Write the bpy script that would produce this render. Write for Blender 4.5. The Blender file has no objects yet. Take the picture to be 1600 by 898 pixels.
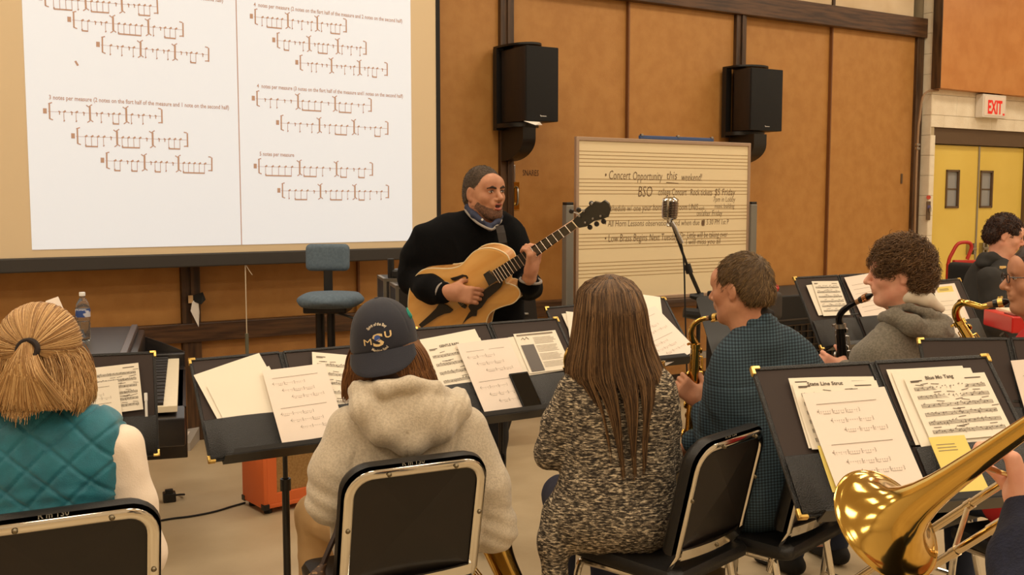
import bpy, bmesh, math, random
import numpy as np
from mathutils import Vector, Matrix
random.seed(7); rng = np.random.default_rng(7)
S = bpy.context.scene; COL = S.collection
# ---------------------------------------------------------------- camera
PITCH = math.atan(140/1600.)
CAM = Vector((0, 0, 1.6))
cd = bpy.data.cameras.new('camera'); cam = bpy.data.objects.new('camera', cd); COL.objects.link(cam)
cd.sensor_width = 36; cd.lens = 36; cd.clip_start = .05; cd.clip_end = 60
cam.location = CAM; cam.rotation_euler = (math.pi/2-PITCH, 0, 0)
S.camera = cam
cp, sp = math.cos(PITCH), math.sin(PITCH)
def P(px, py, Y):
    x, y = (px-800)/1600., (449-py)/1600.
    d = Vector((x, y*sp+cp, y*cp-sp))
    return CAM + d*(Y/d.y)
# ---------------------------------------------------------------- world + exposure
w = bpy.data.worlds.new('world'); S.world = w; w.use_nodes = True
w.node_tree.nodes['Background'].inputs[0].default_value = (1.0, .8, .58, 1)
w.node_tree.nodes['Background'].inputs[1].default_value = .05
S.view_settings.view_transform = 'Standard'; S.view_settings.look = 'None'
S.view_settings.gamma = 1; S.view_settings.use_curve_mapping = False
S.view_settings.exposure = 0.0
LAMP = 12.4; LAMPC = (1.0, .86, .665)
SCREEN = .55
# ---------------------------------------------------------------- helpers
def lin(c):
    return tuple(((v/255.)/12.92 if v/255. <= .04045 else ((v/255.+.055)/1.055)**2.4) for v in c)
MATS = {}
def mat(name, rgb, rough=.6, metal=0, rgb2=None, nscale=8, stretch=(1, 1, 1), mix=(.35, .65), detail=3,
        bump=0, bscale=60, bstretch=(1, 1, 1), emit=0, alpha=1, trans=0, coat=0, spec=None, sheen=0, ior=None):
    if name in MATS: return MATS[name]
    m = bpy.data.materials.new(name); m.use_nodes = True; nt = m.node_tree; b = nt.nodes['Principled BSDF']
    c = lin(rgb)+(1,)
    b.inputs['Base Color'].default_value = c; b.inputs['Roughness'].default_value = rough
    b.inputs['Metallic'].default_value = metal
    if coat: b.inputs['Coat Weight'].default_value = coat
    if spec is not None: b.inputs['Specular IOR Level'].default_value = spec
    if sheen: b.inputs['Sheen Weight'].default_value = sheen
    if trans: b.inputs['Transmission Weight'].default_value = trans
    if ior: b.inputs['IOR'].default_value = ior
    if alpha < 1: b.inputs['Alpha'].default_value = alpha
    if emit: b.inputs['Emission Color'].default_value = c; b.inputs['Emission Strength'].default_value = emit
    tc = nt.nodes.new('ShaderNodeTexCoord')
    def noise(sc, st, det):
        mp = nt.nodes.new('ShaderNodeMapping'); mp.inputs['Scale'].default_value = st
        nt.links.new(tc.outputs['Object'], mp.inputs[0])
        n = nt.nodes.new('ShaderNodeTexNoise'); n.inputs['Scale'].default_value = sc; n.inputs['Detail'].default_value = det
        nt.links.new(mp.outputs[0], n.inputs[0]); return n
    if rgb2 is not None:
        n = noise(nscale, stretch, detail); r = nt.nodes.new('ShaderNodeValToRGB')
        r.color_ramp.elements[0].position = mix[0]; r.color_ramp.elements[0].color = c
        r.color_ramp.elements[1].position = mix[1]; r.color_ramp.elements[1].color = lin(rgb2)+(1,)
        nt.links.new(n.outputs[0], r.inputs[0]); nt.links.new(r.outputs[0], b.inputs['Base Color'])
    if bump:
        n = noise(bscale, bstretch, 4); bp = nt.nodes.new('ShaderNodeBump')
        bp.inputs['Strength'].default_value = min(1, bump); bp.inputs['Distance'].default_value = .01*max(1, bump)
        nt.links.new(n.outputs[0], bp.inputs['Height']); nt.links.new(bp.outputs[0], b.inputs['Normal'])
    MATS[name] = m; return m

class MB:
    """collects shapes; build() links them as one mesh object"""
    def __init__(s, M=None): s.v = []; s.f = []; s.M = M
    def add(s, vs, fs, M=None):
        o = len(s.v)
        for p in vs:
            p = Vector(p)
            if M is not None: p = M @ p
            if s.M is not None: p = s.M @ p
            s.v.append(p)
        s.f += [tuple(i+o for i in f) for f in fs]; return s
    def box(s, a, b, M=None, bev=0):
        x0, y0, z0 = [min(a[i], b[i]) for i in range(3)]; x1, y1, z1 = [max(a[i], b[i]) for i in range(3)]
        if bev <= 0:
            vs = [(x, y, z) for z in (z0, z1) for x, y in ((x0, y0), (x1, y0), (x1, y1), (x0, y1))]
            return s.add(vs, [(3, 2, 1, 0), (4, 5, 6, 7), (0, 1, 5, 4), (1, 2, 6, 5), (2, 3, 7, 6), (3, 0, 4, 7)], M)
        e = min(bev, (x1-x0)/2.01, (y1-y0)/2.01, (z1-z0)/2.01)
        bm = bmesh.new(); bmesh.ops.create_cube(bm, size=1)
        for v in bm.verts: v.co = Vector(((x0+x1)/2+v.co.x*(x1-x0), (y0+y1)/2+v.co.y*(y1-y0), (z0+z1)/2+v.co.z*(z1-z0)))
        bmesh.ops.bevel(bm, geom=bm.edges[:], offset=e, segments=2, affect='EDGES', profile=.5)
        return s.bm(bm, M)
    def bm(s, bm, M=None):
        bm.verts.index_update()
        s.add([v.co.copy() for v in bm.verts], [tuple(v.index for v in f.verts) for f in bm.faces], M); bm.free(); return s
    def tube(s, pts, r, n=10, cap=True, M=None, closed=False):
        pts = [Vector(p) for p in pts]; N = len(pts); rs = r if isinstance(r, (list, tuple)) else [r]*N
        vs = []; up = None
        for i, p in enumerate(pts):
            if closed: t = (pts[(i+1) % N]-pts[i-1])
            else: t = pts[min(i+1, N-1)]-pts[max(i-1, 0)]
            if t.length < 1e-9: t = Vector((0, 0, 1))
            t.normalize()
            if up is None:
                up = t.orthogonal().normalized()
            up = (up - t*up.dot(t)); up = up.normalized() if up.length > 1e-6 else t.orthogonal().normalized()
            q = t.cross(up)
            for k in range(n):
                a = 2*math.pi*k/n; vs.append(p+(up*math.cos(a)+q*math.sin(a))*rs[i])
        fs = []
        for i in range(N if closed else N-1):
            j = (i+1) % N
            for k in range(n):
                k2 = (k+1) % n; fs.append((i*n+k, i*n+k2, j*n+k2, j*n+k))
        if cap and not closed:
            fs.append(tuple(range(n-1, -1, -1))); fs.append(tuple((N-1)*n+k for k in range(n)))
        return s.add(vs, fs, M)
    def lathe(s, prof, n=24, M=None):
        """prof: (radius, z) list"""
        vs = []; fs = []
        for r, z in prof:
            for k in range(n):
                a = 2*math.pi*k/n; vs.append((r*math.cos(a), r*math.sin(a), z))
        for i in range(len(prof)-1):
            for k in range(n):
                k2 = (k+1) % n; fs.append((i*n+k, i*n+k2, (i+1)*n+k2, (i+1)*n+k))
        return s.add(vs, fs, M)
    def prism(s, poly, z0, z1, M=None):
        """poly: xy outline (ccw), extruded in z"""
        n = len(poly); vs = [(x, y, z0) for x, y in poly]+[(x, y, z1) for x, y in poly]
        fs = [tuple(range(n-1, -1, -1)), tuple(range(n, 2*n))]+[(i, (i+1) % n, n+(i+1) % n, n+i) for i in range(n)]
        return s.add(vs, fs, M)
    def quad(s, x, y, w_, h, z=0, M=None, ang=0):
        c, q = math.cos(ang), math.sin(ang)
        vs = [(x+c*a-q*b, y+q*a+c*b, z) for a, b in ((0, 0), (w_, 0), (w_, h), (0, h))]
        return s.add(vs, [(0, 1, 2, 3)], M)
    def build(s, name, m, parent=None, smooth=False, angle=35):
        me = bpy.data.meshes.new(name); me.from_pydata([tuple(v) for v in s.v], [], s.f); me.update()
        bm = bmesh.new(); bm.from_mesh(me); bmesh.ops.recalc_face_normals(bm, faces=bm.faces[:]) if len(s.f) > 5 else None
        if smooth:
            ca = math.radians(angle)
            for f in bm.faces: f.smooth = True
            for e in bm.edges:
                if len(e.link_faces) == 2 and e.calc_face_angle(0) > ca: e.smooth = False
        bm.to_mesh(me); bm.free()
        if m: me.materials.append(m)
        o = bpy.data.objects.new(name, me); COL.objects.link(o)
        if parent is not None: o.parent = parent
        return o

def thing(name, label, cat, loc=(0, 0, 0), rz=0, group=None):
    o = bpy.data.objects.new(name, None); COL.objects.link(o); o.empty_display_size = .1
    o.location = loc; o.rotation_euler = (0, 0, rz); o['label'] = label; o['category'] = cat
    if group: o['group'] = group
    return o
def tag(o, label, cat, group=None, kind=None):
    o['label'] = label; o['category'] = cat
    if group: o['group'] = group
    if kind: o['kind'] = kind
    return o
def struct(o): o['kind'] = 'structure'; return o
def place(o, M):
    o.rotation_mode = 'XYZ'; o.location, r, sc = M.decompose(); o.rotation_euler = r.to_euler(); o.scale = sc; return o
def frame(x, y, o):
    """matrix from x axis, approx y axis, origin"""
    x = Vector(x).normalized(); z = x.cross(Vector(y)).normalized(); y = z.cross(x)
    return Matrix(((x.x, y.x, z.x, o[0]), (x.y, y.y, z.y, o[1]), (x.z, y.z, z.z, o[2]), (0, 0, 0, 1)))
def smooth_path(pts, n=8):
    pts = [Vector(p) for p in pts]; out = []
    for i in range(len(pts)-1):
        p0, p1, p2, p3 = pts[max(i-1, 0)], pts[i], pts[i+1], pts[min(i+2, len(pts)-1)]
        for k in range(n):
            t = k/n; out.append(.5*((2*p1)+(p2-p0)*t+(2*p0-5*p1+4*p2-p3)*t*t+(3*p1-p0-3*p2+p3)*t**3))
    out.append(pts[-1]); return out
def lerp_list(vals, n):
    """resample list of floats to n entries"""
    return list(np.interp(np.linspace(0, len(vals)-1, n), range(len(vals)), vals))
_tc = {}
def text_geo(s_, size, bold=0, shear=0, align='LEFT', extr=0):
    key = (s_, size, bold, shear, align, extr)
    if key in _tc: return _tc[key]
    cu = bpy.data.curves.new('t', 'FONT'); cu.body = s_; cu.size = size; cu.offset = bold; cu.shear = shear
    cu.align_x = align; cu.resolution_u = 2; cu.extrude = extr; cu.fill_mode = 'BOTH'
    ob = bpy.data.objects.new('t', cu); COL.objects.link(ob)
    dg = bpy.context.evaluated_depsgraph_get(); dg.update()
    me = ob.evaluated_get(dg).to_mesh()
    vs = [tuple(v.co) for v in me.vertices]; fs = [tuple(p.vertices) for p in me.polygons]
    ob.evaluated_get(dg).to_mesh_clear(); bpy.data.objects.remove(ob); bpy.data.curves.remove(cu)
    _tc[key] = (vs, fs); return vs, fs
def add_text(mb, s_, size, x, y, z=0, M=None, bold=0, shear=0, width=None, ang=0, align='LEFT', squash=1):
    vs, fs = text_geo(s_, size, bold, shear, align)
    if not vs: return mb
    k = 1
    if width: k = width/max(1e-6, max(v[0] for v in vs)-min(v[0] for v in vs))
    c, q = math.cos(ang), math.sin(ang)
    return mb.add([(x+c*k*v[0]-q*squash*v[1], y+q*k*v[0]+c*squash*v[1], z) for v in vs], fs, M)

# ---------------------------------------------------------------- implicit surfaces
def _A(v): return np.array(tuple(v), dtype=np.float32)
class SDF:
    def __init__(s): s.pr = []
    def cap(s, a, b, ra, rb=None, k=.02, op='u'):
        a, b = _A(a), _A(b); rb = ra if rb is None else rb
        def fn(X):
            ab = b-a; L = max(float(ab@ab), 1e-9)
            t = np.clip(((X-a)@ab)/L, 0, 1)
            d = X-a-t[..., None]*ab
            return np.sqrt((d*d).sum(-1))-(ra+(rb-ra)*t)
        R = max(ra, rb); s.pr.append((op, fn, np.minimum(a, b)-R, np.maximum(a, b)+R, k)); return s
    def ell(s, c, r, rot=None, k=.02, op='u'):
        c, r = _A(c), _A(r); M = None if rot is None else np.array(rot.to_3x3(), dtype=np.float32)
        def fn(X):
            d = X-c
            if M is not None: d = d@M
            k0 = np.sqrt(((d/r)**2).sum(-1)); k1 = np.sqrt(((d/(r*r))**2).sum(-1))
            return k0*(k0-1)/np.maximum(k1, 1e-6)
        R = r if M is None else np.abs(M)@r
        s.pr.append((op, fn, c-R, c+R, k)); return s
    def box(s, c, h, rot=None, rd=.01, k=.02, op='u'):
        c, h = _A(c), _A(h); M = None if rot is None else np.array(rot.to_3x3(), dtype=np.float32)
        def fn(X):
            d = X-c
            if M is not None: d = d@M
            q = np.abs(d)-(h-rd)
            return np.sqrt((np.maximum(q, 0)**2).sum(-1))+np.minimum(q.max(-1), 0)-rd
        R = h if M is None else np.abs(M)@h
        s.pr.append((op, fn, c-R, c+R, k)); return s
    def chain(s, pts, rs, k=.02, op='u'):
        for i in range(len(pts)-1): s.cap(pts[i], pts[i+1], rs[i], rs[i+1], k, op)
        return s
    def slices(s, L, n=4, k=.05):
        """L: list of (center, axis, halfwidth, radius): stacked left-right capsules"""
        for i in range(len(L)-1):
            for j in range(n+(i == len(L)-2)):
                t = j/n; A, B = L[i], L[i+1]
                c = Vector(A[0]).lerp(Vector(B[0]), t); ax = Vector(A[1]).lerp(Vector(B[1]), t).normalized()
                h = A[2]+(B[2]-A[2])*t; r = A[3]+(B[3]-A[3])*t
                s.cap(c-ax*h, c+ax*h, r, r, k)
        return s
    def mesh(s, res=.006, zones=None, iso=0.0):
        lo = np.min([p[2] for p in s.pr if p[0] == 'u'], 0)-3*res-.01; hi = np.max([p[3] for p in s.pr if p[0] == 'u'], 0)+3*res+.01
        ax = []
        for d in range(3):
            zs = [] if not zones else [(max(lo[d], z[0][d]), min(hi[d], z[1][d]), z[2]) for z in zones]
            x = lo[d]; out = [x]
            while x < hi[d]:
                st = res
                for a, b, r in zs:
                    if a <= x <= b: st = min(st, r)
                    elif x < a < x+st: st = max(a-x, r*.5)
                x += st; out.append(x)
            ax.append(np.array(out, dtype=np.float32))
        n = [len(a) for a in ax]
        F = np.full(n, .06, np.float32)
        for op, fn, l, h, k in s.pr:
            m = k+2.5*res
            i0 = [max(0, int(np.searchsorted(ax[d], l[d]-m))-1) for d in range(3)]
            i1 = [min(n[d], int(np.searchsorted(ax[d], h[d]+m))+1) for d in range(3)]
            if any(i1[d]-i0[d] < 1 for d in range(3)): continue
            sl = tuple(slice(i0[d], i1[d]) for d in range(3))
            X = np.stack(np.meshgrid(ax[0][sl[0]], ax[1][sl[1]], ax[2][sl[2]], indexing='ij'), -1)
            f = fn(X); g = F[sl]; kk = max(k, 1e-5)
            if op == 'u':
                hh = np.maximum(kk-np.abs(f-g), 0)/kk; F[sl] = np.minimum(f, g)-hh*hh*kk*.25
            elif op == 's':
                f = -f; hh = np.maximum(kk-np.abs(f-g), 0)/kk; F[sl] = np.maximum(f, g)+hh*hh*kk*.25
        F -= iso
        return surface_nets(F, ax)
def surface_nets(F, ax):
    nx, ny, nz = F.shape; ins = F < 0
    cs = [(0, 0, 0), (1, 0, 0), (0, 1, 0), (1, 1, 0), (0, 0, 1), (1, 0, 1), (0, 1, 1), (1, 1, 1)]
    def C(A, o): return A[o[0]:nx-1+o[0], o[1]:ny-1+o[1], o[2]:nz-1+o[2]]
    cnt = sum(C(ins, o).astype(np.int8) for o in cs); act = (cnt > 0) & (cnt < 8)
    I = np.argwhere(act); idx = np.full(act.shape, -1, np.int64); idx[act] = np.arange(len(I))
    acc = np.zeros((len(I), 3), np.float64); num = np.zeros(len(I))
    for a in range(8):
        for b in range(a+1, 8):
            d = [cs[b][q]-cs[a][q] for q in range(3)]
            if sum(map(abs, d)) != 1: continue
            ia = I+cs[a]; ib = I+cs[b]
            fa = F[ia[:, 0], ia[:, 1], ia[:, 2]]; fb = F[ib[:, 0], ib[:, 1], ib[:, 2]]
            m = (fa < 0) != (fb < 0); t = np.where(m, fa/np.where(fa == fb, 1, fa-fb), 0)
            pa = np.stack([ax[q][ia[:, q]] for q in range(3)], 1); pb = np.stack([ax[q][ib[:, q]] for q in range(3)], 1)
            acc[m] += (pa+(pb-pa)*t[:, None])[m]; num[m] += 1
    V = acc/np.maximum(num, 1)[:, None]
    faces = []
    for d in range(3):
        e = [0, 0, 0]; e[d] = 1; o1, o2 = [(1, 2), (2, 0), (0, 1)][d]
        A = ins[:nx-e[0], :ny-e[1], :nz-e[2]]; B = ins[e[0]:, e[1]:, e[2]:]
        E = np.argwhere(A != B); E = E[(E[:, o1] > 0) & (E[:, o2] > 0)]
        E = E[np.all(E[:, [o1, o2]] < np.array([F.shape[o1]-1, F.shape[o2]-1]), 1)]
        s1 = np.zeros(3, int); s1[o1] = 1; s2 = np.zeros(3, int); s2[o2] = 1
        g = lambda Q: idx[Q[:, 0], Q[:, 1], Q[:, 2]]
        q = np.stack([g(E-s1-s2), g(E-s2), g(E), g(E-s1)], 1)
        fl = ~ins[E[:, 0], E[:, 1], E[:, 2]]; q[fl] = q[fl][:, ::-1]
        faces.append(q)
    Q = np.concatenate(faces); Q = Q[(Q >= 0).all(1)]
    return V, Q
def normals(V, Q):
    N = np.cross(V[Q[:, 2]]-V[Q[:, 0]], V[Q[:, 3]]-V[Q[:, 1]]); out = np.zeros_like(V)
    for k in range(4): np.add.at(out, Q[:, k], N)
    return out/np.maximum(np.linalg.norm(out, axis=1), 1e-12)[:, None]
def relax(V, Q, it=2, f=.5):
    for _ in range(it):
        acc = np.zeros_like(V); c = np.zeros(len(V))
        for a, b in ((0, 1), (1, 2), (2, 3), (3, 0)):
            np.add.at(acc, Q[:, a], V[Q[:, b]]); np.add.at(acc, Q[:, b], V[Q[:, a]]); np.add.at(c, Q[:, a], 1); np.add.at(c, Q[:, b], 1)
        V = V+(acc/np.maximum(c, 1)[:, None]-V)*f
    return V
_lat = np.random.default_rng(3).random((32, 32, 32))
def vnoise(X, sc=10.0, octv=2):
    out = 0; amp = 1; tot = 0
    for o in range(octv):
        q = X*sc+17.3*o; i = np.floor(q).astype(int); f = q-i; f = f*f*(3-2*f); v = 0
        for dx in (0, 1):
            for dy in (0, 1):
                for dz in (0, 1):
                    wgt = (f[:, 0] if dx else 1-f[:, 0])*(f[:, 1] if dy else 1-f[:, 1])*(f[:, 2] if dz else 1-f[:, 2])
                    v = v+wgt*_lat[(i[:, 0]+dx) % 32, (i[:, 1]+dy) % 32, (i[:, 2]+dz) % 32]
        out = out+amp*(v-.5)*2; tot += amp; amp *= .5; sc *= 2.1
    return out/tot
def np_obj(name, V, Q, m, parent=None, smooth=True):
    me = bpy.data.meshes.new(name); me.vertices.add(len(V)); me.vertices.foreach_set('co', np.asarray(V, np.float32).ravel())
    k = Q.shape[1]; me.loops.add(len(Q)*k); me.loops.foreach_set('vertex_index', Q.ravel().astype(np.int32))
    me.polygons.add(len(Q)); me.polygons.foreach_set('loop_start', np.arange(0, len(Q)*k, k, dtype=np.int32))
    me.polygons.foreach_set('loop_total', np.full(len(Q), k, np.int32))
    me.update(calc_edges=True); me.validate()
    if smooth: me.polygons.foreach_set('use_smooth', np.ones(len(me.polygons), bool))
    if m: me.materials.append(m)
    o = bpy.data.objects.new(name, me); COL.objects.link(o)
    if parent is not None: o.parent = parent
    return o
def sdf_obj(sd, name, m, parent=None, res=.006, zones=None, fold=None, smooth_it=1, org=None, disp=None):
    V, Q = sd.mesh(res, zones)
    if smooth_it: V = relax(V, Q, smooth_it)
    if fold or disp:
        N = normals(V, Q)
        if fold:
            amp, sc, st = fold; n = vnoise(V*np.array(st), sc, 2); n = 1-2*np.abs(n)**.8   # ridged
            V = V+N*(n*amp)[:, None]
        if disp: V = V+N*disp(V)[:, None]
    if org is not None: V = V-np.array(tuple(org))
    return np_obj(name, V, Q, m, parent)
# strands of hair as thin triangular tubes; colour varies per strand through an attribute
def strands_obj(name, paths, r0, r1, m, parent=None, org=None, sides=3):
    Vs = []; Qs = []; Cs = []; o = 0
    for path in paths:
        p = np.asarray(path, float); n = len(p)
        t = np.gradient(p, axis=0); t /= np.maximum(np.linalg.norm(t, axis=1), 1e-9)[:, None]
        ref = np.array([.3, .9, .2]) if abs(t[0][1]) < .9 else np.array([1., 0, 0])
        a = np.cross(t, ref); a /= np.maximum(np.linalg.norm(a, axis=1), 1e-9)[:, None]; b = np.cross(t, a)
        rr = np.linspace(r0, r1, n)
        ring = [p+(a*math.cos(2*math.pi*k/sides)+b*math.sin(2*math.pi*k/sides))*rr[:, None] for k in range(sides)]
        V = np.stack(ring, 1).reshape(-1, 3); Vs.append(V)
        i = np.arange(n-1)[:, None]*sides; k = np.arange(sides)[None]; k2 = (k+1) % sides
        Qs.append(np.stack([i+k, i+k2, i+sides+k2, i+sides+k], -1).reshape(-1, 4)+o); o += len(V)
        Cs.append(np.full(len(V), rng.random()))
    V = np.concatenate(Vs); Q = np.concatenate(Qs); Cc = np.concatenate(Cs)
    if org is not None: V = V-np.array(tuple(org))
    ob = np_obj(name, V, Q, m, parent)
    at = ob.data.attributes.new('tone', 'FLOAT', 'POINT')
    if len(at.data) == len(Cc): at.data.foreach_set('value', Cc.astype(np.float32))
    return ob
def hair_mat(name, dark, mid, light, rough=.45):
    if name in MATS: return MATS[name]
    m = bpy.data.materials.new(name); m.use_nodes = True; nt = m.node_tree; b = nt.nodes['Principled BSDF']
    at = nt.nodes.new('ShaderNodeAttribute'); at.attribute_name = 'tone'
    r = nt.nodes.new('ShaderNodeValToRGB'); r.color_ramp.elements[0].color = lin(dark)+(1,); r.color_ramp.elements[1].color = lin(light)+(1,)
    e = r.color_ramp.elements.new(.5); e.color = lin(mid)+(1,)
    nt.links.new(at.outputs['Fac'], r.inputs[0]); nt.links.new(r.outputs[0], b.inputs['Base Color'])
    b.inputs['Roughness'].default_value = rough; b.inputs['Specular IOR Level'].default_value = .4
    MATS[name] = m; return m

# ---------------------------------------------------------------- room frame
RY = math.atan2(.524, .852)
MR = Matrix.Translation((-2.09, 6.7, 0)) @ Matrix.Rotation(RY, 4, 'Z')     # local x along the cabinet wall, local y into it
MRI = MR.inverted()
def RW(px, py, b=0.0):
    """where the sight line through a pixel meets the plane b metres in front of the cabinets: (along, up)"""
    o = MRI @ CAM; q = MRI @ P(px, py, 5); d = q-o; t = (-b-o.y)/d.y; h = o+d*t
    return h.x, h.z
# ================================================================ materials
PANEL = mat('fibreboard', (182, 130, 66), .55, rgb2=(173, 120, 57), nscale=9, bump=.15, bscale=180)
PANEL2 = mat('fibreboard_low', (172, 122, 64), .6, rgb2=(158, 108, 52), nscale=7, stretch=(1, 1, 2), bump=.15, bscale=150)
CREAMP = mat('cream_board', (226, 204, 170), .7, rgb2=(216, 190, 152), nscale=3)
DWOOD = mat('dark_oak', (92, 62, 36), .45, rgb2=(58, 36, 20), nscale=3.2, stretch=(1, 9, 14), mix=(.4, .62), detail=6, bump=.1, bscale=30, bstretch=(1, 6, 12))
DWOODV = mat('dark_oak_upright', (84, 58, 34), .45, rgb2=(52, 33, 19), nscale=3.2, stretch=(12, 9, 1), mix=(.4, .62), detail=6)
BLOCK = mat('painted_block', (242, 230, 206), .75, rgb2=(234, 220, 194), nscale=9, bump=.25, bscale=90)
MORTAR = mat('mortar', (186, 168, 136), .9)
CONC = mat('concrete', (200, 182, 150), .42, rgb2=(174, 152, 118), nscale=1.6, detail=9, mix=(.3, .7), bump=.1, bscale=25)
PLAST = mat('plaster', (210, 200, 184), .8)
CEILM = mat('ceiling_tile', (235, 228, 215), .9)
BLACK = mat('black_paint', (20, 18, 17), .4)
BLKM = mat('black_matte', (14, 12, 11), .75)
SATIN = mat('black_metal', (24, 22, 21), .3, spec=.5)
CHROME = mat('chrome', (225, 220, 210), .12, metal=1)
STEEL = mat('steel', (175, 172, 168), .3, metal=1)
ALU = mat('aluminium', (165, 165, 165), .35, metal=.8)
BRASS = mat('gold_lacquer', (214, 176, 92), .12, metal=1)
GOLD = mat('gold_corner', (226, 190, 108), .28, metal=1)
# ================================================================ shell
def room_mesh(mb, name, m, smooth=False):
    o = mb.build(name, m, smooth=smooth); place(o, MR); return struct(o)
T0, T1, B1, ZC = -5.2, 11.2, 10.2, 4.5
room_mesh(MB().box((T0, -B1, -.1), (T1, .75, 0)), 'floor', CONC)
room_mesh(MB().box((T0, -B1, ZC), (T1, .75, ZC+.1)), 'ceiling', CEILM)
room_mesh(MB().box((T0, .6, 0), (7.36, .75, ZC)), 'wall_back', PLAST)
room_mesh(MB().box((T0-.15, -B1, 0), (T0, .75, ZC)), 'wall_left', PLAST)
room_mesh(MB().box((T1, -B1, 0), (T1+.15, .75, ZC)), 'wall_right', PLAST)
room_mesh(MB().box((T0, -B1-.15, 0), (T1, -B1, ZC)), 'wall_front', PLAST)
# ---- painted block wall with the doorway
DB = .13                                          # stands 13 cm in front of the cabinet faces
tb0 = 7.34
td0, zt0 = RW(1462, 200, DB); td1, zt1 = RW(1600, 205, DB); td1 = td0+1.66; ZD = (zt0+zt1)/2-.0
course = .203
def block_wall():
    mb = MB(); mo = MB()
    mo.box((tb0+.002, -DB+.008, 0), (td0-.01, .6, ZC)); mo.box((td0-.01, -DB+.008, ZD+.012), (td1+.01, .6, ZC)); mo.box((td1+.01, -DB+.008, 0), (T1, .6, ZC))
    z = 0; r = 0
    while z < ZC-.02:
        h = min(course, ZC-z); off = .2 if r % 2 else 0
        segs = []
        if z+h <= ZD+.05: segs = [(tb0, td0), (td1, T1)]
        else: segs = [(tb0, T1)]
        for a, b in segs:
            x = a; first = True
            while x < b-.005:
                w_ = (.2 if (first and off) else .4); first = False
                e = min(b, x+w_)
                zz = max(z, ZD) if z < ZD < z+h and e > td0+.01 and x < td1 else z
                mb.box((x+.0012, -DB, zz+.0022), (e-.0012, -DB+.1, z+h-.0022)); x = e
        # return face beside the cabinets
        mb.box((tb0-.006, -DB+.0015, z+.002), (tb0-.0005, .0, z+h-.002))
        z += course; r += 1
    o = room_mesh(mo, 'wall_block_core', MORTAR); o.name = 'wall_right_back'
    b = mb.build('block_course', BLOCK, o)
block_wall()
# ---- double doors
YEL = mat('yellow_paint', (232, 202, 98), .45, rgb2=(226, 194, 88), nscale=2)
BRN = mat('brown_frame', (96, 74, 52), .5)
GLASS = mat('wired_glass', (150, 150, 150), .1, spec=.6)
fr = MB(); fr.box((td0, -DB+.03, ZD-.16), (td1, -DB+.14, ZD)); fr.box((td0-.004, -DB+.035, 0), (td0+.03, -DB+.15, ZD)); fr.box((td1-.03, -DB+.035, 0), (td1+.004, -DB+.15, ZD))
room_mesh(fr, 'trim_3', BRN)
dm = (td0+td1)/2
for i, (a, b) in enumerate(((td0+.03, dm-.012), (dm+.012, td1-.03))):
    wx = RW(1497 if i == 0 else 1550, 290, DB)[0]; wz1 = RW(1497, 265, DB)[1]; wz0 = RW(1497, 325, DB)[1]; hw = .11
    m_ = MB(); y0, y1 = -DB+.07, -DB+.115
    m_.box((a, y0, .01), (wx-hw, y1, ZD-.17)); m_.box((wx+hw, y0, .01), (b, y1, ZD-.17)); m_.box((wx-hw, y0, .01), (wx+hw, y1, wz0)); m_.box((wx-hw, y0, wz1), (wx+hw, y1, ZD-.17))
    d = room_mesh(m_, 'door_%d' % (i+1), YEL)
    f = MB()
    for q in ((wx-hw, wz0, wx-hw+.02, wz1), (wx+hw-.02, wz0, wx+hw, wz1), (wx-hw, wz0, wx+hw, wz0+.02), (wx-hw, wz1-.02, wx+hw, wz1)): f.box((q[0], y0-.012, q[1]), (q[2], y0+.01, q[3]))
    f.build('window_frame', BRN, d)
    g = MB().box((wx-hw+.02, y0+.012, wz0+.02), (wx+hw-.02, y0+.02, wz1-.02)).build('pane', GLASS, d)
    hx_ = b-.1 if i == 0 else a+.1
    hb = MB().tube([(hx_-.05, y0-.05, 1.06), (hx_+.05, y0-.05, 1.06)], .018, 8).box((hx_-.045, y0-.05, 1.0), (hx_-.02, y0, 1.12)).box((hx_+.02, y0-.05, 1.0), (hx_+.045, y0, 1.12)).build('handle', STEEL, d, smooth=True)
    MB().box((wx-hw+.02, y0+.004, (wz0+wz1)/2-.006), (wx+hw-.02, y0+.011, (wz0+wz1)/2+.006)).build('glazing_bar', BRN, d)
mm = MB().box((dm-.012, -DB+.06, 0), (dm+.012, -DB+.12, ZD-.17)); room_mesh(mm, 'trim_4', STEEL)
room_mesh(MB().box((td0, -DB+.13, 0), (td1, -DB+.16, ZD)), 'wall_behind_door', PLAST).name = 'wall_door_side'
# ---- wood-faced acoustic panel high on the block wall
tp, zp = RW(1469, 137, DB+.1); tf = RW(1570, 140, DB+.1)[0]
PANEL3 = mat('orange_board', (202, 138, 76), .5, rgb2=(192, 126, 64), nscale=6, bump=.1, bscale=150)
r_ = thing('acoustic_panel', 'orange-brown boxed wood panel high on the block wall above the exit sign', 'wall panel', (0, 0, 0))
fp = MB(); fp.add([(tp, -DB-.1, zp), (tf, -DB-.1, zp-.01), (T1-.3, -DB-.28, zp-.02), (T1-.3, -DB-.002, zp-.02), (tp, -DB-.002, zp)] +
       [(tp, -DB-.1, 4.4), (tf, -DB-.1, 4.4), (T1-.3, -DB-.28, 4.4), (T1-.3, -DB-.002, 4.4), (tp, -DB-.002, 4.4)],
       [(4, 3, 2, 1, 0), (5, 6, 7, 8, 9), (0, 1, 6, 5), (1, 2, 7, 6), (2, 3, 8, 7), (3, 4, 9, 8), (4, 0, 5, 9)])
fp.build('face_board', PANEL3, r_)
MB().box((tp-.012, -DB-.105, zp-.006), (tp-.001, -DB-.002, 4.4)).build('side_board', DWOODV, r_); place(r_, MR)
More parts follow.
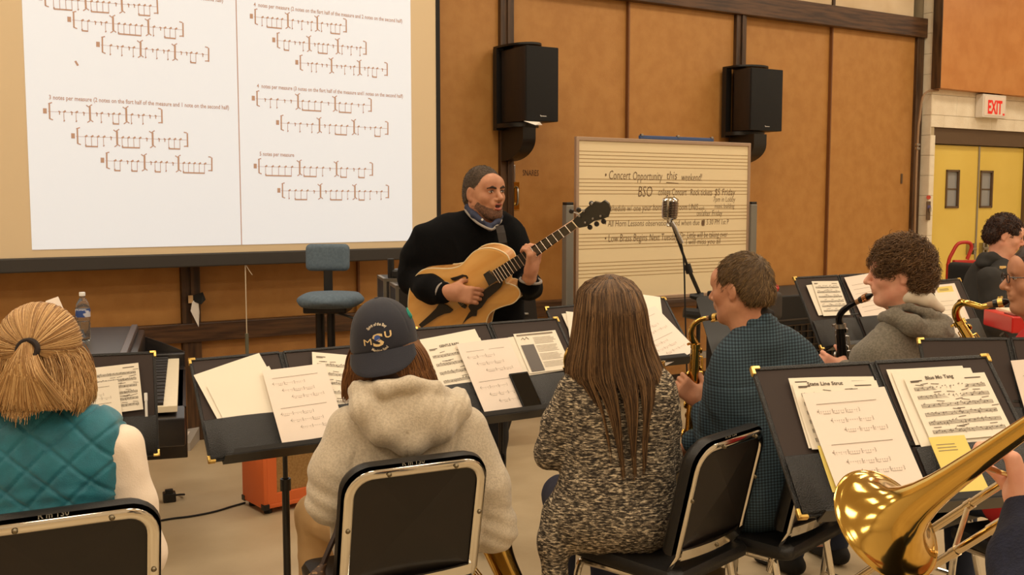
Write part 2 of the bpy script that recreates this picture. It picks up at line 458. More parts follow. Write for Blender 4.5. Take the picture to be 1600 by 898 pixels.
# ---- exit sign
te, ze = RW(1554, 166, DB+.09)
ex = thing('exit_sign', 'white box exit sign with red lettering above the yellow double doors', 'sign', (0, 0, 0))
w2, h2 = .2, .12
MB().box((-w2, -.0, -h2), (w2, .085, h2), bev=.006).build('housing', mat('sign_white', (225, 215, 200), .5), ex)
MB().box((-w2+.025, -.004, -h2+.022), (w2-.025, 0.002, h2-.022)).build('face_plate', mat('sign_face', (240, 222, 205), .4), ex)
t_ = MB(Matrix.Rotation(math.pi/2, 4, 'X')); add_text(t_, 'EXIT', .19, -.125, -.075, .006, bold=.006, width=.245)
t_.build('lettering', mat('exit_red', (225, 40, 30), .4, emit=.25), ex)
MB().box((w2-.06, -.006, -h2+.03), (w2-.03, -.004, -h2+.05)).build('arrow_mark', mat('exit_red', (235, 40, 30)), ex)
place(ex, MR @ Matrix.Translation((te, -DB-.09, ze)))
# ---- conduit + call plate
cdt = thing('conduit', 'thin grey metal conduit running down the block wall from the wood panel', 'pipe', (0, 0, 0))
q = [RW(x, y, DB+.015) for x, y in ((1466, 141), (1452, 142), (1444, 148), (1440, 160), (1437, 185), (1435, 200), (1432, 260), (1430, 330), (1427, 450))]
MB().tube(smooth_path([(a, -DB-.015, b) for a, b in q], 5), .011, 8).build('pipe', mat('conduit_paint', (150, 120, 90), .5), cdt, smooth=True)
for y in (226, 232):
    a, b = RW(1433.5, y, DB+.015); MB().box((a-.022, -DB-.03, b-.012), (a+.022, -DB, b+.012), bev=.004).build('clamp', STEEL, cdt)
place(cdt, MR)
a, b = RW(1451, 329, DB+.01)
ap = thing('call_plate', 'small brown wall plate with a lever beside the yellow doors', 'switch', (0, 0, 0))
MB().box((-.03, -.0, -.095), (.03, .012, .095), bev=.004).build('plate', BRN, ap); MB().box((-.012, -.02, -.01), (.012, 0, .03)).build('lever', STEEL, ap)
MB().box((-.025, -.004, .02), (.025, 0, .055)).build('notice', mat('notice_blue', (90, 80, 120), .5), ap)
place(ap, MR @ Matrix.Translation((a, -DB-.012, b)))
rs = thing('wall_sticker', 'tiny red and white round sticker above the brown wall plate', 'sticker', (0, 0, 0))
MB().lathe([(0, -.002), (.034, -.002), (.034, .002), (0, .002)], 16, M=Matrix.Rotation(math.pi/2, 4, 'X') @ Matrix.Scale(.6, 4, (0, 1, 0))).build('disc', mat('sticker_red', (190, 70, 50), .5), rs)
place(rs, MR @ Matrix.Translation((a, -DB-.004, b+.135)))
# ---- storage cabinets under a continuous beam
ZB0 = RW(1200, 29, .02)[1]; ZB1 = ZB0+.19
ZR1 = RW(1200, 448, .03)[1]; ZR0 = ZR1-.125
room_mesh(MB().box((T0, -.06, ZB0), (tb0-.01, .02, ZB1), bev=.006), 'trim_1', DWOOD)
room_mesh(MB().box((T0, -.05, ZR0), (tb0-.01, .03, ZR1), bev=.006), 'trim_2', DWOOD)
stiles = [-4.88, -2.44, .0, 2.42, 4.84, 7.28]
blabel = ['tan sliding-door cabinet bay farthest left behind the screen', 'tan sliding-door cabinet bay behind the blonde ponytailed woman and water bottle',
          'tan sliding-door cabinet bay behind the blue swivel chair', 'tan sliding-door cabinet bay marked SNARES, behind the whiteboard left half',
          'tan sliding-door cabinet bay at the right end, beside the block wall']
for i in range(5):
    a, b = stiles[i], stiles[i+1]; mid = (a+b)/2-.05
    c = thing('storage_cabinet', blabel[i], 'cabinet', (0, 0, 0), group=None)
    k = MB()
    k.box((a-.02, .50, .02), (b-.09, .52, ZC-.1)); k.box((a-.06, .07, .0), (a+.0, .5, ZC-.1)); k.box((a, .06, .0), (b-.09, .5, .05))
    k.box((a-.0, .06, ZR0+.02), (b-.09, .5, ZR1-.02)); k.box((a, .06, ZB0+.02), (b-.09, .5, ZB1-.02))
    k.build('carcass', DWOODV, c)
    sw = .085 if i != 2 else .085
    MB().box((a-sw, -.03, .0), (a+.035, .04, ZB0+.01), bev=.004).box((a-.03, -.045, ZR1), (a+.0, -.03, ZB0)).build('stile', DWOODV, c)
    if i == 4: MB().box((b-.06, -.03, .0), (b+.045, .04, ZB1), bev=.004).build('stile', DWOODV, c)
    d1 = MB().box((a+.03, .035, ZR1-.01), (mid+.06, .053, ZB0+.01)).build('door', PANEL, c)
    d2 = MB().box((mid+.012, .006, ZR1-.01), (b-.087 if i < 4 else b-.06, .026, ZB0+.01)).build('door', PANEL, c)
    MB().box((mid, .0, ZR1-.01), (mid+.014, .034, ZB0+.01)).build('door_edge', mat('door_edge', (120, 76, 40), .5), d2)
    MB().box((a+.03, .012, .06), (mid+.02, .03, ZR0+.01)).build('lower_door', PANEL2, c)
    MB().box((mid+.03, .012, .06), (b-.088, .03, ZR0+.01)).build('lower_door', PANEL2, c)
    MB().box((a+.03, .02, ZB1-.01), (mid-.0, .035, ZC-.1)).build('upper_door', CREAMP, c)
    MB().box((mid+.03, .01, ZB1-.01), (b-.088, .03, ZC-.1)).build('upper_door', CREAMP, c)
    MB().box((mid-.0, .0, ZB1-.01), (mid+.03, .03, ZC-.1)).build('upper_stile', DWOODV, c)
    if i >= 2:
        # recessed pull
        if i == 3: hx, hz = RW(809, 306, 0)
        elif i == 4: hx, hz = RW(1409, 279, 0)
        else: hx, hz = mid-.02, 1.7
        if i == 3:
            h = MB().box((hx-.035, .028, hz-.11), (hx+.035, .034, hz+.11), bev=.003).build('handle', BRASS, d1)
            MB().tube(smooth_path([(hx, .03, hz-.07), (hx, .0, hz-.05), (hx, .0, hz+.05), (hx, .03, hz+.07)], 4), .009, 8).build('grip', STEEL, h, smooth=True)
        else:
            MB().box((hx-.012, -.004, hz-.05), (hx+.012, .006, hz+.05), bev=.003).build('handle', BRN, d2)
            MB().box((mid-.02, -.012, ZR1+.0), (mid+.03, .005, ZR1+.06), bev=.004).build('door_guide', mat('bolt_brass', (170, 130, 70), .35, metal=1), d2)
        if i == 3:
            tx, tz = RW(820, 274, 0); tm = MB(Matrix.Rotation(math.pi/2, 4, 'X')); add_text(tm, 'SNARES', .065, 0, 0, 0, bold=.0, width=abs(RW(845, 270, 0)[0]-tx))
            for v in tm.v: v += Vector((tx, .0325, tz))
            tm.build('stencilled_letters', mat('stencil', (80, 50, 28), .6), d1)
            sx, sz = RW(803.5, 270, 0); MB().box((sx-.012, .0, sz-.07), (sx+.012, .034, sz+.06), bev=.003).build('latch', STEEL, d1)
    place(c, MR)
# hanging torn paper tag on the stile
hx, hz = RW(302, 478, .06)
tg = thing('torn_paper_tag', 'torn white paper taped to the dark upright below the screen', 'paper', (0, 0, 0))
MB().add([(0, 0, .05), (.03, -.012, .045), (.035, -.02, -.04), (.03, -.01, -.14), (-.02, -.012, -.03)], [(0, 1, 2, 3, 4)]).build('paper_strip', mat('tag_white', (235, 230, 225), .7), tg)
MB().add([(.0, -.001, .07), (.06, -.02, .09), (.075, -.03, .04), (.045, -.03, .01), (.0, -.004, .03)], [(0, 1, 2, 3, 4)]).build('dark_scrap', BLKM, tg)
MB().box((-.03, -.004, .02), (.0, .0, .07)).build('masking_tape', mat('masking', (205, 170, 125), .6), tg)
place(tg, MR @ Matrix.Translation((hx, -.055, hz)))

# ================================================================ projection screen
SB = .30
MSC = MR @ Matrix.Translation((0, -SB, 0)) @ Matrix.Rotation(math.pi/2, 4, 'X')      # local x along, y up, z towards the room
def SC(px, py): return RW(px, py, SB)
tr = SC(689, 380)[0]; zb = SC(645, 386)[1]
scr = thing('projection_screen', 'large wall-hung projection screen showing rhythm exercises in two columns', 'screen', (0, 0, 0))
tl = T0+.25; zt = 4.25
ti0 = SC(50, 389)[0]; ti1 = SC(644, 377)[0]; zi0 = SC(345, 383)[1]
MB().box((tl, zb+.0, -.004), (tr-.03, zt, 0)).build('fabric', mat('screen_fabric', (222, 200, 165), .8), scr)
bd = MB(); bd.box((tr-.032, zb, -.003), (tr, zt, .004)); bd.build('black_border', BLKM, scr)
MB().box((tl-.02, zb-.085, -.02), (tr+.01, zb+.0, .022), bev=.008).build('bottom_bar', mat('bar_grey', (52, 48, 45), .5), scr)
MB().box((tl-.1, zt, -.06), (tr+.12, zt+.16, .1), bev=.02).build('roller_case', mat('case_grey', (60, 56, 52), .5), scr)
img = MB().box((ti0, zi0, .002), (ti1, zt-.1, .004)).build('projected_page', mat('projection_light', (206, 210, 216), .9, emit=SCREEN), scr)
INK = mat('projected_ink', (172, 138, 116), .9, emit=.36)
pm = MB()
def notation(mb, x0, y0, x1, y1, h, z, seed, sq=True, wgt=1.0):
    """one line of rhythm notation between two points of a plane"""
    rn = random.Random(seed); L = math.hypot(x1-x0, y1-y0); a = math.atan2(y1-y0, x1-x0); ca, sa = math.cos(a), math.sin(a)
    def q(u, v, w_, hh, r=0):
        mb.quad(x0+ca*u-sa*v, y0+sa*u+ca*v, w_, hh, z, ang=a+r)
    th = h*.055*wgt
    if sq: q(0, -.12*h, .2*h, .3*h)
    q(.3*h, -.4*h, th*1.6, .85*h); q(.3*h, .42*h, .22*h, th*1.2, .35); q(.3*h, -.42*h, .22*h, th*1.2, -.35)
    q(L-.02*h, -.42*h, th*1.6, .85*h); q(L-.2*h, .45*h, .2*h, th*1.2, -.2); q(L-.2*h, -.42*h, .2*h, th*1.2, .1)
    q(.25*h, 0, L-.25*h, th*.35)
    m3 = (L-.5*h)/3
    for k in range(3):
        s0 = .5*h+k*m3
        if k:
            q(s0-.06*h, -.4*h, th*2, .8*h)
            for sx in (-1, 1):
                q(s0-.02*h, .38*h, .2*h, th*1.1, .6 if sx > 0 else math.pi-.6); q(s0-.02*h, -.4*h, .2*h, th*1.1, -.6 if sx > 0 else math.pi+.6)
        st = (m3-.3*h)/5; u = s0+.3*h; run = None
        for j in range(5):
            kind = rn.random(); x = u+j*st*.95
            if kind < .28:
                q(x, .02*h, .13*h, th*1.4, -.5); q(x+.05*h, -.15*h, th, .2*h)
                run = None
            else:
                q(x-.02*h, -.05*h, .17*h, th*1.8, .65); q(x-.04*h, -.55*h, th*.6, .5*h)
                if run is not None and rn.random() < .8: q(run-.04*h, -.6*h, x-run+.03*h, th*1.6)
                else: q(x-.02*h, -.55*h, .1*h, th*1.2, .9)
                run = x
def srow(x0, y0, x1, y1, seed):
    a = SC(x0, y0); b = SC(x1, y1); notation(pm, a[0], a[1], b[0], b[1], .1, .0055, seed)
for i, r in enumerate(((60, -3, 245, 11), (105, 31, 285, 47), (150, 70, 325, 86), (67, 174, 252, 182), (111, 213, 292, 219), (157, 251, 330, 257),
          (390, 26, 540, 41), (425, 63, 571, 76), (461, 98, 604, 109), (393, 154, 579, 165), (431, 192, 605, 201), (396, 260, 581, 265), (433, 298, 606, 300))): srow(*r, i+5)
def stext(s_, x0, y0, x1, y1):
    a = SC(x0, y0); b = SC(x1, y1); add_text(pm, s_, .05, a[0], a[1], .0055, width=math.hypot(b[0]-a[0], b[1]-a[1]), ang=math.atan2(b[1]-a[1], b[0]-a[0]), squash=.72, bold=.0008)
stext('3 notes per measure (2 notes on the fisrt half of the measure and 1 note on the second half)', 76, 155, 357, 171)
stext('second half)', 313, 0, 348, 4)
stext('4  notes per measure (2 notes on the fisrt half of the measure and 2 notes on the second half)', 396, 10, 628, 36)
stext('4  notes per measure (3 notes on the fisrt half of the measure and1 notes on the second half)', 401, 137, 629, 153)
stext('5 notes per measure', 405, 243, 459, 245)
a = SC(373, 190); pm.quad(a[0]-.004, zi0, .006, zt-.12-zi0, .0052)
a = SC(120, 98); pm.quad(a[0], a[1]-.02, .012, .03, .0055, ang=.5)
pm.build('projected_notation', INK, scr)
place(scr, MSC)
# pull cord
a0 = SC(383, 408); a1 = SC(384, 545)
pc = thing('pull_cord', 'thin pale pull cord with a weight hanging from the screen bottom bar', 'cord', (0, 0, 0))
MB().tube([(0, 0, 0), (0, 0, a1[1]-a0[1]+.04)], .0035, 6).tube(smooth_path([(0, 0, -.02), (.012, -.004, -.04), (.03, -.004, -.07), (.045, 0, -.09)], 3), .0028, 5).build('cord', mat('cord', (205, 190, 165), .7), pc)
MB().tube([(0, 0, a1[1]-a0[1]+.10), (0, 0, a1[1]-a0[1]-.06)], .012, 8).build('cord_weight', mat('weight', (100, 100, 85), .4), pc)
place(pc, MR @ Matrix.Translation((a0[0], -SB, a0[1])))

# ================================================================ whiteboard on its stand
WB = .8
MWB = MR @ Matrix.Translation((0, -WB, 0)) @ Matrix.Rotation(math.pi/2, 4, 'X')
def WC(px, py): return RW(px, py, WB)
x0 = WC(903, 300)[0]; x1 = WC(1168, 300)[0]; y1 = (WC(903, 218)[1]+WC(1168, 227)[1])/2; y0 = (WC(903, 470)[1]+WC(1168, 455)[1])/2
wb = thing('whiteboard', 'mobile whiteboard with printed music staves and handwritten concert reminders', 'whiteboard', (0, 0, 0))
MB().box((x0, y0, -.012), (x1, y1, 0)).build('writing_surface', mat('whiteboard', (236, 216, 176), .35), wb)
f = MB()
for q in ((x0-.02, y0-.02, x1+.02, y0+.008), (x0-.02, y1-.008, x1+.02, y1+.02), (x0-.02, y0, x0+.004, y1), (x1-.004, y0, x1+.02, y1)): f.box((q[0], q[1], -.022), (q[2], q[3], .01), bev=.004)
f.build('frame', mat('board_frame', (176, 150, 128), .4, metal=.4), wb)
ln = MB()
for yc in (240, 283.5, 326, 370, 415):
    zc = WC(910, yc+8)[1]
    for k in range(5): ln.quad(x0+.006, zc+(k-2)*-.0265, x1-x0-.012, .0042, .001)
ln.build('staff_lines', mat('staff_ink', (160, 128, 78), .5), wb)
HWM = mat('marker_ink', (110, 84, 58), .5)
def wtext(s_, xa, ya, xb, sz=.1, yb=None, shear=.15):
    a = WC(xa, ya); b = WC(xb, yb if yb else ya); hw = MB()
    add_text(hw, s_, sz, a[0], a[1], .0015, width=b[0]-a[0], shear=shear, squash=.9, bold=-.0006)
    hw.build('handwriting', HWM, wb)
wtext('• Concert', 944, 280, 984, .105); wtext('Opportunity', 988, 281, 1034, .10); wtext('this', 1041, 280, 1057, .10); wtext('weekend!', 1064, 282, 1096, .09)
wtext('BSO', 996, 307, 1018, .125); wtext('college Concert', 1028, 305, 1072, .085); wtext('Rock tickets', 1078, 305, 1112, .08); wtext('$5 Friday', 1116, 305, 1148, .085)
wtext('7pm in Lobby', 1114, 315, 1148, .065); wtext('music building', 1116, 325, 1147, .06)
wtext('• Schedule w/ one', 944, 330, 1000, .075); wtext('your horn', 1003, 329, 1034, .08); wtext('room UNIS', 1058, 328, 1090, .075); wtext('work', 1091, 328, 1100, .05)
wtext('on/after Friday', 1088, 337, 1128, .07); wtext('• All Horn Lessons', 944, 354, 1005, .075); wtext('observations, and when due', 1008, 353, 1092, .07); wtext('@ 5:30 PM 1st P', 1095, 351, 1138, .065)
wtext('• Low Brass Begins', 944, 378, 1010, .09); wtext('Next Tuesday', 1014, 376, 1058, .085); wtext('Dr. Little will be taking over', 1062, 372, 1136, .075); wtext('I will miss you all', 1071, 382, 1125, .07)
hw = MB(); a = WC(1041, 284); hw.quad(a[0], a[1]-.008, .12, .006, .0015, ang=-.05)
a = WC(1096, 352); hw.quad(a[0], a[1], .03, .04, .0016)
hw.build('pen_strokes', HWM, wb)
po = MB()
pl, pr = x0-.085, x1+.05
zpl = WC(893, 312)[1]; zpr = WC(1176, 326)[1]
for x, zz in ((pl, (zpl+zpr)/2), (pr, (zpl+zpr)/2)):
    MB().box((x-.032, .06, -.03), (x+.032, zz, .03), bev=.006).build('post', mat('post_grey', (140, 138, 132), .35, metal=.6), wb)
    MB().box((x-.03, zz, -.028), (x+.03, zz+.02, .028), bev=.004).build('post_cap', BLACK, wb)
    MB().box((x-.025, .03, -.3), (x+.025, .08, .3), bev=.01).build('foot', ALU, wb)
    for zz2 in (-.25, .25): MB().lathe([(0, -.015), (.028, -.015), (.03, 0), (.028, .015), (0, .015)], 14, M=Matrix.Translation((x, .03, zz2)) @ Matrix.Rotation(math.pi/2, 4, 'Y')).build('caster', BLACK, wb, smooth=True)
MB().box((pl, .35, -.02), (pr, .4, .02)).build('crossbar', ALU, wb)
MB().box((x0, y0-.05, -.0), (x1, y0-.022, .07), bev=.004).build('pen_tray', mat('tray', (70, 50, 38), .5), wb)
place(wb, MWB)
bs = thing('board_clip_bar', 'blue bar lying along the top edge of the whiteboard', 'bar', (0, 0, 0))
xa = WC(1000, 215)[0]; xb = WC(1115, 218)[0]
MB().box((0, 0, -.02), (xb-xa, .026, .005), bev=.004).build('bar', mat('blue_plastic', (62, 84, 130), .4), bs)
for k in (0.02, .5, .97): MB().box(((xb-xa)*k-.01, .02, -.012), ((xb-xa)*k+.01, .036, .012), bev=.003).build('clip', STEEL, bs)
place(bs, MWB @ Matrix.Translation((xa, y1+.021, -.0)))

# ================================================================ wall speakers on curved brackets
def solve_back(px, t, b0):
    b = b0
    for _ in range(400):
        if RW(px, 200, b)[0] >= t: break
        b -= .002
    return b
GRILLE = mat('speaker_cloth', (12, 11, 11), .8, bump=.5, bscale=900)
SIDE = mat('speaker_side', (34, 24, 19), .5, rgb2=(26, 18, 14), nscale=30, stretch=(1, 1, .1))
def speaker(label, blabel_, pxl, pxm, pxr, yt, yb, bf, mouth):
    """pxl/pxm/pxr: back-left, front-left and front-right uprights"""
    tA, zA = RW(pxm, yt, bf); tB = RW(pxr, yt, bf)[0]; zL = RW(pxm, yb, bf)[1]; W_ = tB-tA; H_ = zA-zL; bb = max(.1, solve_back(pxl, tA, bf)); D = bf-bb
    s_ = thing('loudspeaker', label, 'speaker', (0, 0, 0))
    MB().box((0, .02, 0), (W_, D, H_), bev=.008).build('cabinet', SIDE, s_, smooth=True)
    MB().box((.0, .0, .0), (W_, .022, H_), bev=.006).build('grille', GRILLE, s_, smooth=True)
    lg = MB(Matrix.Translation((W_*.52, -.0015, H_*.055)) @ Matrix.Rotation(math.pi/2, 4, 'X'))
    lg.quad(-.03, .012, .014, .006, 0, ang=-.9); add_text(lg, 'Venom'[:0]+'~~~', .03, -.02, 0, 0, width=.045); lg.quad(-.018, .004, .045, .005, 0)
    lg.build('maker_mark', mat('mark_white', (215, 210, 205), .4), s_)
    MB().box((W_*.3, D-.005, H_*.3), (W_*.7, D+.01, H_*.5)).build('terminal_plate', BLACK, s_)
    place(s_, MR @ Matrix.Translation((tA, -bf, zL)))
    b_ = thing('speaker_bracket', blabel_, 'wall bracket', (0, 0, 0))
    sh = [(-.03, 0)]+[(-.03+(W_+.02)*k/10., -(bf-.10)*math.sin(math.pi*.5*min(1, k/6.+.35))) for k in range(11)]+[(W_-.01, 0)]
    sh = [(x, y) for x, y in sh]
    def plate(z0, z1, dep, nm):
        pts = [(-.03, 0)]+[(-.03+.5*(W_+.0)*(1-math.cos(math.pi*k/12)), -.12-dep*math.sin(math.pi*k/12)) for k in range(13)]+[(W_-.03, 0)]
        MB().prism(pts, z0, z1).build(nm, BLACK, b_, smooth=True, angle=50)
    plate(H_+.02, H_+.035, bf-.2, 'top_plate'); plate(-.035, -.004, bf-.25, 'bottom_plate')
    MB().box((-.032, -.05, -.05), (.03, 0.0, H_+.02)).build('back_plate', BLACK, b_)
    # rounded gusset under the shelf
    R_ = .17; gp = [(0, 0)]+[(-(bf-.12)*math.sin(math.pi/2*k/10) if False else -(.30*(1-(k/10.)**2.2)), -.30*(k/10.)**1.0) for k in range(11)]
    Mg = Matrix(((0, 0, 1, 0), (1, 0, 0, 0), (0, 1, 0, 0), (0, 0, 0, 1)))
    pts = [(0, -.03), (-.31, -.03)]+[(-.31+.31*(1-math.cos(math.pi/2*k/10)), -.12-.16*math.sin(math.pi/2*k/10)) for k in range(11)]
    MB().prism(pts, W_*.15, W_*.55, M=Mg).build('gusset', BLACK, b_, smooth=True, angle=50)
    place(b_, MR @ Matrix.Translation((tA, -.035, zL)))
    return tA, zL, W_, H_, D
sp1 = speaker('black boxed loudspeaker mounted on the wall right above the guitarist', 'black curved wall bracket with rounded foot above the guitarist', 781, 823, 873, 70, 188, .46, 1)
sp2 = speaker('black boxed loudspeaker mounted on the wall behind the whiteboard top corner', 'black curved wall bracket behind the whiteboard top right corner', 1145, 1175, 1224, 105, 203, .36, 1)
pp = thing('folded_paper', 'folded white paper lying on the bracket shelf under the left loudspeaker', 'paper', (0, 0, 0))
MB().add([(0, 0, 0), (.12, -.03, -.005), (.2, .02, .0), (.06, .06, 0), (.07, -.05, -.03), (.15, -.02, -.025)], [(0, 1, 2, 3), (0, 4, 5, 1)]).build('sheet', mat('paper_white', (238, 230, 218), .7), pp)
place(pp, MR @ Matrix.Translation((sp1[0]-.02, -.45, sp1[1]-.004)))

# ================================================================ ceiling lights
DIFF = mat('lamp_diffuser', (255, 255, 255), .5)
bn = DIFF.node_tree.nodes['Principled BSDF']; bn.inputs['Emission Color'].default_value = LAMPC+(1,); bn.inputs['Emission Strength'].default_value = LAMP
LF = mat('lamp_frame', (230, 225, 215), .5)
cl0 = None
for i in range(6):
    for j in range(4):
        x = -3.9+i*2.6; y = -1.7-j*2.35
        r_ = thing('ceiling_light', 'rectangular fluorescent ceiling panel light above the band', 'ceiling light', (0, 0, 0), group='ceiling panel lights')
        if cl0 is None:
            f_ = MB(); 
            for q in ((-.62, -.32, .62, -.3), (-.62, .3, .62, .32), (-.62, -.3, -.6, .3), (.6, -.3, .62, .3)): f_.box((q[0], q[1], -.03), (q[2], q[3], 0))
            fo = f_.build('frame', LF, r_); do = MB().add([(-.6, -.3, -.02), (.6, -.3, -.02), (.6, .3, -.02), (-.6, .3, -.02)], [(3, 2, 1, 0)]).build('diffuser', DIFF, r_); cl0 = (fo, do)
        else:
            for q in cl0: c_ = q.copy(); COL.objects.link(c_); c_.parent = r_
        place(r_, MR @ Matrix.Translation((x, y, ZC)))
# ================================================================ folders, sheets, stands
def Pz(px, py, z):
    o = CAM; d = P(px, py, 5)-o; return o+d*((z-o.z)/d.z)
FOLD_IN = mat('folder_lining', (56, 44, 39), .8)
LEATH = mat('leatherette', (20, 18, 17), .33, bump=.55, bscale=420, spec=.55)
PAPER = mat('paper', (245, 235, 216), .75)
PAPW = mat('paper_bright', (243, 228, 214), .75)
PAPY = mat('paper_yellow', (240, 218, 120), .7)
PINK = mat('print_ink', (142, 128, 112), .8)
PINKD = mat('print_dark', (98, 86, 74), .8)
def pose(v): return Matrix.Translation(v[:3]) @ Matrix.Rotation(v[3], 4, 'Z') @ Matrix.Rotation(v[4], 4, 'X') @ Matrix.Rotation(v[5], 4, 'Z') @ Matrix.Scale(v[6] if len(v) > 6 else 1, 4)
def onplane(M, px, py, z=0.0):
    Mi = M.inverted(); o = Mi @ CAM; d = (Mi @ P(px, py, 3))-o; h = o+d*((z-o.z)/d.z); return h.x, h.y
def music_folder(v, label, pen=False):
    M = pose(v); t = thing('music_folder', label, 'folder', (0, 0, 0)); W, H = .285, .355
    for s_ in (-1, 1):
        B = Matrix.Rotation(s_*math.radians(.2), 4, 'Y')
        m = MB(B).box((s_*.012, 0, -.004), (s_*W, H, .0), bev=.0015)
        c = m.build('cover', FOLD_IN, t)
        e = MB(B)
        for a, b in (((s_*.012, H, -.001), (s_*W, H, -.001)), ((s_*W, H, -.001), (s_*W, 0, -.001)), ((s_*W, 0, -.001), (s_*.012, 0, -.001))):
            e.box((min(a[0], b[0])-.005, min(a[1], b[1])-.005, -.006), (max(a[0], b[0])+.005, max(a[1], b[1])+.005, .003), bev=.002)
        e.build('piping', LEATH, c)
        pk = MB(B)
        n = 8
        vs = []; fs = []
        for i in range(n+1):
            x = s_*(.014+(W-.016)*i/n); bul = .008+.006*math.sin(math.pi*i/n)
            vs += [(x, 0, .003), (x, .004, bul), (x, .128, bul+.002), (x, .132, bul-.001)]
        for i in range(n):
            for k in range(3): fs.append((i*4+k, i*4+k+1, i*4+5+k, i*4+4+k))
        pk.add(vs, fs); pk.build('pocket', LEATH, t, smooth=True, angle=60)
        for y in (0, H):
            g = MB(B); sy = 1 if y == 0 else -1; x = s_*W
            g.box((x-s_*.015, y-sy*.007, -.008), (x+s_*.007, y+sy*.002, .005), bev=.002).box((x-s_*.002, y-sy*.007, -.008), (x+s_*.007, y+sy*.015, .005), bev=.002)
            g.build('corner_guard', GOLD, c)
    MB().box((-.013, -.004, -.007), (.013, H+.004, -.001), bev=.002).box((-.009, 0, -.001), (-.005, H, .002)).box((.005, 0, -.001), (.009, H, .002)).build('spine', LEATH, t)
    place(t, M)
    return M
def bend(x, y, z, k, h): return (x, y, z+k*max(0, y-.12)**2*4)
def sheet(M, TL, TR, BL=None, z=.012, kind='blank', m=None, label='', h=None, k=.12, title=None, group=None, seed=1, w=None, wobble=0):
    m = m or PAPER
    a = Vector(onplane(M, *TL, z)); b = Vector(onplane(M, *TR, z)); ww = w or (b-a).length
    ang = math.atan2(b.y-a.y, b.x-a.x)
    if h is None: h = ww*1.294 if BL is None else (Vector(onplane(M, *BL, z))-a).length
    L = Matrix.Translation((a.x, a.y, z)) @ Matrix.Rotation(ang, 4, 'Z')       # local: x right, y down = negative
    t = thing('sheet_music' if kind not in ('yellow', 'flyer') else {'yellow': 'yellow_note', 'flyer': 'printed_flyer'}[kind], label, 'sheet', (0, 0, 0), group=group)
    nx, ny = 4, 8; vs = []; fs = []
    def zc(x, y): return k*((y+h)/h)**2*.03+.0015*math.sin(4*x/ww+seed)*(y+h)/h
    for zz in (0, -.0006):
        for j in range(ny+1):
            for i in range(nx+1):
                x = ww*i/nx; y = -h*j/ny; vs.append((x, y, zc(x, y)+zz))
    for j in range(ny):
        for i in range(nx):
            q = j*(nx+1)+i; fs.append((q, q+nx+1, q+nx+2, q+1)); o = (nx+1)*(ny+1); fs.append((o+q, o+q+1, o+q+nx+2, o+q+nx+1))
    MB().add(vs, fs).build('page', m, t, smooth=True)
    pr = MB(); rn = random.Random(seed); S_ = ww/.216
    if kind == 'rhythm':
        for bl in (0, 1):
            y0 = -h*(.13+.42*bl)
            pr.quad(ww*.12, y0, ww*.72, .0012, 0)
            for r in range(3):
                x0 = ww*(.10+.12*r); yy = y0-h*(.075+.1*r); notation(pr, x0, yy, x0+ww*.50, yy-.001, .0115*S_, 0, seed*10+bl*3+r, sq=True, wgt=.9)
    elif kind in ('score', 'scoreb'):
        rows = 6; 
        if title: add_text(pr, title, .0125, ww*(.42 if len(title)<14 else .38), -h*.055, 0, bold=.0003, align='CENTER', width=ww*(.42 if len(title)>12 else .34))
        pr.quad(ww*.06, -h*.07, ww*.14, .0025, 0); pr.quad(ww*.72, -h*.08, ww*.2, .0025, 0); pr.quad(ww*.06, -h*.085, ww*.1, .0018, 0)
        for r in range(rows):
            yy = -h*(.17+.135*r)
            for q in range(5): pr.quad(ww*.07, yy-.0022*q*S_, ww*.86, .0006, 0)
            x = ww*.1
            while x < ww*.9:
                dy = rn.uniform(-.008, .001)*S_
                pr.quad(x, yy+dy, .0032*S_, .0019*S_, .0002, ang=.3)
                if rn.random() < .8: pr.quad(x+.0036*S_, yy+dy, .0007*S_, rn.choice((-1, 1))*.0055*S_, .0002)
                if rn.random() < .25: pr.quad(x, yy+.007*S_, .02*S_, .0016*S_, .0002, ang=rn.uniform(-.2, .2))
                x += rn.uniform(.006, .014)*S_
            for q in range(5): pr.quad(ww*(.07+.215*q), yy-.0088*S_, .0008, .0095*S_, .0001)
    elif kind == 'flyer':
        pr.quad(ww*.05, -h*.07, ww*.86, .006, 0)
        for r in range(26):
            if r % 7 != 6: pr.quad(ww*.40, -h*(.14+.03*r), ww*.52*rn.uniform(.8, 1), .0011, 0)
        pr.tube([(ww*.12, -h*.16, 0), (ww*.17, -h*.12, 0), (ww*.2, -h*.17, 0), (ww*.25, -h*.11, 0), (ww*.3, -h*.17, 0)], .0011, 4)
    elif kind == 'yellow':
        for r in range(3): pr.quad(ww*.12, -h*(.14+.05*r), ww*(.5+.1*rn.random()), .0014, 0)
    elif kind == 'text':
        for r in range(7): pr.quad(ww*.12, -h*(.2+.1*r), ww*.6, .001, 0)
    if pr.v:
        for v in pr.v: v.z += zc(v.x, v.y)+.0010
        pr.build('print', PINK if kind != 'score' else PINKD, t)
    if kind == 'flyer':
        MB().add([(ww*.06, -h*.30, zc(0, -h*.3)+.001), (ww*.36, -h*.30, zc(ww*.3, -h*.3)+.001), (ww*.36, -h*.97, zc(0, -h)+.001), (ww*.06, -h*.97, zc(0, -h)+.001)], [(0, 3, 2, 1)]).build('sidebar', mat('flyer_grey', (110, 104, 100), .7), t)
    place(t, M @ L)
    return t
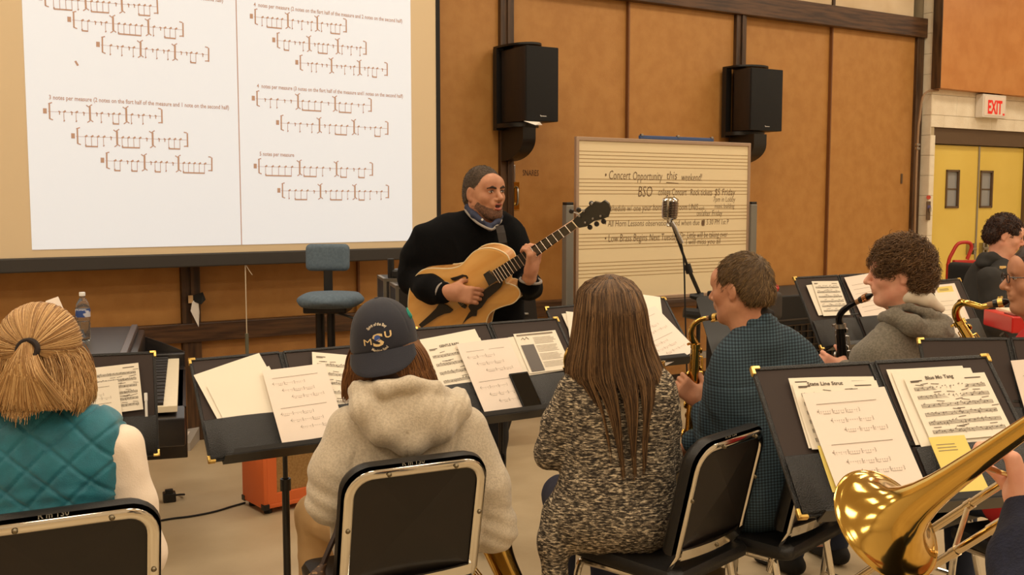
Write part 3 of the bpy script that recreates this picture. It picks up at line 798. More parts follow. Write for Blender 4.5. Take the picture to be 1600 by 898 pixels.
def music_stand(v, label, xs=0.0, h=.33, hw=.25, lip=True, foot_yaw=0, dz=-.009):
    M = pose(v); t = thing('music_stand', label, 'music stand', (0, 0, 0))
    Ml = M @ Matrix.Translation((0, 0, dz))
    # world-space stand: origin at the floor under the desk
    c = Ml @ Vector((xs, h*.42, -.03)); root = Matrix.Translation((c.x, c.y, 0)) @ Matrix.Rotation(v[3], 4, 'Z')
    D = root.inverted() @ Ml
    d = MB(D); pts = []
    for sx, sy, cx, cy in ((1, -1, hw-.02, .0), (1, 1, hw-.03, h-.03), (-1, 1, -hw+.03, h-.03), (-1, -1, -hw+.02, .0)):
        if sy < 0: pts.append((sx*hw, -.012)); continue
        rg = range(5) if sx > 0 else range(5)
        for k in rg:
            a = (k/4.)*math.pi/2+(0 if sx > 0 else math.pi/2); pts.append((cx+.03*math.cos(a), cy+.03*math.sin(a)))
    d.prism(pts, -.003, 0); d.build('desk', SATIN, t)
    if lip: MB(D).prism([(-hw, -.013), (hw, -.013), (hw, -.009), (-hw, -.009)], -.002, .05).prism([(-hw+.02, -.012), (hw-.02, -.012), (hw-.03, .006), (-hw+.03, .006)], .047, .05).build('lip', SATIN, t)
    loc = root.inverted() @ c
    MB().tube([(0, 0, loc.z+.01), (0, 0, .62)], .0085, 10).tube([(0, 0, .66), (0, 0, .12)], .0125, 12).build('pole', SATIN, t, smooth=True)
    MB().tube([(0, 0, .66), (0, 0, .62)], .018, 12).build('collar', BLACK, t, smooth=True)
    MB().box((-.035, -.03, loc.z-.03), (.035, .012, loc.z+.035), bev=.006).build('desk_bracket', SATIN, t)
    for k in range(3):
        a = foot_yaw+k*2*math.pi/3; l = MB().tube(smooth_path([(0, 0, .14), (.06*math.cos(a), .06*math.sin(a), .13), (.26*math.cos(a), .26*math.sin(a), .012)], 4), .011, 8).build('leg', SATIN, t, smooth=True)
        MB().tube([(.25*math.cos(a), .25*math.sin(a), .0), (.25*math.cos(a), .25*math.sin(a), .022)], .014, 8).build('rubber_tip', BLKM, l, smooth=True)
    place(t, root); return M
F1 = [-1.459, 3.287, 0.743, 0.38, 1.145, -0.009]; F2 = [-0.671, 3.276, 0.789, 0.481, 0.828, 0.018, 1.07]; F3 = [0.0484, 3.6025, 0.8322, 0.577, 0.867, -0.003, 1.1]
F7 = [0.867, 2.073, 0.966, 0.138, 0.821, 0.035]; F8 = [1.564, 3.014, 0.847, 0.037, 1.082, 0.004]; F5 = [1.656, 4.748, 0.922, 0.503, 1.04, 0.002]
F4 = [0.513, 4.209, 0.907, 0.303, 0.727, 0.063]; F6 = [2.205, 5.028, 0.866, 0.633, 1.081, -0.006]
M1 = music_folder(F1, 'black music folder with gold corners in front of the ponytailed woman'); music_stand(F1, 'black music stand in front of the ponytailed woman in the teal vest')
sheet(M1, (125, 577), (216, 567), (137, 650), z=.010, kind='score', label='printed part sheet standing in the folder beside the ponytailed woman', seed=3)
sheet(M1, (95, 606), (184, 594), (100, 668), z=.017, kind='rhythm', label='plain exercise sheet in front, nearest the blonde ponytail', seed=4)
# pen clipped to the pocket
pn = thing('pen', 'clear white pen clipped upright to the left folder pocket', 'pen', (0, 0, 0))
MB().tube([(0, 0, 0), (0, .075, 0)], .0045, 8).build('barrel', mat('pen_white', (225, 222, 215), .3), pn, smooth=True); MB().tube([(0, .055, .0), (0, .082, 0)], .0056, 8).build('cap', mat('pen_cap', (235, 232, 228), .25), pn, smooth=True)
a = onplane(M1, 229, 651, .02); place(pn, M1 @ Matrix.Translation((a[0], a[1], .022)))
M2 = music_folder(F2, 'black music folder with gold corners in front of the woman in the navy cap'); music_stand(F2, 'black music stand in front of the woman in the navy cap and hoodie', xs=-.03)
sheet(M2, (302, 588), (404, 554), None, z=.006, kind='blank', label='tilted blank-backed page leaning left in the capped woman\'s folder', seed=5, k=.3)
sheet(M2, (322, 604), (420, 573), None, z=.009, kind='blank', label='second tilted page tucked just under the leftmost blank page', seed=6, k=.2, h=.2)
sheet(M2, (487, 551), (556, 556), (500, 655), z=.006, kind='score', label='printed music page half hidden behind the navy cap', seed=8, w=.216)
sheet(M2, (409, 580), (507, 568), (439, 693), z=.022, kind='rhythm', m=PAPW, label='rhythm exercise page at the centre of the capped woman\'s folder', seed=9)
M3 = music_folder(F3, 'black music folder between the capped woman and the long-haired woman'); music_stand(F3, 'black music stand standing left of the long-haired woman', xs=-.02)
sheet(M3, (655, 531), (741, 515), None, z=.005, kind='blank', label='rearmost page peeking above the title page, right of the cap', seed=10)
sheet(M3, (662, 542), (752, 528), (690, 640), z=.009, kind='score', title='GENTLE RAIN', label='music page titled GENTLE RAIN right of the navy cap', seed=11, w=.216)
sheet(M3, (712, 538), (786, 529), (753, 652), z=.020, kind='rhythm', m=PAPW, label='rhythm exercise page overlapping the GENTLE RAIN page', seed=12, w=.205)
sheet(M3, (793, 528), (858, 520), (812, 588), z=.006, kind='blank', label='plain page hidden behind the printed flyer', seed=13)
sheet(M3, (801, 523), (867, 516), (821, 584), z=.009, kind='flyer', label='printed flyer with grey sidebar in the folder beside the long-haired woman', seed=14)
ph = thing('smartphone', 'black smartphone standing against the folder pocket beside the exercise page', 'phone', (0, 0, 0))
MB().box((-.037, -.0, -.004), (.037, .14, .004), bev=.003).build('case', BLKM, ph); MB().box((-.033, .006, .004), (.033, .134, .0048)).build('screen_glass', mat('phone_glass', (8, 8, 9), .08), ph)
a = onplane(M3, 832, 640, .02); place(ph, M3 @ Matrix.Translation((a[0]+.002, a[1]-.002, .026)) @ Matrix.Rotation(.02, 4, 'Z'))
M4 = music_folder(F4, 'black music folder behind the long-haired woman\'s head'); music_stand(F4, 'black music stand behind the long-haired woman')
sheet(M4, (877, 491), (940, 484), (898, 533), z=.006, kind='text', label='page fanned out left of the long brown hair', seed=15, h=.28)
sheet(M4, (884, 487), (946, 492), None, z=.010, kind='blank', label='rear page fanned behind the one left of the long brown hair', seed=16, h=.26, w=.2)
sheet(M4, (955, 454), (1031, 465), None, z=.005, kind='blank', label='rear bright page rising right of the long brown hair', seed=17, h=.27)
sheet(M4, (967, 504), (1037, 472), (1008, 588), z=.016, kind='rhythm', m=PAPW, label='tilted exercise page right of the long-haired woman, near the alto saxophone', seed=18, w=.216, h=.279)
M5 = music_folder(F5, 'black music folder in front of the curly-haired saxophonist'); music_stand(F5, 'black music stand in front of the curly-haired saxophonist')
sheet(M5, (1259, 446), (1300, 441), (1272, 493), z=.006, kind='blank', label='page tucked behind the staff page left of the black saxophone', seed=19)
sheet(M5, (1267, 440), (1309, 439), (1279, 493), z=.010, kind='score', label='printed staff page left of the black saxophone', seed=20)
sheet(M5, (1318, 434), (1364, 426), (1341, 503), z=.008, kind='text', m=PAPW, label='bright page directly behind the black saxophone neck', seed=21, w=.21)
M6 = music_folder(F6, 'black music folder right of the curly head, before the yellow doors'); music_stand(F6, 'black music stand right of the curly head')
sheet(M6, (1456, 446), (1498, 442), None, z=.006, kind='blank', m=PAPW, label='white page under the yellow sheet beside the gold tenor saxophone neck', seed=22, h=.27, w=.2)
sheet(M6, (1462, 449), (1494, 446), None, z=.009, kind='yellow', m=PAPY, label='yellow sheet on the farthest folder near the yellow doors', seed=23, h=.09, w=.14)
sheet(M6, (1459, 458), (1500, 455), None, z=.013, kind='text', label='front page on the farthest folder near the yellow doors', seed=24, h=.24, w=.19)
M7 = music_folder(F7, 'large open black music folder behind the trombone bell'); music_stand(F7, 'black music stand holding the folder behind the trombone bell')
sheet(M7, (1231, 592), (1357, 589), (1256, 700), z=.006, kind='score', label='rearmost page of the pile behind the State Line Strut page', seed=25, w=.2)
sheet(M7, (1236, 600), (1362, 595), (1261, 702), z=.009, kind='score', title='State Line Strut', label='music page titled State Line Strut in the big folder', seed=26, w=.2)
sheet(M7, (1276, 698), (1330, 694), (1292, 769), z=.014, kind='yellow', m=PAPY, label='yellow sheet in the left pocket of the big folder', seed=27)
sheet(M7, (1252, 616), (1362, 607), (1307, 769), z=.022, kind='rhythm', m=PAPW, label='rhythm exercise page just left above the trombone bell', seed=28, w=.195)
sheet(M7, (1384, 578), (1502, 573), (1431, 695), z=.006, kind='text', label='rear page in the right half of the big folder', seed=29)
sheet(M7, (1392, 582), (1515, 576), None, z=.009, kind='blank', label='middle page in the right half of the big folder', seed=30, h=.2)
sheet(M7, (1411, 592), (1531, 583), (1448, 690), z=.013, kind='score', title='Blue Mo Tang', label='front staff page in the right half of the big folder', seed=31, w=.2)
sheet(M7, (1449, 685), (1506, 680), (1482, 779), z=.02, kind='yellow', m=PAPY, label='yellow handwritten note just above the trombone tube', seed=32)
M8 = music_folder(F8, 'black music folder cut by the right edge of the photo, behind the big folder'); music_stand(F8, 'black music stand cut by the right edge of the photo')
sheet(M8, (1578, 564), (1672, 556), None, z=.010, kind='text', m=PAPW, label='page cut by the right edge of the photo in the rear folder', seed=33, w=.2)
F9 = [1.16, 4.95, .84, .35, 1.0, .0]
music_stand(F9, 'empty black music stand just beyond the saxophonist in the checked shirt', hw=.2, h=.33)

# ================================================================ band chairs
VINYL = mat('chair_vinyl', (17, 15, 14), .45, bump=.15, bscale=300)
BACKP = mat('chair_back_panel', (20, 11, 8), .42, rgb2=(14, 8, 6), nscale=6)
def band_chair(label, loc, yaw, group=None, writing=True, W=.40):
    t = thing('band_chair', label, 'chair', loc, yaw, group); w2 = W/2
    rec = math.radians(13); B = Matrix.Translation((0, -.20, .50)) @ Matrix.Rotation(rec, 4, 'X')   # back frame: x, z up, -y rear
    def arc(z0, z1, hw0, hw1, r, n=7):
        pts = [(-hw0, z0)]
        for k in range(n+1):
            a = math.pi-math.pi/2*k/n; pts.append((-hw1+r+r*math.cos(a), z1-r+r*math.sin(a)))
        for k in range(n+1):
            a = math.pi/2-math.pi/2*k/n; pts.append((hw1-r+r*math.cos(a), z1-r+r*math.sin(a)))
        pts.append((hw0, z0)); return pts
    def curve_y(x): return -.018*(1-(x/w2)**2)
    # padded front
    o = arc(.0, .378, w2+.008, w2+.008, .085); vs = []; fs = []; n = len(o)
    layers = [(.0, 1.0), (.02, 1.012), (.036, .985), (.045, .93)]
    for dy, sc in layers:
        for x, z in o: vs.append((x*sc, dy+curve_y(x), .19+(z-.19)*sc))
    for L in range(len(layers)-1):
        for i in range(n):
            j = (i+1) % n; fs.append((L*n+i, L*n+j, (L+1)*n+j, (L+1)*n+i))
    c0 = len(vs); vs.append((0, .052-.018, .205)); q = (len(layers)-1)*n
    for i in range(n): fs.append((q+i, q+(i+1) % n, c0))
    pad = MB(B).add(vs, fs).build('backrest_pad', VINYL, t, smooth=True, angle=60)
    # rear panel
    o2 = arc(.0, .345, w2-.02, w2-.02, .06); n2 = len(o2); vs = [(x, -.002+curve_y(x), z) for x, z in o2]+[(0, -.002-.018, .2)]
    MB(B).add(vs, [(i, (i+1) % n2, n2) for i in range(n2)]).build('back_panel', BACKP, t)
    # flat-oval chrome frame (post - hoop - post), swept with a flat section
    path = [(-w2+.012, .02, -.16), (-w2+.012, .012, -.07)]+[(x, curve_y(x)-.008, z) for x, z in arc(.0, .356, w2-.012, w2-.012, .07)]+[(w2-.012, .012, -.07), (w2-.012, .02, -.16)]
    N = len(path); vs = []; fs = []; pv = [Vector(p) for p in path]
    for i in range(N):
        tg = (pv[min(i+1, N-1)]-pv[max(i-1, 0)]).normalized(); side = tg.cross(Vector((0, 1, 0))).normalized(); nn = side.cross(tg)
        for k in range(8):
            a = 2*math.pi*k/8; vs.append(pv[i]+side*math.cos(a)*.0145+nn*math.sin(a)*.006)
    for i in range(N-1):
        for k in range(8): fs.append((i*8+k, i*8+(k+1) % 8, (i+1)*8+(k+1) % 8, (i+1)*8+k))
    MB(B).add(vs, fs).build('back_frame', CHROME, t, smooth=True, angle=50)
    MB(B).add([(x, curve_y(x)-.014+dy, z) for dy in (0, .008) for z in (-.016, .018) for x in np.linspace(-w2+.02, w2-.02, 9)],
              [(i, i+1, i+10, i+9) for i in range(8)]+[(18+i, 27+i, 28+i, 19+i) for i in range(8)]+[(9+i, 10+i, 28+i, 27+i) for i in range(8)]).build('crossbar', CHROME, t)
    for x, z in ((-w2*.45, .356), (w2*.5, .356), (-w2+.012, .19), (w2-.012, .19), (0, .0)):
        MB(B @ Matrix.Translation((x, curve_y(x)-.016, z)) @ Matrix.Rotation(math.pi/2, 4, 'X')).lathe([(0, .004), (.004, .004), (.007, 0), (.007, -.003)], 10).build('screw', mat('screw', (120, 110, 90), .35, metal=1), t, smooth=True)
    if writing:
        wm = MB(B @ Matrix.Translation((-.05, -.0045, .3655)) @ Matrix.Rotation(math.radians(62), 4, 'X')); add_text(wm, 'R m 130', .02, 0, 0, 0, bold=.0003)
        wm.build('painted_number', mat('paint_mark', (200, 195, 180), .5), t)
    # seat
    sp = []
    for cx, cy, a0 in ((w2-.05, .18, 0), (-w2+.05, .18, 90), (-w2+.03, -.19, 180), (w2-.03, -.19, 270)):
        for k in range(6): a = math.radians(a0+18*k); sp.append((cx+.04*math.cos(a), cy+.04*math.sin(a)))
    vs = []; fs = []; n = len(sp); Ls = [(.405, .97), (.41, 1.0), (.432, 1.01), (.448, .97), (.452, .8)]
    for z, sc in Ls:
        for x, y in sp: vs.append((x*sc*1.04, y*sc, z))
    for L in range(len(Ls)-1):
        for i in range(n): fs.append((L*n+i, L*n+(i+1) % n, (L+1)*n+(i+1) % n, (L+1)*n+i))
    fs.append(tuple(range(n-1, -1, -1))); fs.append(tuple((len(Ls)-1)*n+i for i in range(n)))
    MB().add(vs, fs).build('seat', VINYL, t, smooth=True, angle=50)
    for s_ in (-1, 1):
        x = s_*(w2-.012); lo = B @ Vector((x, .02, -.16))
        MB().tube(smooth_path([lo, (x, -.16, .39), (x*1.03, -.20, .2), (x*1.06, -.25, .012)], 5), .0125, 10).build('leg', CHROME, t, smooth=True)
        MB().tube(smooth_path([(x*.96, -.14, .39), (x*.96, .12, .39), (x*.98, .185, .37), (x*1.02, .2, .2), (x*1.06, .215, .012)], 5), .0125, 10).build('leg', CHROME, t, smooth=True)
        MB().tube([(x*1.04, -.215, .14), (x*1.04, .205, .14)], .008, 8).build('stretcher', CHROME, t, smooth=True)
        for y in (-.25, .215): MB().tube([(x*1.06, y, 0), (x*1.06, y, .02)], .016, 10).build('glide', BLKM, t, smooth=True)
    return t
def chair_at(px, py, yaw, z=.855):
    p = Pz(px, py, z); off = Matrix.Rotation(yaw, 3, 'Z') @ Vector((0, .285, 0)); return (p.x+off.x, p.y+off.y, 0)
y1_, y2_, y3_ = math.radians(28), math.radians(27), math.radians(47)
ch1 = chair_at(95, 806, y1_); ch2 = chair_at(654, 716, y2_, .87); ch3 = chair_at(1146, 681, y3_)
band_chair('black and chrome band chair under the ponytailed woman in the teal vest', ch1, y1_, W=.44)
band_chair('black and chrome band chair under the woman in the navy cap', ch2, y2_, W=.425)
band_chair('black and chrome band chair under the long-haired woman, back turned sideways', ch3, y3_, W=.40)
p = Pz(1186, 812, .45); ch4 = (p.x, p.y, 0); y4_ = math.radians(48)
band_chair('black and chrome band chair under the saxophonist in the checked shirt', ch4, y4_)
ch5 = (1.50, 3.85, 0); band_chair('band chair under the curly-haired saxophonist', ch5, math.radians(35))
ch6 = (1.80, 3.40, 0); band_chair('band chair under the bespectacled man in red', ch6, math.radians(22))

# ================================================================ orange amplifier
fl = Pz(413, 806, 0); bk = Pz(379, 788, 0); am = thing('guitar_amplifier', 'orange guitar amplifier with tan grille on the floor under a music stand', 'amplifier', (0, 0, 0))
dv = (bk-fl); dep = dv.length; AW, AH = .52, .50
ORG = mat('orange_vinyl', (222, 108, 50), .5, bump=.2, bscale=300); GCL = mat('grille_cloth', (170, 132, 78), .8, rgb2=(150, 112, 62), nscale=120, bump=.3, bscale=300)
b_ = MB(); b_.box((0, 0, .03), (.022, dep, AH), bev=.006).box((AW-.022, 0, .03), (AW, dep, AH), bev=.006).box((.02, 0, AH-.022), (AW-.02, dep, AH), bev=.006).box((.02, 0, .03), (AW-.02, dep, .055), bev=.006).box((.01, dep-.02, .04), (AW-.01, dep-.005, AH-.01))
b_.build('cabinet', ORG, am, smooth=True)
f_ = MB()
for q in ((.02, .052, .075, AH-.02), (AW-.075, .052, AW-.02, AH-.02), (.07, .052, AW-.07, .105), (.07, AH-.06, AW-.07, AH-.02)): f_.box((q[0], .002, q[1]), (q[2], .02, q[3]), bev=.004)
f_.build('baffle_frame', ORG, am); MB().box((.07, .012, .1), (AW-.07, .022, AH-.17)).build('grille', GCL, am)
MB().box((.07, .008, AH-.165), (AW-.07, .022, AH-.06)).build('control_panel', mat('amp_panel', (225, 215, 195), .5), am)
for k in range(6): MB(Matrix.Translation((.12+.056*k, .006, AH-.11)) @ Matrix.Rotation(math.pi/2, 4, 'X')).lathe([(0, .016), (.01, .016), (.012, 0)], 12).build('knob', BLACK, am, smooth=True)
MB().tube(smooth_path([(AW/2-.09, dep/2, AH), (AW/2-.07, dep/2, AH+.03), (AW/2+.07, dep/2, AH+.03), (AW/2+.09, dep/2, AH)], 4), .012, 8).build('handle', BLACK, am, smooth=True)
for x, y in ((.04, .04), (AW-.04, .04), (.04, dep-.04), (AW-.04, dep-.04)): MB().tube([(x, y, 0), (x, y, .032)], .02, 10).build('foot', BLKM, am)
for x, y in ((0, 0), (0, dep), (AW, 0)): MB().box((x-.004 if x == 0 else x-.03, y-.004 if y == 0 else y-.03, .026), (x+.03 if x == 0 else x+.004, y+.03 if y == 0 else y+.004, .055), bev=.003).build('corner_cap', BLACK, am)
place(am, Matrix.Translation(fl) @ Matrix.Rotation(math.atan2(-dv.x, dv.y), 4, 'Z'))
cb = thing('power_cable', 'black cable crossing the floor to the orange amplifier', 'cable', (0, 0, 0))
cp_ = [Pz(x, y, .006) for x, y in ((240, 815), (268, 810), (300, 806), (335, 799), (362, 791), (383, 785))]
o0 = cp_[0].copy(); MB().tube(smooth_path([p-o0 for p in cp_], 5), .0055, 6).build('cord', BLKM, cb, smooth=True); cb.location = o0
q = Pz(264, 783, 0); ad = thing('power_adapter', 'small black adapter on the floor beside the ponytailed woman\'s sleeve', 'adapter', q, .4)
MB().box((-.03, -.03, 0), (.035, .03, .05), bev=.006).build('case', BLACK, ad); MB().tube(smooth_path([(.03, 0, .03), (.06, 0, .03), (.08, .03, .02), (.06, .08, .008)], 4), .006, 6).build('cord_end', BLKM, ad, smooth=True); MB().box((-.02, -.034, .05), (.02, -.01, .072), bev=.003).build('plug', BLACK, ad)

# ================================================================ digital piano at the left
PB = mat('piano_black', (34, 30, 30), .28); PG = mat('piano_top', (52, 50, 54), .3)
k0 = Pz(278, 610, .74); k1 = Pz(280, 560, .74); ldir = (k1-k0); ldir.z = 0; ang = math.atan2(-ldir.x, ldir.y)
pia = thing('digital_piano', 'black digital piano with ivory keys behind the left folder', 'piano', (0, 0, 0))
L1 = ldir.length; L0 = L1-1.32     # local: x = right (player side), y = along keyboard (away), keys end at x=0
MB().box((-.46, L0-.05, .58), (.03, L1+.03, .70), bev=.01).box((-.46, L0-.05, .70), (-.17, L1+.03, .90), bev=.01).build('case', PB, pia, smooth=True)
MB().box((-.48, L0-.06, .90), (-.20, L1-.0, .925), bev=.006).build('lid', PG, pia)
MB().box((-.23, L0-.03, .925), (-.20, L1-.1, .945), bev=.004).build('lid_edge', mat('lid_rail', (95, 90, 95), .25), pia)
wk = 52; kw = (L1-L0)/wk
IV = mat('ivory', (240, 226, 196), .35)
for i in range(wk): MB().box((-.15, L0+i*kw+.0006, .715), (0, L0+(i+1)*kw-.0006, .742), bev=.0015).build('white_key', IV, pia)
for i in range(wk-1):
    if i % 7 in (2, 6): continue
    MB().box((-.15, L0+(i+1)*kw-.006, .742), (-.055, L0+(i+1)*kw+.006, .756), bev=.002).build('black_key', PB, pia)
MB().box((-.46, L1+.0, .60), (.03, L1+.035, .77), bev=.008).build('key_block', PB, pia)
cu = [(-.47, .76)]+[(-.47+.5*k/8, .77+.145*math.cos(math.pi/2*(k/8.)**1.1)) for k in range(9)]
MB(Matrix(((1, 0, 0, 0), (0, 0, -1, L1+.05), (0, 1, 0, 0), (0, 0, 0, 1)))).prism([(-.47, .6), (.03, .6)]+list(reversed(cu[1:])), 0, .02).build('end_cheek', PB, pia)
MB().box((-.16, L0+.2, .47), (.035, L1-.12, .70), bev=.004).build('front_panel', mat('piano_panel', (30, 18, 14), .25), pia)
for y in (L0+.05, L1-.08): MB().box((-.42, y, 0), (-.36, y+.06, .58)).build('leg', PB, pia); MB().box((-.46, y, 0), (-.22, y+.06, .04)).build('foot', PB, pia)
place(pia, Matrix.Translation((k0.x, k0.y, 0)) @ Matrix.Rotation(ang, 4, 'Z'))
# pedal unit
q = Pz(272, 705, 0); pu = thing('pedal_unit', 'silver-grey pedal unit with three black slots on the floor under the piano', 'pedal unit', (q.x, q.y, 0), .1)
MB().add([(-.14, 0, 0), (.1, 0, 0), (.1, .3, 0), (-.14, .3, 0), (-.14, 0, .05), (.1, 0, .05), (.1, .3, .09), (-.14, .3, .09)], [(3, 2, 1, 0), (4, 5, 6, 7), (0, 1, 5, 4), (1, 2, 6, 5), (2, 3, 7, 6), (3, 0, 4, 7)]).build('body', mat('pedal_grey', (165, 158, 150), .4), pu)
MB().add([(-.12, .02, .056), (.06, .02, .056), (.06, .2, .082), (-.12, .2, .082)], [(0, 1, 2, 3)]).build('top_plate', mat('pedal_white', (225, 215, 205), .5), pu)
for k in range(3): MB(Matrix.Translation((-.085+.05*k, .09, .068)) @ Matrix.Rotation(.14, 4, 'X')).lathe([(0, .006), (.014, .006), (.02, 0)], 10, M=Matrix.Scale(1.6, 4, (0, 1, 0))).build('pedal', BLKM, pu, smooth=True)
# bottle on the piano lid
bp_ = Pz(131, 531, .925)
bt = thing('water_bottle', 'clear plastic water bottle with a blue label standing on the piano', 'bottle', bp_)
PET = mat('clear_plastic', (235, 240, 245), .08, trans=.95, ior=1.25)
pf = [(0, .0), (.026, .0), (.032, .008)]+[(.0325-.0018*(i % 2), .012+.011*i) for i in range(8)]+[(.033, .10), (.033, .155), (.028, .175), (.017, .195), (.0125, .203), (.0125, .214)]
MB().lathe(pf, 24).build('body', PET, bt, smooth=True, angle=60)
MB().lathe([(.0336, .112), (.0338, .115), (.0338, .146), (.0336, .149)], 24).build('label', mat('bottle_label', (50, 80, 150), .4, rgb2=(205, 205, 215), nscale=22, mix=(.48, .52)), bt, smooth=True)
MB().lathe([(.0, .229), (.013, .229), (.0142, .226), (.0142, .212), (.013, .211)], 20).build('cap', mat('bottle_cap', (240, 238, 235), .4), bt, smooth=True)
MB().lathe([(0, .003), (.029, .006), (.030, .09), (0, .09)], 20).build('water', mat('water', (230, 236, 240), .02, trans=1, ior=1.33), bt, smooth=True)
q = P(82, 478, 4.75); pq = thing('loose_paper', 'small white paper propped on the piano above the blonde hair', 'paper', (q.x, q.y, q.z-.09), .3)
MB().add([(-.03, 0, 0), (.075, .0, 0), (.02, .05, .13), (-.035, .05, .11)], [(0, 1, 2, 3)]).box((-.04, .01, -.0), (.08, .02, .004)).build('page', PAPW, pq)
MB().box((-.06, .05, -.2), (.09, .07, .035), bev=.01).build('paper_rest', PG, pq)

# ================================================================ tall swivel chair
q = P(509, 470, 6.15); q.z = 0
sc_ = thing('swivel_chair', 'blue-grey upholstered tall swivel chair below the projection screen', 'chair', (q.x+.03, q.y, 0), 0)
BLU = mat('blue_fabric', (98, 114, 128), .9, rgb2=(86, 102, 116), nscale=60, bump=.3, bscale=300)
zs = P(520, 468, 6.15).z
sdf_obj(SDF().ell((0.0, 0, zs), (.205, .20, .042), k=.01).box((0.0, 0, zs), (.16, .16, .03), rd=.03, k=.05), 'seat', BLU, sc_, res=.012)
zb_ = P(508, 402, 6.35).z
sdf_obj(SDF().box((-.05, .2, zb_), (.137, .032, .085), rot=Matrix.Rotation(-.06, 4, 'X'), rd=.032, k=.01), 'backrest', BLU, sc_, res=.01)
MB().box((-.075, .18, zs-.06), (-.02, .2, zb_), bev=.006).build('back_post', BLACK, sc_)
MB().box((-.15, -.1, zs-.075), (.11, .14, zs-.03), bev=.01).build('mechanism', BLACK, sc_); MB().tube([(.05, -.08, zs-.07), (.17, -.14, zs-.1)], .008, 8).build('lever', BLACK, sc_)
MB().tube([(-.085, .1, .12), (-.085, .1, zs-.06)], .028, 12).build('post', BLACK, sc_, smooth=True); MB().tube([(0.0, .0, .1), (0.0, .0, zs-.06)], .024, 12).build('post', BLACK, sc_, smooth=True)
MB().lathe([(.17, .33), (.185, .34), (.185, .36), (.17, .37), (.165, .35), (.17, .33)], 24).build('foot_ring', BLACK, sc_, smooth=True)
for k in range(5):
    a = k*2*math.pi/5+.3; l = MB().tube([(0, 0, .13), (.27*math.cos(a), .27*math.sin(a), .07)], [.025, .018], 8).build('leg', BLACK, sc_, smooth=True)
    MB(Matrix.Translation((.27*math.cos(a), .27*math.sin(a), .028)) @ Matrix.Rotation(a, 4, 'Z') @ Matrix.Rotation(math.pi/2, 4, 'Y')).lathe([(0, -.02), (.026, -.02), (.028, 0), (.026, .02), (0, .02)], 12).build('caster', BLKM, l, smooth=True)

# ================================================================ cases and gear behind the guitarist
def road_case(label, x0, x1, yt, Y, dep, hgt=None, yaw=0.3, z0=0):
    a = P(x0, yt, Y); b = P(x1, yt, Y); t = thing('road_case', label, 'case', (a.x, a.y, z0), yaw); w_ = (b.x-a.x)/math.cos(yaw); h_ = a.z-z0
    MB().box((0, 0, 0), (w_, dep, h_), bev=.004).build('shell', mat('case_black', (32, 26, 23), .5), t)
    e = MB(); r_ = .014
    for x in (0, w_):
        for y in (0, dep): e.box((x-r_ if x else -.003, y-r_ if y else -.003, 0), (x+.003 if x else r_, y+.003 if y else r_, h_+.003))
    for z in (0.01, h_):
        for y in (0, dep): e.box((0, y-r_ if y else -.003, z-r_), (w_, y+.003 if y else r_, z+.003))
        for x in (0, w_): e.box((x-r_ if x else -.003, 0, z-r_), (x+.003 if x else r_, dep, z+.003))
    e.build('edge_strip', mat('case_edge', (140, 132, 118), .35, metal=.7), t)
    MB().box((w_*.4, -.012, h_*.6), (w_*.6, 0, h_*.66), bev=.003).build('latch', STEEL, t)
    return t
road_case('black metal-edged case left behind the guitarist, rear one', 600, 650, 436, 5.75, .3, yaw=.25)
road_case('black metal-edged case left behind the guitarist, front one', 619, 665, 447, 5.35, .25, yaw=.25)
q = P(611, 434, 5.85); tb = thing('black_tube_holder', 'short black upright tube standing on the rear case behind the guitarist', 'holder', (q.x, q.y, q.z+.0))
MB().tube([(0, 0, 0), (0, 0, .11)], .019, 10).build('tube', BLACK, tb, smooth=True); MB().box((.01, -.05, 0), (.14, .08, .05), bev=.01).build('box', BLACK, tb)
q = P(806, 466, 6.6); ws = thing('wooden_stool', 'light wooden box stool behind the guitarist\'s right elbow', 'stool', (q.x, q.y, 0), .1)
MB().box((-.17, 0, q.z-.45), (.07, .25, q.z), bev=.006).build('panel', mat('light_wood', (214, 160, 110), .5, rgb2=(198, 142, 92), nscale=4, stretch=(8, 8, 1)), ws)
for x in (-.045, .03):
    for y in (.01, .23): MB().box((x-.12, y, 0), (x-.105, y+.015, q.z-.44)).build('leg', mat('light_wood', (214, 160, 110), .5), ws)
q = P(828, 455, 6.5); gc = thing('instrument_case', 'tall black instrument case with a silver latch leaning behind the guitarist', 'case', (q.x, q.y, 0), .1)
MB().add([(-.32, 0, 0), (-.17, 0, 0), (-.17, .12, 0), (-.32, .12, 0), (-.10, 0, q.z-.28), (.06, 0, q.z-.28), (.06, .12, q.z-.28), (-.10, .12, q.z-.28), (-.13, 0, q.z), (.03, 0, q.z), (.03, .12, q.z), (-.13, .12, q.z)], [(3, 2, 1, 0), (8, 9, 10, 11)]+[(b+i, b+(i+1) % 4, b+4+(i+1) % 4, b+4+i) for b in (0, 4) for i in range(4)]).build('shell', mat('case_black2', (28, 22, 19), .45), gc)
zl = P(820, 491, 6.45).z; MB(Matrix.Translation((-.06, -.012, zl))).lathe([(.02, -.004), (.03, 0), (.02, .004)], 12, M=Matrix.Scale(1.4, 4, (1, 0, 0))).box((-.045, -.006, -.006), (.05, .008, .006), bev=.003).build('latch', STEEL, gc)
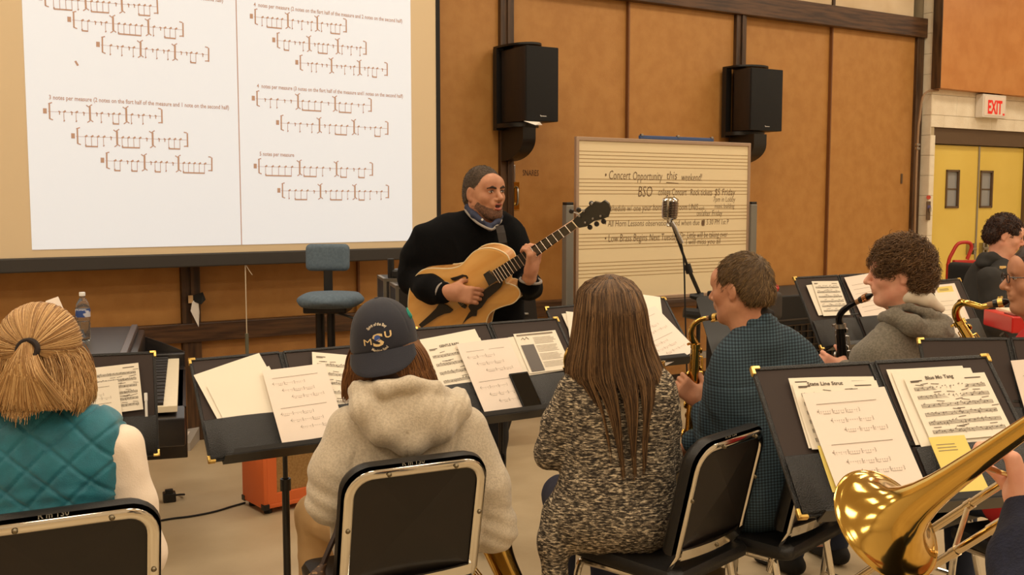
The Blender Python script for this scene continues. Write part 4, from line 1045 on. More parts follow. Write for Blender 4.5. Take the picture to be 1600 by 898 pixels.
# black gear right of the checked shirt
q = P(1192, 464, 6.2); r2 = P(1330, 455, 6.6)
bc = thing('bass_cabinet', 'large black equipment cabinet with lattice grille right of the checked-shirt saxophonist', 'cabinet', (q.x, q.y, 0), RY)
wd = 1.0
MB().box((0, 0, 0), (wd, .5, q.z), bev=.01).build('case', mat('gear_black', (16, 13, 12), .6), bc)
gz0, gz1 = P(1260, 548, 6.2).z, P(1250, 512, 6.2).z
g = MB(); n = 14
for k in range(n+1): x = .1+.8*k/n; g.box((x-.004, -.012, gz0-.25), (x+.004, -.004, gz1))
for k in range(10): z = gz0-.25+(gz1-gz0+.25)*k/9.; g.box((.1, -.014, z-.004), (.9, -.006, z+.004))
g.build('grille', mat('grille_metal', (70, 58, 46), .4, metal=.6), bc)
MB().box((.05, -.006, gz1+.03), (.95, 0.0, gz1+.04)).build('trim_strip', mat('gear_grey', (60, 52, 46), .5), bc)
q = P(1204, 470, 5.9); pb = thing('padded_stool_back', 'dark grey rounded chair back beside the checked-shirt saxophonist\'s head', 'chair', (q.x, q.y, 0), .4)
sdf_obj(SDF().box((0, 0, q.z-.03), (.075, .03, .085), rd=.03, k=.01), 'backrest', mat('dark_pad', (60, 52, 46), .7), pb, res=.01)
MB().tube([(0, .0, 0.1), (0, 0, q.z-.1)], .02, 8).build('post', BLACK, pb); MB().box((-.2, -.42, .46), (.2, -.03, .52), bev=.02).build('seat', BLKM, pb); MB().tube([(0, -.2, .03), (0, -.2, .46)], .03, 10).lathe([(0, .03), (.10, .02), (.10, 0), (0, 0)], 20).build('base', BLACK, pb)
q = P(1211, 462, 6.0); rk = thing('red_knob_rod', 'black rod topped by a small red knob against the dark rail', 'rod', (q.x, q.y, 0), 0)
MB().tube([(0, 0, 0), (0, 0, q.z+.03)], .014, 8).lathe([(0, .02), (.05, .015), (.05, 0), (0, 0)], 16).build('rod', BLACK, rk, smooth=True)
MB(Matrix.Translation((0, 0, q.z+.045))).lathe([(0, -.025), (.017, -.018), (.024, 0), (.017, .018), (0, .025)], 14).build('knob', mat('knob_red', (190, 40, 34), .3), rk, smooth=True)
# ================================================================ microphone on a boom stand
MY = 5.5
tip = P(1048, 344, MY); clutch = P(1092, 462, MY+.12); bot = P(1120, 520, MY+.2); mid_ = P(1075, 418, MY+.08)
ms = thing('microphone_stand', 'black boom microphone stand in front of the whiteboard', 'stand', (clutch.x, clutch.y, 0))
O = Vector((clutch.x, clutch.y, 0))
MB().tube([tip-O, mid_-O], .0075, 10).build('boom_inner', SATIN, ms, smooth=True)
MB().tube([mid_-O, bot-O], .011, 10).build('boom', SATIN, ms, smooth=True); MB().tube([mid_-O+Vector((-.006, 0, .018)), mid_-O+Vector((.01, 0, -.03))], .02, 10).build('collar', BLACK, ms, smooth=True)
MB().tube([(0, 0, .05), (0, 0, clutch.z)], .012, 10).build('pole', SATIN, ms, smooth=True); MB().tube([(-.05, 0, clutch.z-.0), (.02, 0, clutch.z-.01)], [.012, .03], 10).build('clutch', BLACK, ms, smooth=True)
q = P(1085, 488, MY+.1)-O; MB().tube([q+Vector((-.06, 0, 0)), q+Vector((.03, 0, -.01))], [.028, .034], 10).build('counterweight', BLACK, ms, smooth=True)
MB().lathe([(0, .045), (.05, .04), (.14, .012), (.14, 0), (0, 0)], 24).build('base', BLACK, ms, smooth=True)
mc = thing('microphone', 'vintage chrome ribbed microphone in front of the whiteboard', 'microphone', (0, 0, 0))
K = 5.5/1600
mm_ = MB(); H = 36*K; Wd = 12.5*K; Dp = 9*K
def slab(z0, z1, w0, w1, d0, d1, mb, n=20):
    vs = []; 
    for z, w_, d_ in ((z0, w0, d0), (z1, w1, d1)):
        for k in range(n): a = 2*math.pi*k/n; ca, sa = math.cos(a), math.sin(a); vs.append((w_*abs(ca)**.6*(1 if ca > 0 else -1), d_*abs(sa)**.6*(1 if sa > 0 else -1), z))
    mb.add(vs, [(k, (k+1) % n, n+(k+1) % n, n+k) for k in range(n)]+[tuple(range(n-1, -1, -1)), tuple(range(n, 2*n))])
for k in range(10):
    z = .012+k*.0092; f_ = 1-.12*max(0, (3-k)/3.)**2-.25*max(0, (k-8)/2.)**2; slab(z, z+.0052, Wd*f_, Wd*f_, Dp*f_, Dp*f_, mm_)
mm_.build('ribs', mat('mic_rib', (190, 178, 168), .25, metal=1), mc)
c_ = MB(); slab(.008, .108, Wd*.86, Wd*.86, Dp*.86, Dp*.86, c_); c_.build('grille_core', BLKM, mc)
c_ = MB(); slab(.0, .014, Wd*.55, Wd*.97, Dp*.6, Dp, c_); slab(.104, .112, Wd*1.0, Wd*.93, Dp, Dp*.9, c_); slab(.112, .122, Wd*.93, Wd*.55, Dp*.9, Dp*.5, c_)
c_.box((-.006, -Dp-.003, .004), (.006, Dp+.003, .118), bev=.002)
for sx in (-1, 1): c_.tube([(sx*Wd*.6, -Dp*.9, .108), (sx*Wd*.45, 0, .124), (sx*Wd*.6, Dp*.9, .108)], .004, 6)
c_.build('casing', CHROME, mc, smooth=True, angle=40)
MB().lathe([(.016, .0), (.012, -.012), (.011, -.022), (.015, -.03), (.01, -.038), (0, -.038)], 14).build('swivel_base', CHROME, mc, smooth=True)
place(mc, Matrix.Translation(P(1046, 342, MY)-Vector((0, 0, 0.004))) @ Matrix.Rotation(-.5, 4, 'Z') @ Matrix.Rotation(.08, 4, 'Y') @ Matrix.Rotation(.1, 4, 'X'))
mcb = thing('microphone_cable', 'cable with silver connector hanging from the vintage microphone', 'cable', (0, 0, 0))
pts = [P(x, y, MY-.02) for x, y in ((1048, 347), (1054, 355), (1060, 368), (1066, 388), (1069, 420), (1070, 460), (1071, 500), (1072, 540), (1074, 600))]
MB().tube(smooth_path([p for p in pts[2:]], 4), .0045, 6).build('cord', BLKM, mcb, smooth=True)
MB().tube([pts[0]+Vector((.002, 0, 0)), pts[1], pts[2]], [.014, .012, .009], 10).tube([pts[2], P(1066, 380, MY-.02)], [.012, .010], 10).build('connector', STEEL, mcb, smooth=True)

# ================================================================ red keyboard, hand truck and far chair
q = P(1556, 505, 4.9); kb = thing('stage_keyboard', 'red stage keyboard at the right edge beside the bespectacled man', 'keyboard', (0, 0, 0))
KR = mat('keyboard_red', (196, 30, 26), .35); z1_ = P(1556, 489, 4.9).z; z0_ = P(1556, 514, 4.9).z
MB().box((0, 0, z0_), (1.05, .33, z1_), bev=.006).build('body', KR, kb)
for i in range(40): MB().box((.05+.024*i+.001, .16, z1_), (.05+.024*(i+1)-.001, .31, z1_+.012), bev=.001).build('white_key', IV, kb)
MB().box((.02, .02, z1_), (1.03, .14, z1_+.006)).build('control_panel', mat('kb_panel', (120, 20, 20), .4), kb)
for s_ in (-1, 1):
    MB().tube([(.25+.32*s_+.05, .06, z0_-.01), (.25-.32*s_+.3, .06, .03)], .014, 8).build('stand_leg', BLACK, kb)
place(kb, Matrix.Translation((q.x, q.y-.16, 0)) @ Matrix.Rotation(-.05, 4, 'Z'))
HT = thing('hand_truck', 'red hand truck with hooped handle parked before the yellow doors', 'hand truck', (0, 0, 0))
HY = 8.4; RED = mat('truck_red', (178, 36, 22), .4); hp = [P(x, y, HY) for x, y in ((1482, 440), (1482, 410), (1488, 395), (1495, 383), (1502, 379), (1514, 379), (1518, 385), (1516, 393), (1511, 405))]
O = Vector((hp[0].x, hp[0].y, 0))
for p_ in hp[6:]: p_.y += .0
MB().tube(smooth_path([p-O for p in hp], 4), .0145, 10).build('hoop_handle', RED, HT, smooth=True)
a = P(1489, 406, HY)-O; b = P(1522, 404, HY+.1)-O; MB().box((a.x, -.03, a.z-.03), (b.x, .02, a.z-.0), bev=.008).build('cross_bar', RED, HT)
a2 = P(1482, 430, HY)-O; MB().box((-.02, -.02, .12), (.02, .02, a2.z+.1), bev=.006).box((b.x-.04, -.03, .12), (b.x, .03, a2.z+.1), bev=.006).build('side_rails', RED, HT)
MB().box((0, -.012, a2.z-.02), (b.x, .012, a2.z+.0)).box((b.x*.5-.015, -.012, .2), (b.x*.5+.015, .012, a2.z)).box((0, -.012, .35), (b.x, .012, .38)).build('slats', RED, HT)
MB().box((-.02, -.32, .02), (b.x+.02, .03, .035)).box((-.02, 0, .02), (b.x+.02, .03, .14)).build('toe_plate', RED, HT)
for x in (-.07, b.x+.03): MB(Matrix.Translation((x, .1, .125)) @ Matrix.Rotation(math.pi/2, 4, 'Y')).lathe([(0, 0), (.05, 0), (.06, .01), (.12, .008), (.125, .02), (.12, .045), (.06, .04), (0, .045)], 20).build('wheel', BLKM, HT, smooth=True)
place(HT, Matrix.Translation(O))
# black swivel chair behind the far boy
q = P(1515, 440, 6.65); fc = thing('black_chair', 'black high-backed chair behind the boy in the dark hoodie', 'chair', (q.x+.12, q.y-.05, 0), math.radians(-62))
zt_ = P(1512, 408, 6.65).z
sdf_obj(SDF().box((0, -.2, zt_-.3), (.17, .03, .30), rd=.03, k=.01).box((0, 0, .6), (.2, .2, .04), rd=.03, k=.01), 'shell', BLKM, fc, res=.015)
MB().tube([(0, 0, .04), (0, 0, .6)], .03, 10).box((-.03, -.2, .5), (.03, 0, .56)).lathe([(0, .06), (.3, .04), (.3, 0), (0, 0)], 20).build('base', BLACK, fc, smooth=True)
# ================================================================ people
SKIN = mat('skin', (196, 142, 110), .5, rgb2=(176, 120, 90), nscale=14, bump=.06, bscale=200, spec=.35)
SKIN2 = mat('skin_rosy', (232, 176, 148), .5, rgb2=(218, 152, 126), nscale=14, bump=.06, bscale=200, spec=.35)
def V3(*a): return Vector(a)
def head_sdf(sd, C, R, s=1.0, mouth=0.0, neck=None, neck_r=.055, slim=1.0):
    """C centre, R 3x3 (columns: right, face forward, up)"""
    R = R.to_3x3(); R4 = R.to_4x4()
    def T(x, y, z): return Vector(C)+R @ Vector((x*s*slim, y*s, z*s))
    def E(c, r, k=.015, op='u', rx=None): sd.ell(T(*c), [q*s for q in r], rot=R4 if rx is None else R4 @ rx, k=k, op=op)
    E((0, -.015, .030), (.0745, .094, .088), .01)
    E((0, .028, -.012), (.064, .066, .088), .03)
    E((0, .030, -.062), (.050, .054, .048), .03)
    for sx in (-1, 1):
        sd.cap(T(.050*sx, -.005, -.055), T(.018*sx, .066, -.095), .020*s, .018*s, .03)
        E((.040*sx, .060, -.020), (.024, .022, .022), .02)
    E((0, .076, -.094), (.020, .017, .017), .02)
    E((0, .070, .045), (.052, .026, .035), .03)
    sd.cap(T(-.036, .079, .026), T(.036, .079, .026), .0115*s, .0115*s, .014)
    for sx in (-1, 1): E((.031*sx, .100, .010), (.019, .016, .012), .010, 's')
    for sx in (-1, 1): E((.031*sx, .076, .009), (.0145, .0135, .0125), .004)
    sd.cap(T(0, .089, .018), T(0, .1165, -.020), .0078*s, .0122*s, .012)
    for sx in (-1, 1): E((.0125*sx, .103, -.026), (.0095, .010, .0075), .006)
    E((0, .088, -.048), (.030, .014, .018), .015)
    sd.cap(T(-.018, .094, -.046), T(.018, .094, -.046), .0062*s, .0062*s, .006)
    sd.cap(T(-.016, .092, -.060-mouth*.5), T(.016, .092, -.060-mouth*.5), .0070*s, .0070*s, .006)
    if mouth: E((0, .104, -.0535-mouth*.25), (.017, .02, .0035+mouth*.5), .003, 's')
    else: sd.cap(T(-.024, .102, -.0530), T(.024, .102, -.0530), .0022*s, .0022*s, .004, 's')
    for sx in (-1, 1):
        rx = Matrix.Rotation(-.18, 4, 'X') @ Matrix.Rotation(sx*.22, 4, 'Z')
        E((.0765*sx, -.012, .0), (.007, .0185, .031), .005, rx=rx)
        E((.0845*sx, -.006, .006), (.005, .0095, .017), .003, 's', rx=rx)
        E((.074*sx, -.008, -.026), (.008, .010, .010), .006)
    if neck is not None:
        sd.cap(T(0, -.022, -.05), Vector(neck), neck_r*s, neck_r*1.08, .03)
        sd.cap(T(0, .015, -.075), Vector(neck)+R @ Vector((0, .01, 0)), neck_r*.8*s, neck_r*s, .03)
    return T
def head_rot(yaw, pitch=0, roll=0):
    """yaw: turn from facing +Y, counter-clockwise; pitch: chin down positive; roll: towards own right shoulder"""
    return Matrix.Rotation(yaw, 3, 'Z') @ Matrix.Rotation(-pitch, 3, 'X') @ Matrix.Rotation(roll, 3, 'Y')
def hand_sdf(sd, wrist, d, n, side=1, curl=(.5, .5, .5, .5), s=1.0, thumb=.5, spread=.02, c2=1.1, k=.007):
    """wrist point, d: finger direction, n: direction the palm faces, side: +1 thumb towards d x n"""
    W = Vector(wrist); d = Vector(d).normalized(); n = Vector(n); n = (n-d*n.dot(d)).normalized(); t = d.cross(n)*side
    pc = W+d*.048*s
    for o in (-.028, -.010, .008, .026): sd.cap(W+d*.012*s+t*o*.75*s, W+d*.086*s+t*o*s, .0135*s, .0115*s, .016)
    sd.cap(W-d*.02*s, W+d*.02*s, .026*s, .027*s, .02)
    sd.ell(pc+t*.024*s+n*.008*s-d*.015*s, [.02*s, .02*s, .02*s], k=.02)
    tips = []
    for i, (o, L) in enumerate(((.028, .070), (.010, .078), (-.009, .073), (-.027, .058))):
        p = W+d*.088*s+t*o*s; dd = (d+t*spread*(1.5-i)*2).normalized(); a = curl[i]; q = dd
        for j, (f, r0, r1) in enumerate(((.45, .0096, .0088), (.30, .0088, .0080), (.25, .0080, .0068))):
            aj = a*(1 if j == 0 else c2)
            ax = dd.cross(n).normalized(); q = Matrix.Rotation(aj, 3, ax) @ q
            e = p+q*(L*f*s); sd.cap(p, e, r0*s, r1*s, .004 if j == 0 else .003); p = e
        tips.append(p)
    p = W+t*.026*s+d*.018*s+n*.006*s; q = (d*.55+t*.75+n*thumb*.6).normalized(); e = p+q*.042*s; sd.cap(p, e, .014*s, .0115*s, .012)
    q2 = (d*.85+t*.35+n*thumb*.9).normalized(); e2 = e+q2*.030*s; sd.cap(e, e2, .0112*s, .0098*s, .004); e3 = e2+(q2+n*thumb*.5).normalized()*.022*s; sd.cap(e2, e3, .0098*s, .008*s, .003)
    return tips
def person_mesh(label, root, sd, skin, res=.012, zones=None):
    root = Vector((root[0], root[1], 0))
    V, Q = sd.mesh(res, zones); V = relax(V, Q, 1, .35)-np.array(tuple(root))
    o = np_obj('person', V, Q, skin); o.location = root; tag(o, label, 'person'); return o, root
def lower_body(o, root, hip, yaw, trm, shoem, knee=.46, spread=.12, dz=0, hipw=.10, res=.011, kneez=.50, ext=0, extL=0, extR=0, feet=True, sd_body=None):
    f = Vector((-math.sin(yaw), math.cos(yaw), 0)); r = Vector((math.cos(yaw), math.sin(yaw), 0)); up = Vector((0, 0, 1)); hip = Vector(hip)
    t = SDF(); sh = SDF(); t.cap(hip-r*hipw+f*.03, hip+r*hipw+f*.03, .098, .098, .05)
    for sx, ex in ((-1, extL), (1, extR)):
        h = hip+r*hipw*.9*sx; kn = hip+r*(spread+ex)*sx+f*knee; kn.z = kneez; an = kn+f*(-.02+ext)+r*.01*sx; an.z = .10
        t.cap(h+f*.03, kn, .084, .066, .04); t.cap(kn, an, .064, .052, .03)
        foot = an.copy(); foot.z = .045; toe = foot+f*.17+r*.02*sx; toe.z = .032
        sh.cap(foot-f*.03, toe, .040, .033, .02); sh.cap(foot, an, .042, .044, .02)
        if sd_body is not None: sd_body.cap(h, kn, .06, .045, .03); sd_body.cap(kn, an, .04, .03, .03); sd_body.cap(an, foot+f*.12, .028, .022, .02)
    return t, sh
def finish_lower(o, root, t, sh, trm, shoem, res=.011, fold=(.003, 9, (1, 1, 1.6))):
    sdf_obj(t, 'trousers', trm, o, res=res, org=root, fold=fold); sdf_obj(sh, 'shoes', shoem, o, res=.01, org=root)
def eyes(o, root, T, R, iris=(60, 40, 26)):
    for sx in (-1, 1):
        c = Vector(T(.031*sx, .0850, .009))-Vector(root)
        sdf_obj(SDF().ell(c, [.0128, .0080, .0047], rot=R.to_4x4(), k=.001), 'eye', mat('eye_white', (225, 215, 205), .25), o, res=.0016)
        c = Vector(T(.033*sx, .0915, .009))-Vector(root)
        ls = SDF(); ls.chain([Vector(T((.031+d)*sx, .0925-22*d*d, .0145-30*d*d))-Vector(root) for d in (-.013, -.006, 0, .006, .013)], [.0012, .0018, .002, .0018, .0012], .001)
        sdf_obj(ls, 'eyelashes', mat('lash', (40, 26, 20), .7), o, res=.0013)
        sdf_obj(SDF().ell(c, [.0048, .003, .0048], rot=R.to_4x4(), k=.001), 'iris', mat('iris', iris, .15), o, res=.001)
def lens_sock(p): return p

# ---- hair builders
def cap_hair_sdf(C, R, s=1.0, t=.012, face=(.115, -.035), low=-.055, top=.0, grow=1.0):
    sd = SDF(); R4 = R.to_4x4()
    def T(x, y, z): return Vector(C)+R @ Vector((x*s, y*s, z*s))
    sd.ell(T(0, -.018, .034+top), [(.0745+t)*s, (.094+t)*s, (.088+t)*s], rot=R4, k=.01)
    sd.ell(T(0, -.055, -.022), [(.064+t*.7)*s, (.060+t*.8)*s, (.062)*s], rot=R4, k=.03)
    sd.ell(T(0, face[0], face[1]), [.088*s, .078*s, .108*s], rot=R4, k=.012, op='s')
    sd.box(T(0, 0, low-.1), [.15*s, .05*s, .1*s], rot=R4, rd=.005, k=.015, op='s')
    sd.box(T(0, .06, -.07), [.15*s, .09*s, .07*s], rot=R4, rd=.005, k=.02, op='s')
    sd.box(T(0, 0, low-.12), [.2*s, .2*s, .1*s], rot=R4, rd=.005, k=.015, op='s')
    for sx in (-1, 1): sd.ell(T((.085+t*.5)*sx, .002, -.012), [(.022+t*.7)*s, .028*s, .042*s], rot=R4, k=.008, op='s')
    return sd, T
def surface_samples(sd, n, res=.006):
    V, Q = sd.mesh(res); V = relax(V, Q, 1); N = normals(V, Q); i = rng.integers(0, len(V), n); return V[i], N[i], (V, Q)
def short_hair(name, o, root, sd, n, m_shell, m_str, length, comb, C, rise=.35, r0=.0009, curl=0, res=.005, disp=None, up=(0, 0, 1), jitter=.25, seg=5):
    V, N, _ = surface_samples(sd, n, res)
    h = sdf_obj(sd, name, m_shell, o, res=res, org=root, disp=disp)
    comb = np.array(tuple(comb), float); paths = []
    for p, q in zip(V, N):
        d = comb-q*(comb@q); d = d/max(np.linalg.norm(d), 1e-6)+q*rise+rng.normal(0, jitter, 3); d /= np.linalg.norm(d)
        L = length*rng.uniform(.6, 1.2); pts = []; cur = p-q*.001; a0 = rng.uniform(0, 6.28); e1 = np.cross(d, q); e1 /= max(1e-6, np.linalg.norm(e1)); e2 = np.cross(d, e1)
        for k in range(seg):
            t = k/(seg-1.); pt = cur+d*L*t-q*L*.35*t*t
            if curl: pt = pt+(e1*math.cos(a0+curl*t)+e2*math.sin(a0+curl*t))*length*.28*min(1, t*3)
            pts.append(pt)
        paths.append(pts)
    strands_obj('strands', paths, r0, r0*.45, m_str, h, org=root)
    return h

# ============ A: ponytailed woman in teal vest
def person_A():
    Y = 2.62; C = P(66, 552, Y); R = head_rot(.08, -.02)
    root = P(66, 800, Y); hip = V3(root.x, Y-.02, .56)
    sd = SDF(); nb = P(64, 655, Y-.0); T = head_sdf(sd, C, R, 1.0, neck=nb+V3(0, 0, -.03), neck_r=.05)
    sh = P(64, 690, Y); shr = P(186, 700, Y); shl = P(-58, 700, Y); elr = P(222, 868, Y+.0); ell_ = P(-94, 868, Y)
    wr = elr+V3(-.13, .20, .0); wl = ell_+V3(.13, .20, .0)
    sd.slices([(sh, (1, 0, 0), .12, .05), (P(64, 760, Y), (1, 0, 0), .09, .085), (hip, (1, 0, 0), .08, .1)], 3)
    for a, b, c in ((shr, elr, wr), (shl, ell_, wl)): sd.chain([a, b, c], [.035, .03, .025], .02)
    hand_sdf(sd, wr, (-.3, 1, .1), (-.6, 0, -.6), 1, (.5,)*4); hand_sdf(sd, wl, (.3, 1, .1), (.6, 0, -.6), -1, (.5,)*4)
    tr, so = lower_body(None, root, hip, .25, None, None, sd_body=sd)
    o, root = person_mesh('woman in teal quilted vest with a blonde ponytail, seen from behind', root, sd, SKIN2, .013, [(tuple(C-V3(.11, .13, .14)), tuple(C+V3(.11, .13, .14)), .006)])
    finish_lower(o, root, tr, so, mat('jeans_dark', (40, 48, 70), .85), BLKM)
    CRM = mat('cream_knit', (246, 228, 208), .85, bump=.15, bscale=220, sheen=.2)
    s2 = SDF()
    for a, b, c in ((shr, elr, wr), (shl, ell_, wl)):
        s2.chain([a+V3(0, 0, .0), a.lerp(b, .5)+V3(.004 if a.x > 0 else 0, 0, 0), b, c], [.064, .060, .056, .042], .03)
    s2.slices([(P(64, 668, Y), (1, 0, 0), .11, .045), (P(64, 760, Y), (1, 0, 0), .10, .09), (P(64, 830, Y), (1, 0, 0), .09, .10)], 3, .04)
    s2.cap(P(64, 640, Y), P(64, 670, Y), .058, .075, .03)
    sdf_obj(s2, 'sleeved_top', CRM, o, res=.008, org=root, fold=(.0035, 11, (1.3, 1, .8)), smooth_it=2)
    v = SDF(); v.slices([(P(64, 664, Y-.01), (1, 0, 0), .150, .048), (P(64, 690, Y-.01), (1, 0, 0), .148, .070), (P(64, 730, Y-.01), (1, 0, 0), .122, .098), (P(64, 790, Y-.01), (1, 0, 0), .115, .105), (V3(hip.x, Y-.01, .60), (1, 0, 0), .10, .13)], 3, .03)
    v.cap(P(64, 642, Y), P(64, 668, Y), .066, .085, .04)
    for sx, x in ((1, 222), (-1, -94)):                     # arm holes
        v.cap(P(x, 640, Y), P(x+sx*2, 860, Y), .052, .075, .012, op='s')
    def quilt(V):
        x = V[:, 0]-C.x; z = V[:, 2]-.02*np.sin(x*9)
        d = 0
        for q in (x/.105+z/.092, x/.105-z/.092):
            f = np.abs(q-np.round(q)); d = d+np.exp(-(f/.055)**2)
        puff = .0035*vnoise(V, 22, 2)
        wr_ = .0035*np.sin(z*150+6*x+3*vnoise(V, 9, 1))*np.clip((.90-V[:, 2])/.12, 0, 1)
        return -.0055*np.minimum(d, 1)+puff+wr_
    TEAL = mat('teal_quilt', (22, 118, 138), .55, rgb2=(18, 104, 124), nscale=30, bump=.2, bscale=400, sheen=.3)
    sdf_obj(v, 'quilted_vest', TEAL, o, res=.0048, org=root, disp=quilt, smooth_it=2)
    # hair: combed cap gathered at a tie, tail below, loose under-layer
    HM = hair_mat('blonde', (138, 98, 58), (192, 148, 94), (234, 196, 140)); HS = mat('blonde_shell', (120, 84, 50), .6, rgb2=(150, 110, 66), nscale=40, stretch=(4, 4, 1))
    tie = P(47, 545, Y-.115)
    cap = SDF(); cc = C+V3(0, -.012, .028); rr = np.array([.098, .112, .104])
    cap.ell(cc, rr-.006, k=.01); cap.ell(C+V3(-.0, -.035, -.075), [.105, .075, .07], k=.05)
    cap.ell(C+V3(0, .15, -.06), [.085, .11, .13], k=.01, op='s'); 
    sc = sdf_obj(cap, 'hair', HS, o, res=.007, org=root)
    paths = []; tv = np.array(tuple(tie)); c0 = np.array(tuple(cc)); kv = (tv-c0)/rr; kv /= np.linalg.norm(kv)
    for i in range(4600):
        u = rng.uniform(-1.7, 1.7); w_ = rng.uniform(-1.25, 1.35)
        q = np.array([math.sin(u)*math.cos(w_*.6), math.cos(u)*.9 if abs(u) < .9 else math.cos(u), math.sin(w_)]); q = rng.normal(0, 1, 3)
        q[1] = abs(q[1])*.9-.15; q /= np.linalg.norm(q)
        if q[2] < -.55 or (q[1] > .55 and q[2] < .5): continue
        a = math.acos(np.clip(q@kv, -1, 1)); pts = []
        if a < .15: continue
        j = 1.0+rng.normal(0, .012)
        for k in range(12):
            t = k/11.; sl = (math.sin((1-t)*a)*q+math.sin(t*a)*kv)/math.sin(a); pts.append(c0+sl*rr*(j+.01*math.sin(t*9+i)*.3))
        paths.append(pts)
    strands_obj('combed_strands', paths, .0011, .0008, HM, sc, org=root)
    low = []
    for i in range(3600):                                    # loose under-layer round the neck
        a = rng.uniform(-2.25, 2.25); zt_ = C.z-.01+rng.normal(0, .02); zb_ = P(0, 638, Y-.13).z+rng.normal(0, .010)-.012*math.cos(a*5); wv = rng.uniform(-1, 1)
        pts = []
        for k in range(12):
            t = k/11.; z = zt_+(zb_-zt_)*t; rx = .093+.042*math.sin(t*1.75)-.012*t**4+rng.normal(0, .0006); ry = .105+.03*t
            if t < .15: rx -= .01
            pts.append(np.array([C.x+rx*math.sin(a)+wv*.006*math.sin(t*5+a*3), Y-.02-ry*math.cos(a)+.01, z]))
        low.append(pts)
    strands_obj('loose_strands', low, .0012, .0006, HM, sc, org=root)
    tail = []
    for i in range(2400):
        a = rng.uniform(0, 6.28); r_ = .020*math.sqrt(rng.random()); L = rng.uniform(.8, 1.0); e = rng.normal(0, 1); pts = []
        end = P(48+e*26, 640, Y-.13)
        for k in range(12):
            t = k/11.*L; sp = 1+2.8*t**1.1; x = tie.x+math.cos(a)*r_*sp*.9+(end.x-tie.x)*t*.8*(1 if abs(e) < 2 else .6); z = tie.z+math.sin(a)*r_*(1-t)-t*(tie.z-end.z)
            y = tie.y-.035*math.sin(min(1, t*2.2)*math.pi*.5)-.012+math.sin(a*2)*.008+.02*t
            pts.append(np.array([x, y, z]))
        tail.append(pts)
    strands_obj('ponytail', tail, .0012, .0006, HM, sc, org=root)
    tp = [tie+V3(.024*math.cos(q), -.012+.006*math.sin(q), .022*math.sin(q)) for q in np.linspace(0, 2*math.pi, 17)[:-1]]
    MB().tube([p-root for p in tp], .0075, 8, closed=True).build('hair_tie', mat('hair_tie', (30, 16, 12), .7), o, smooth=True)
person_A()

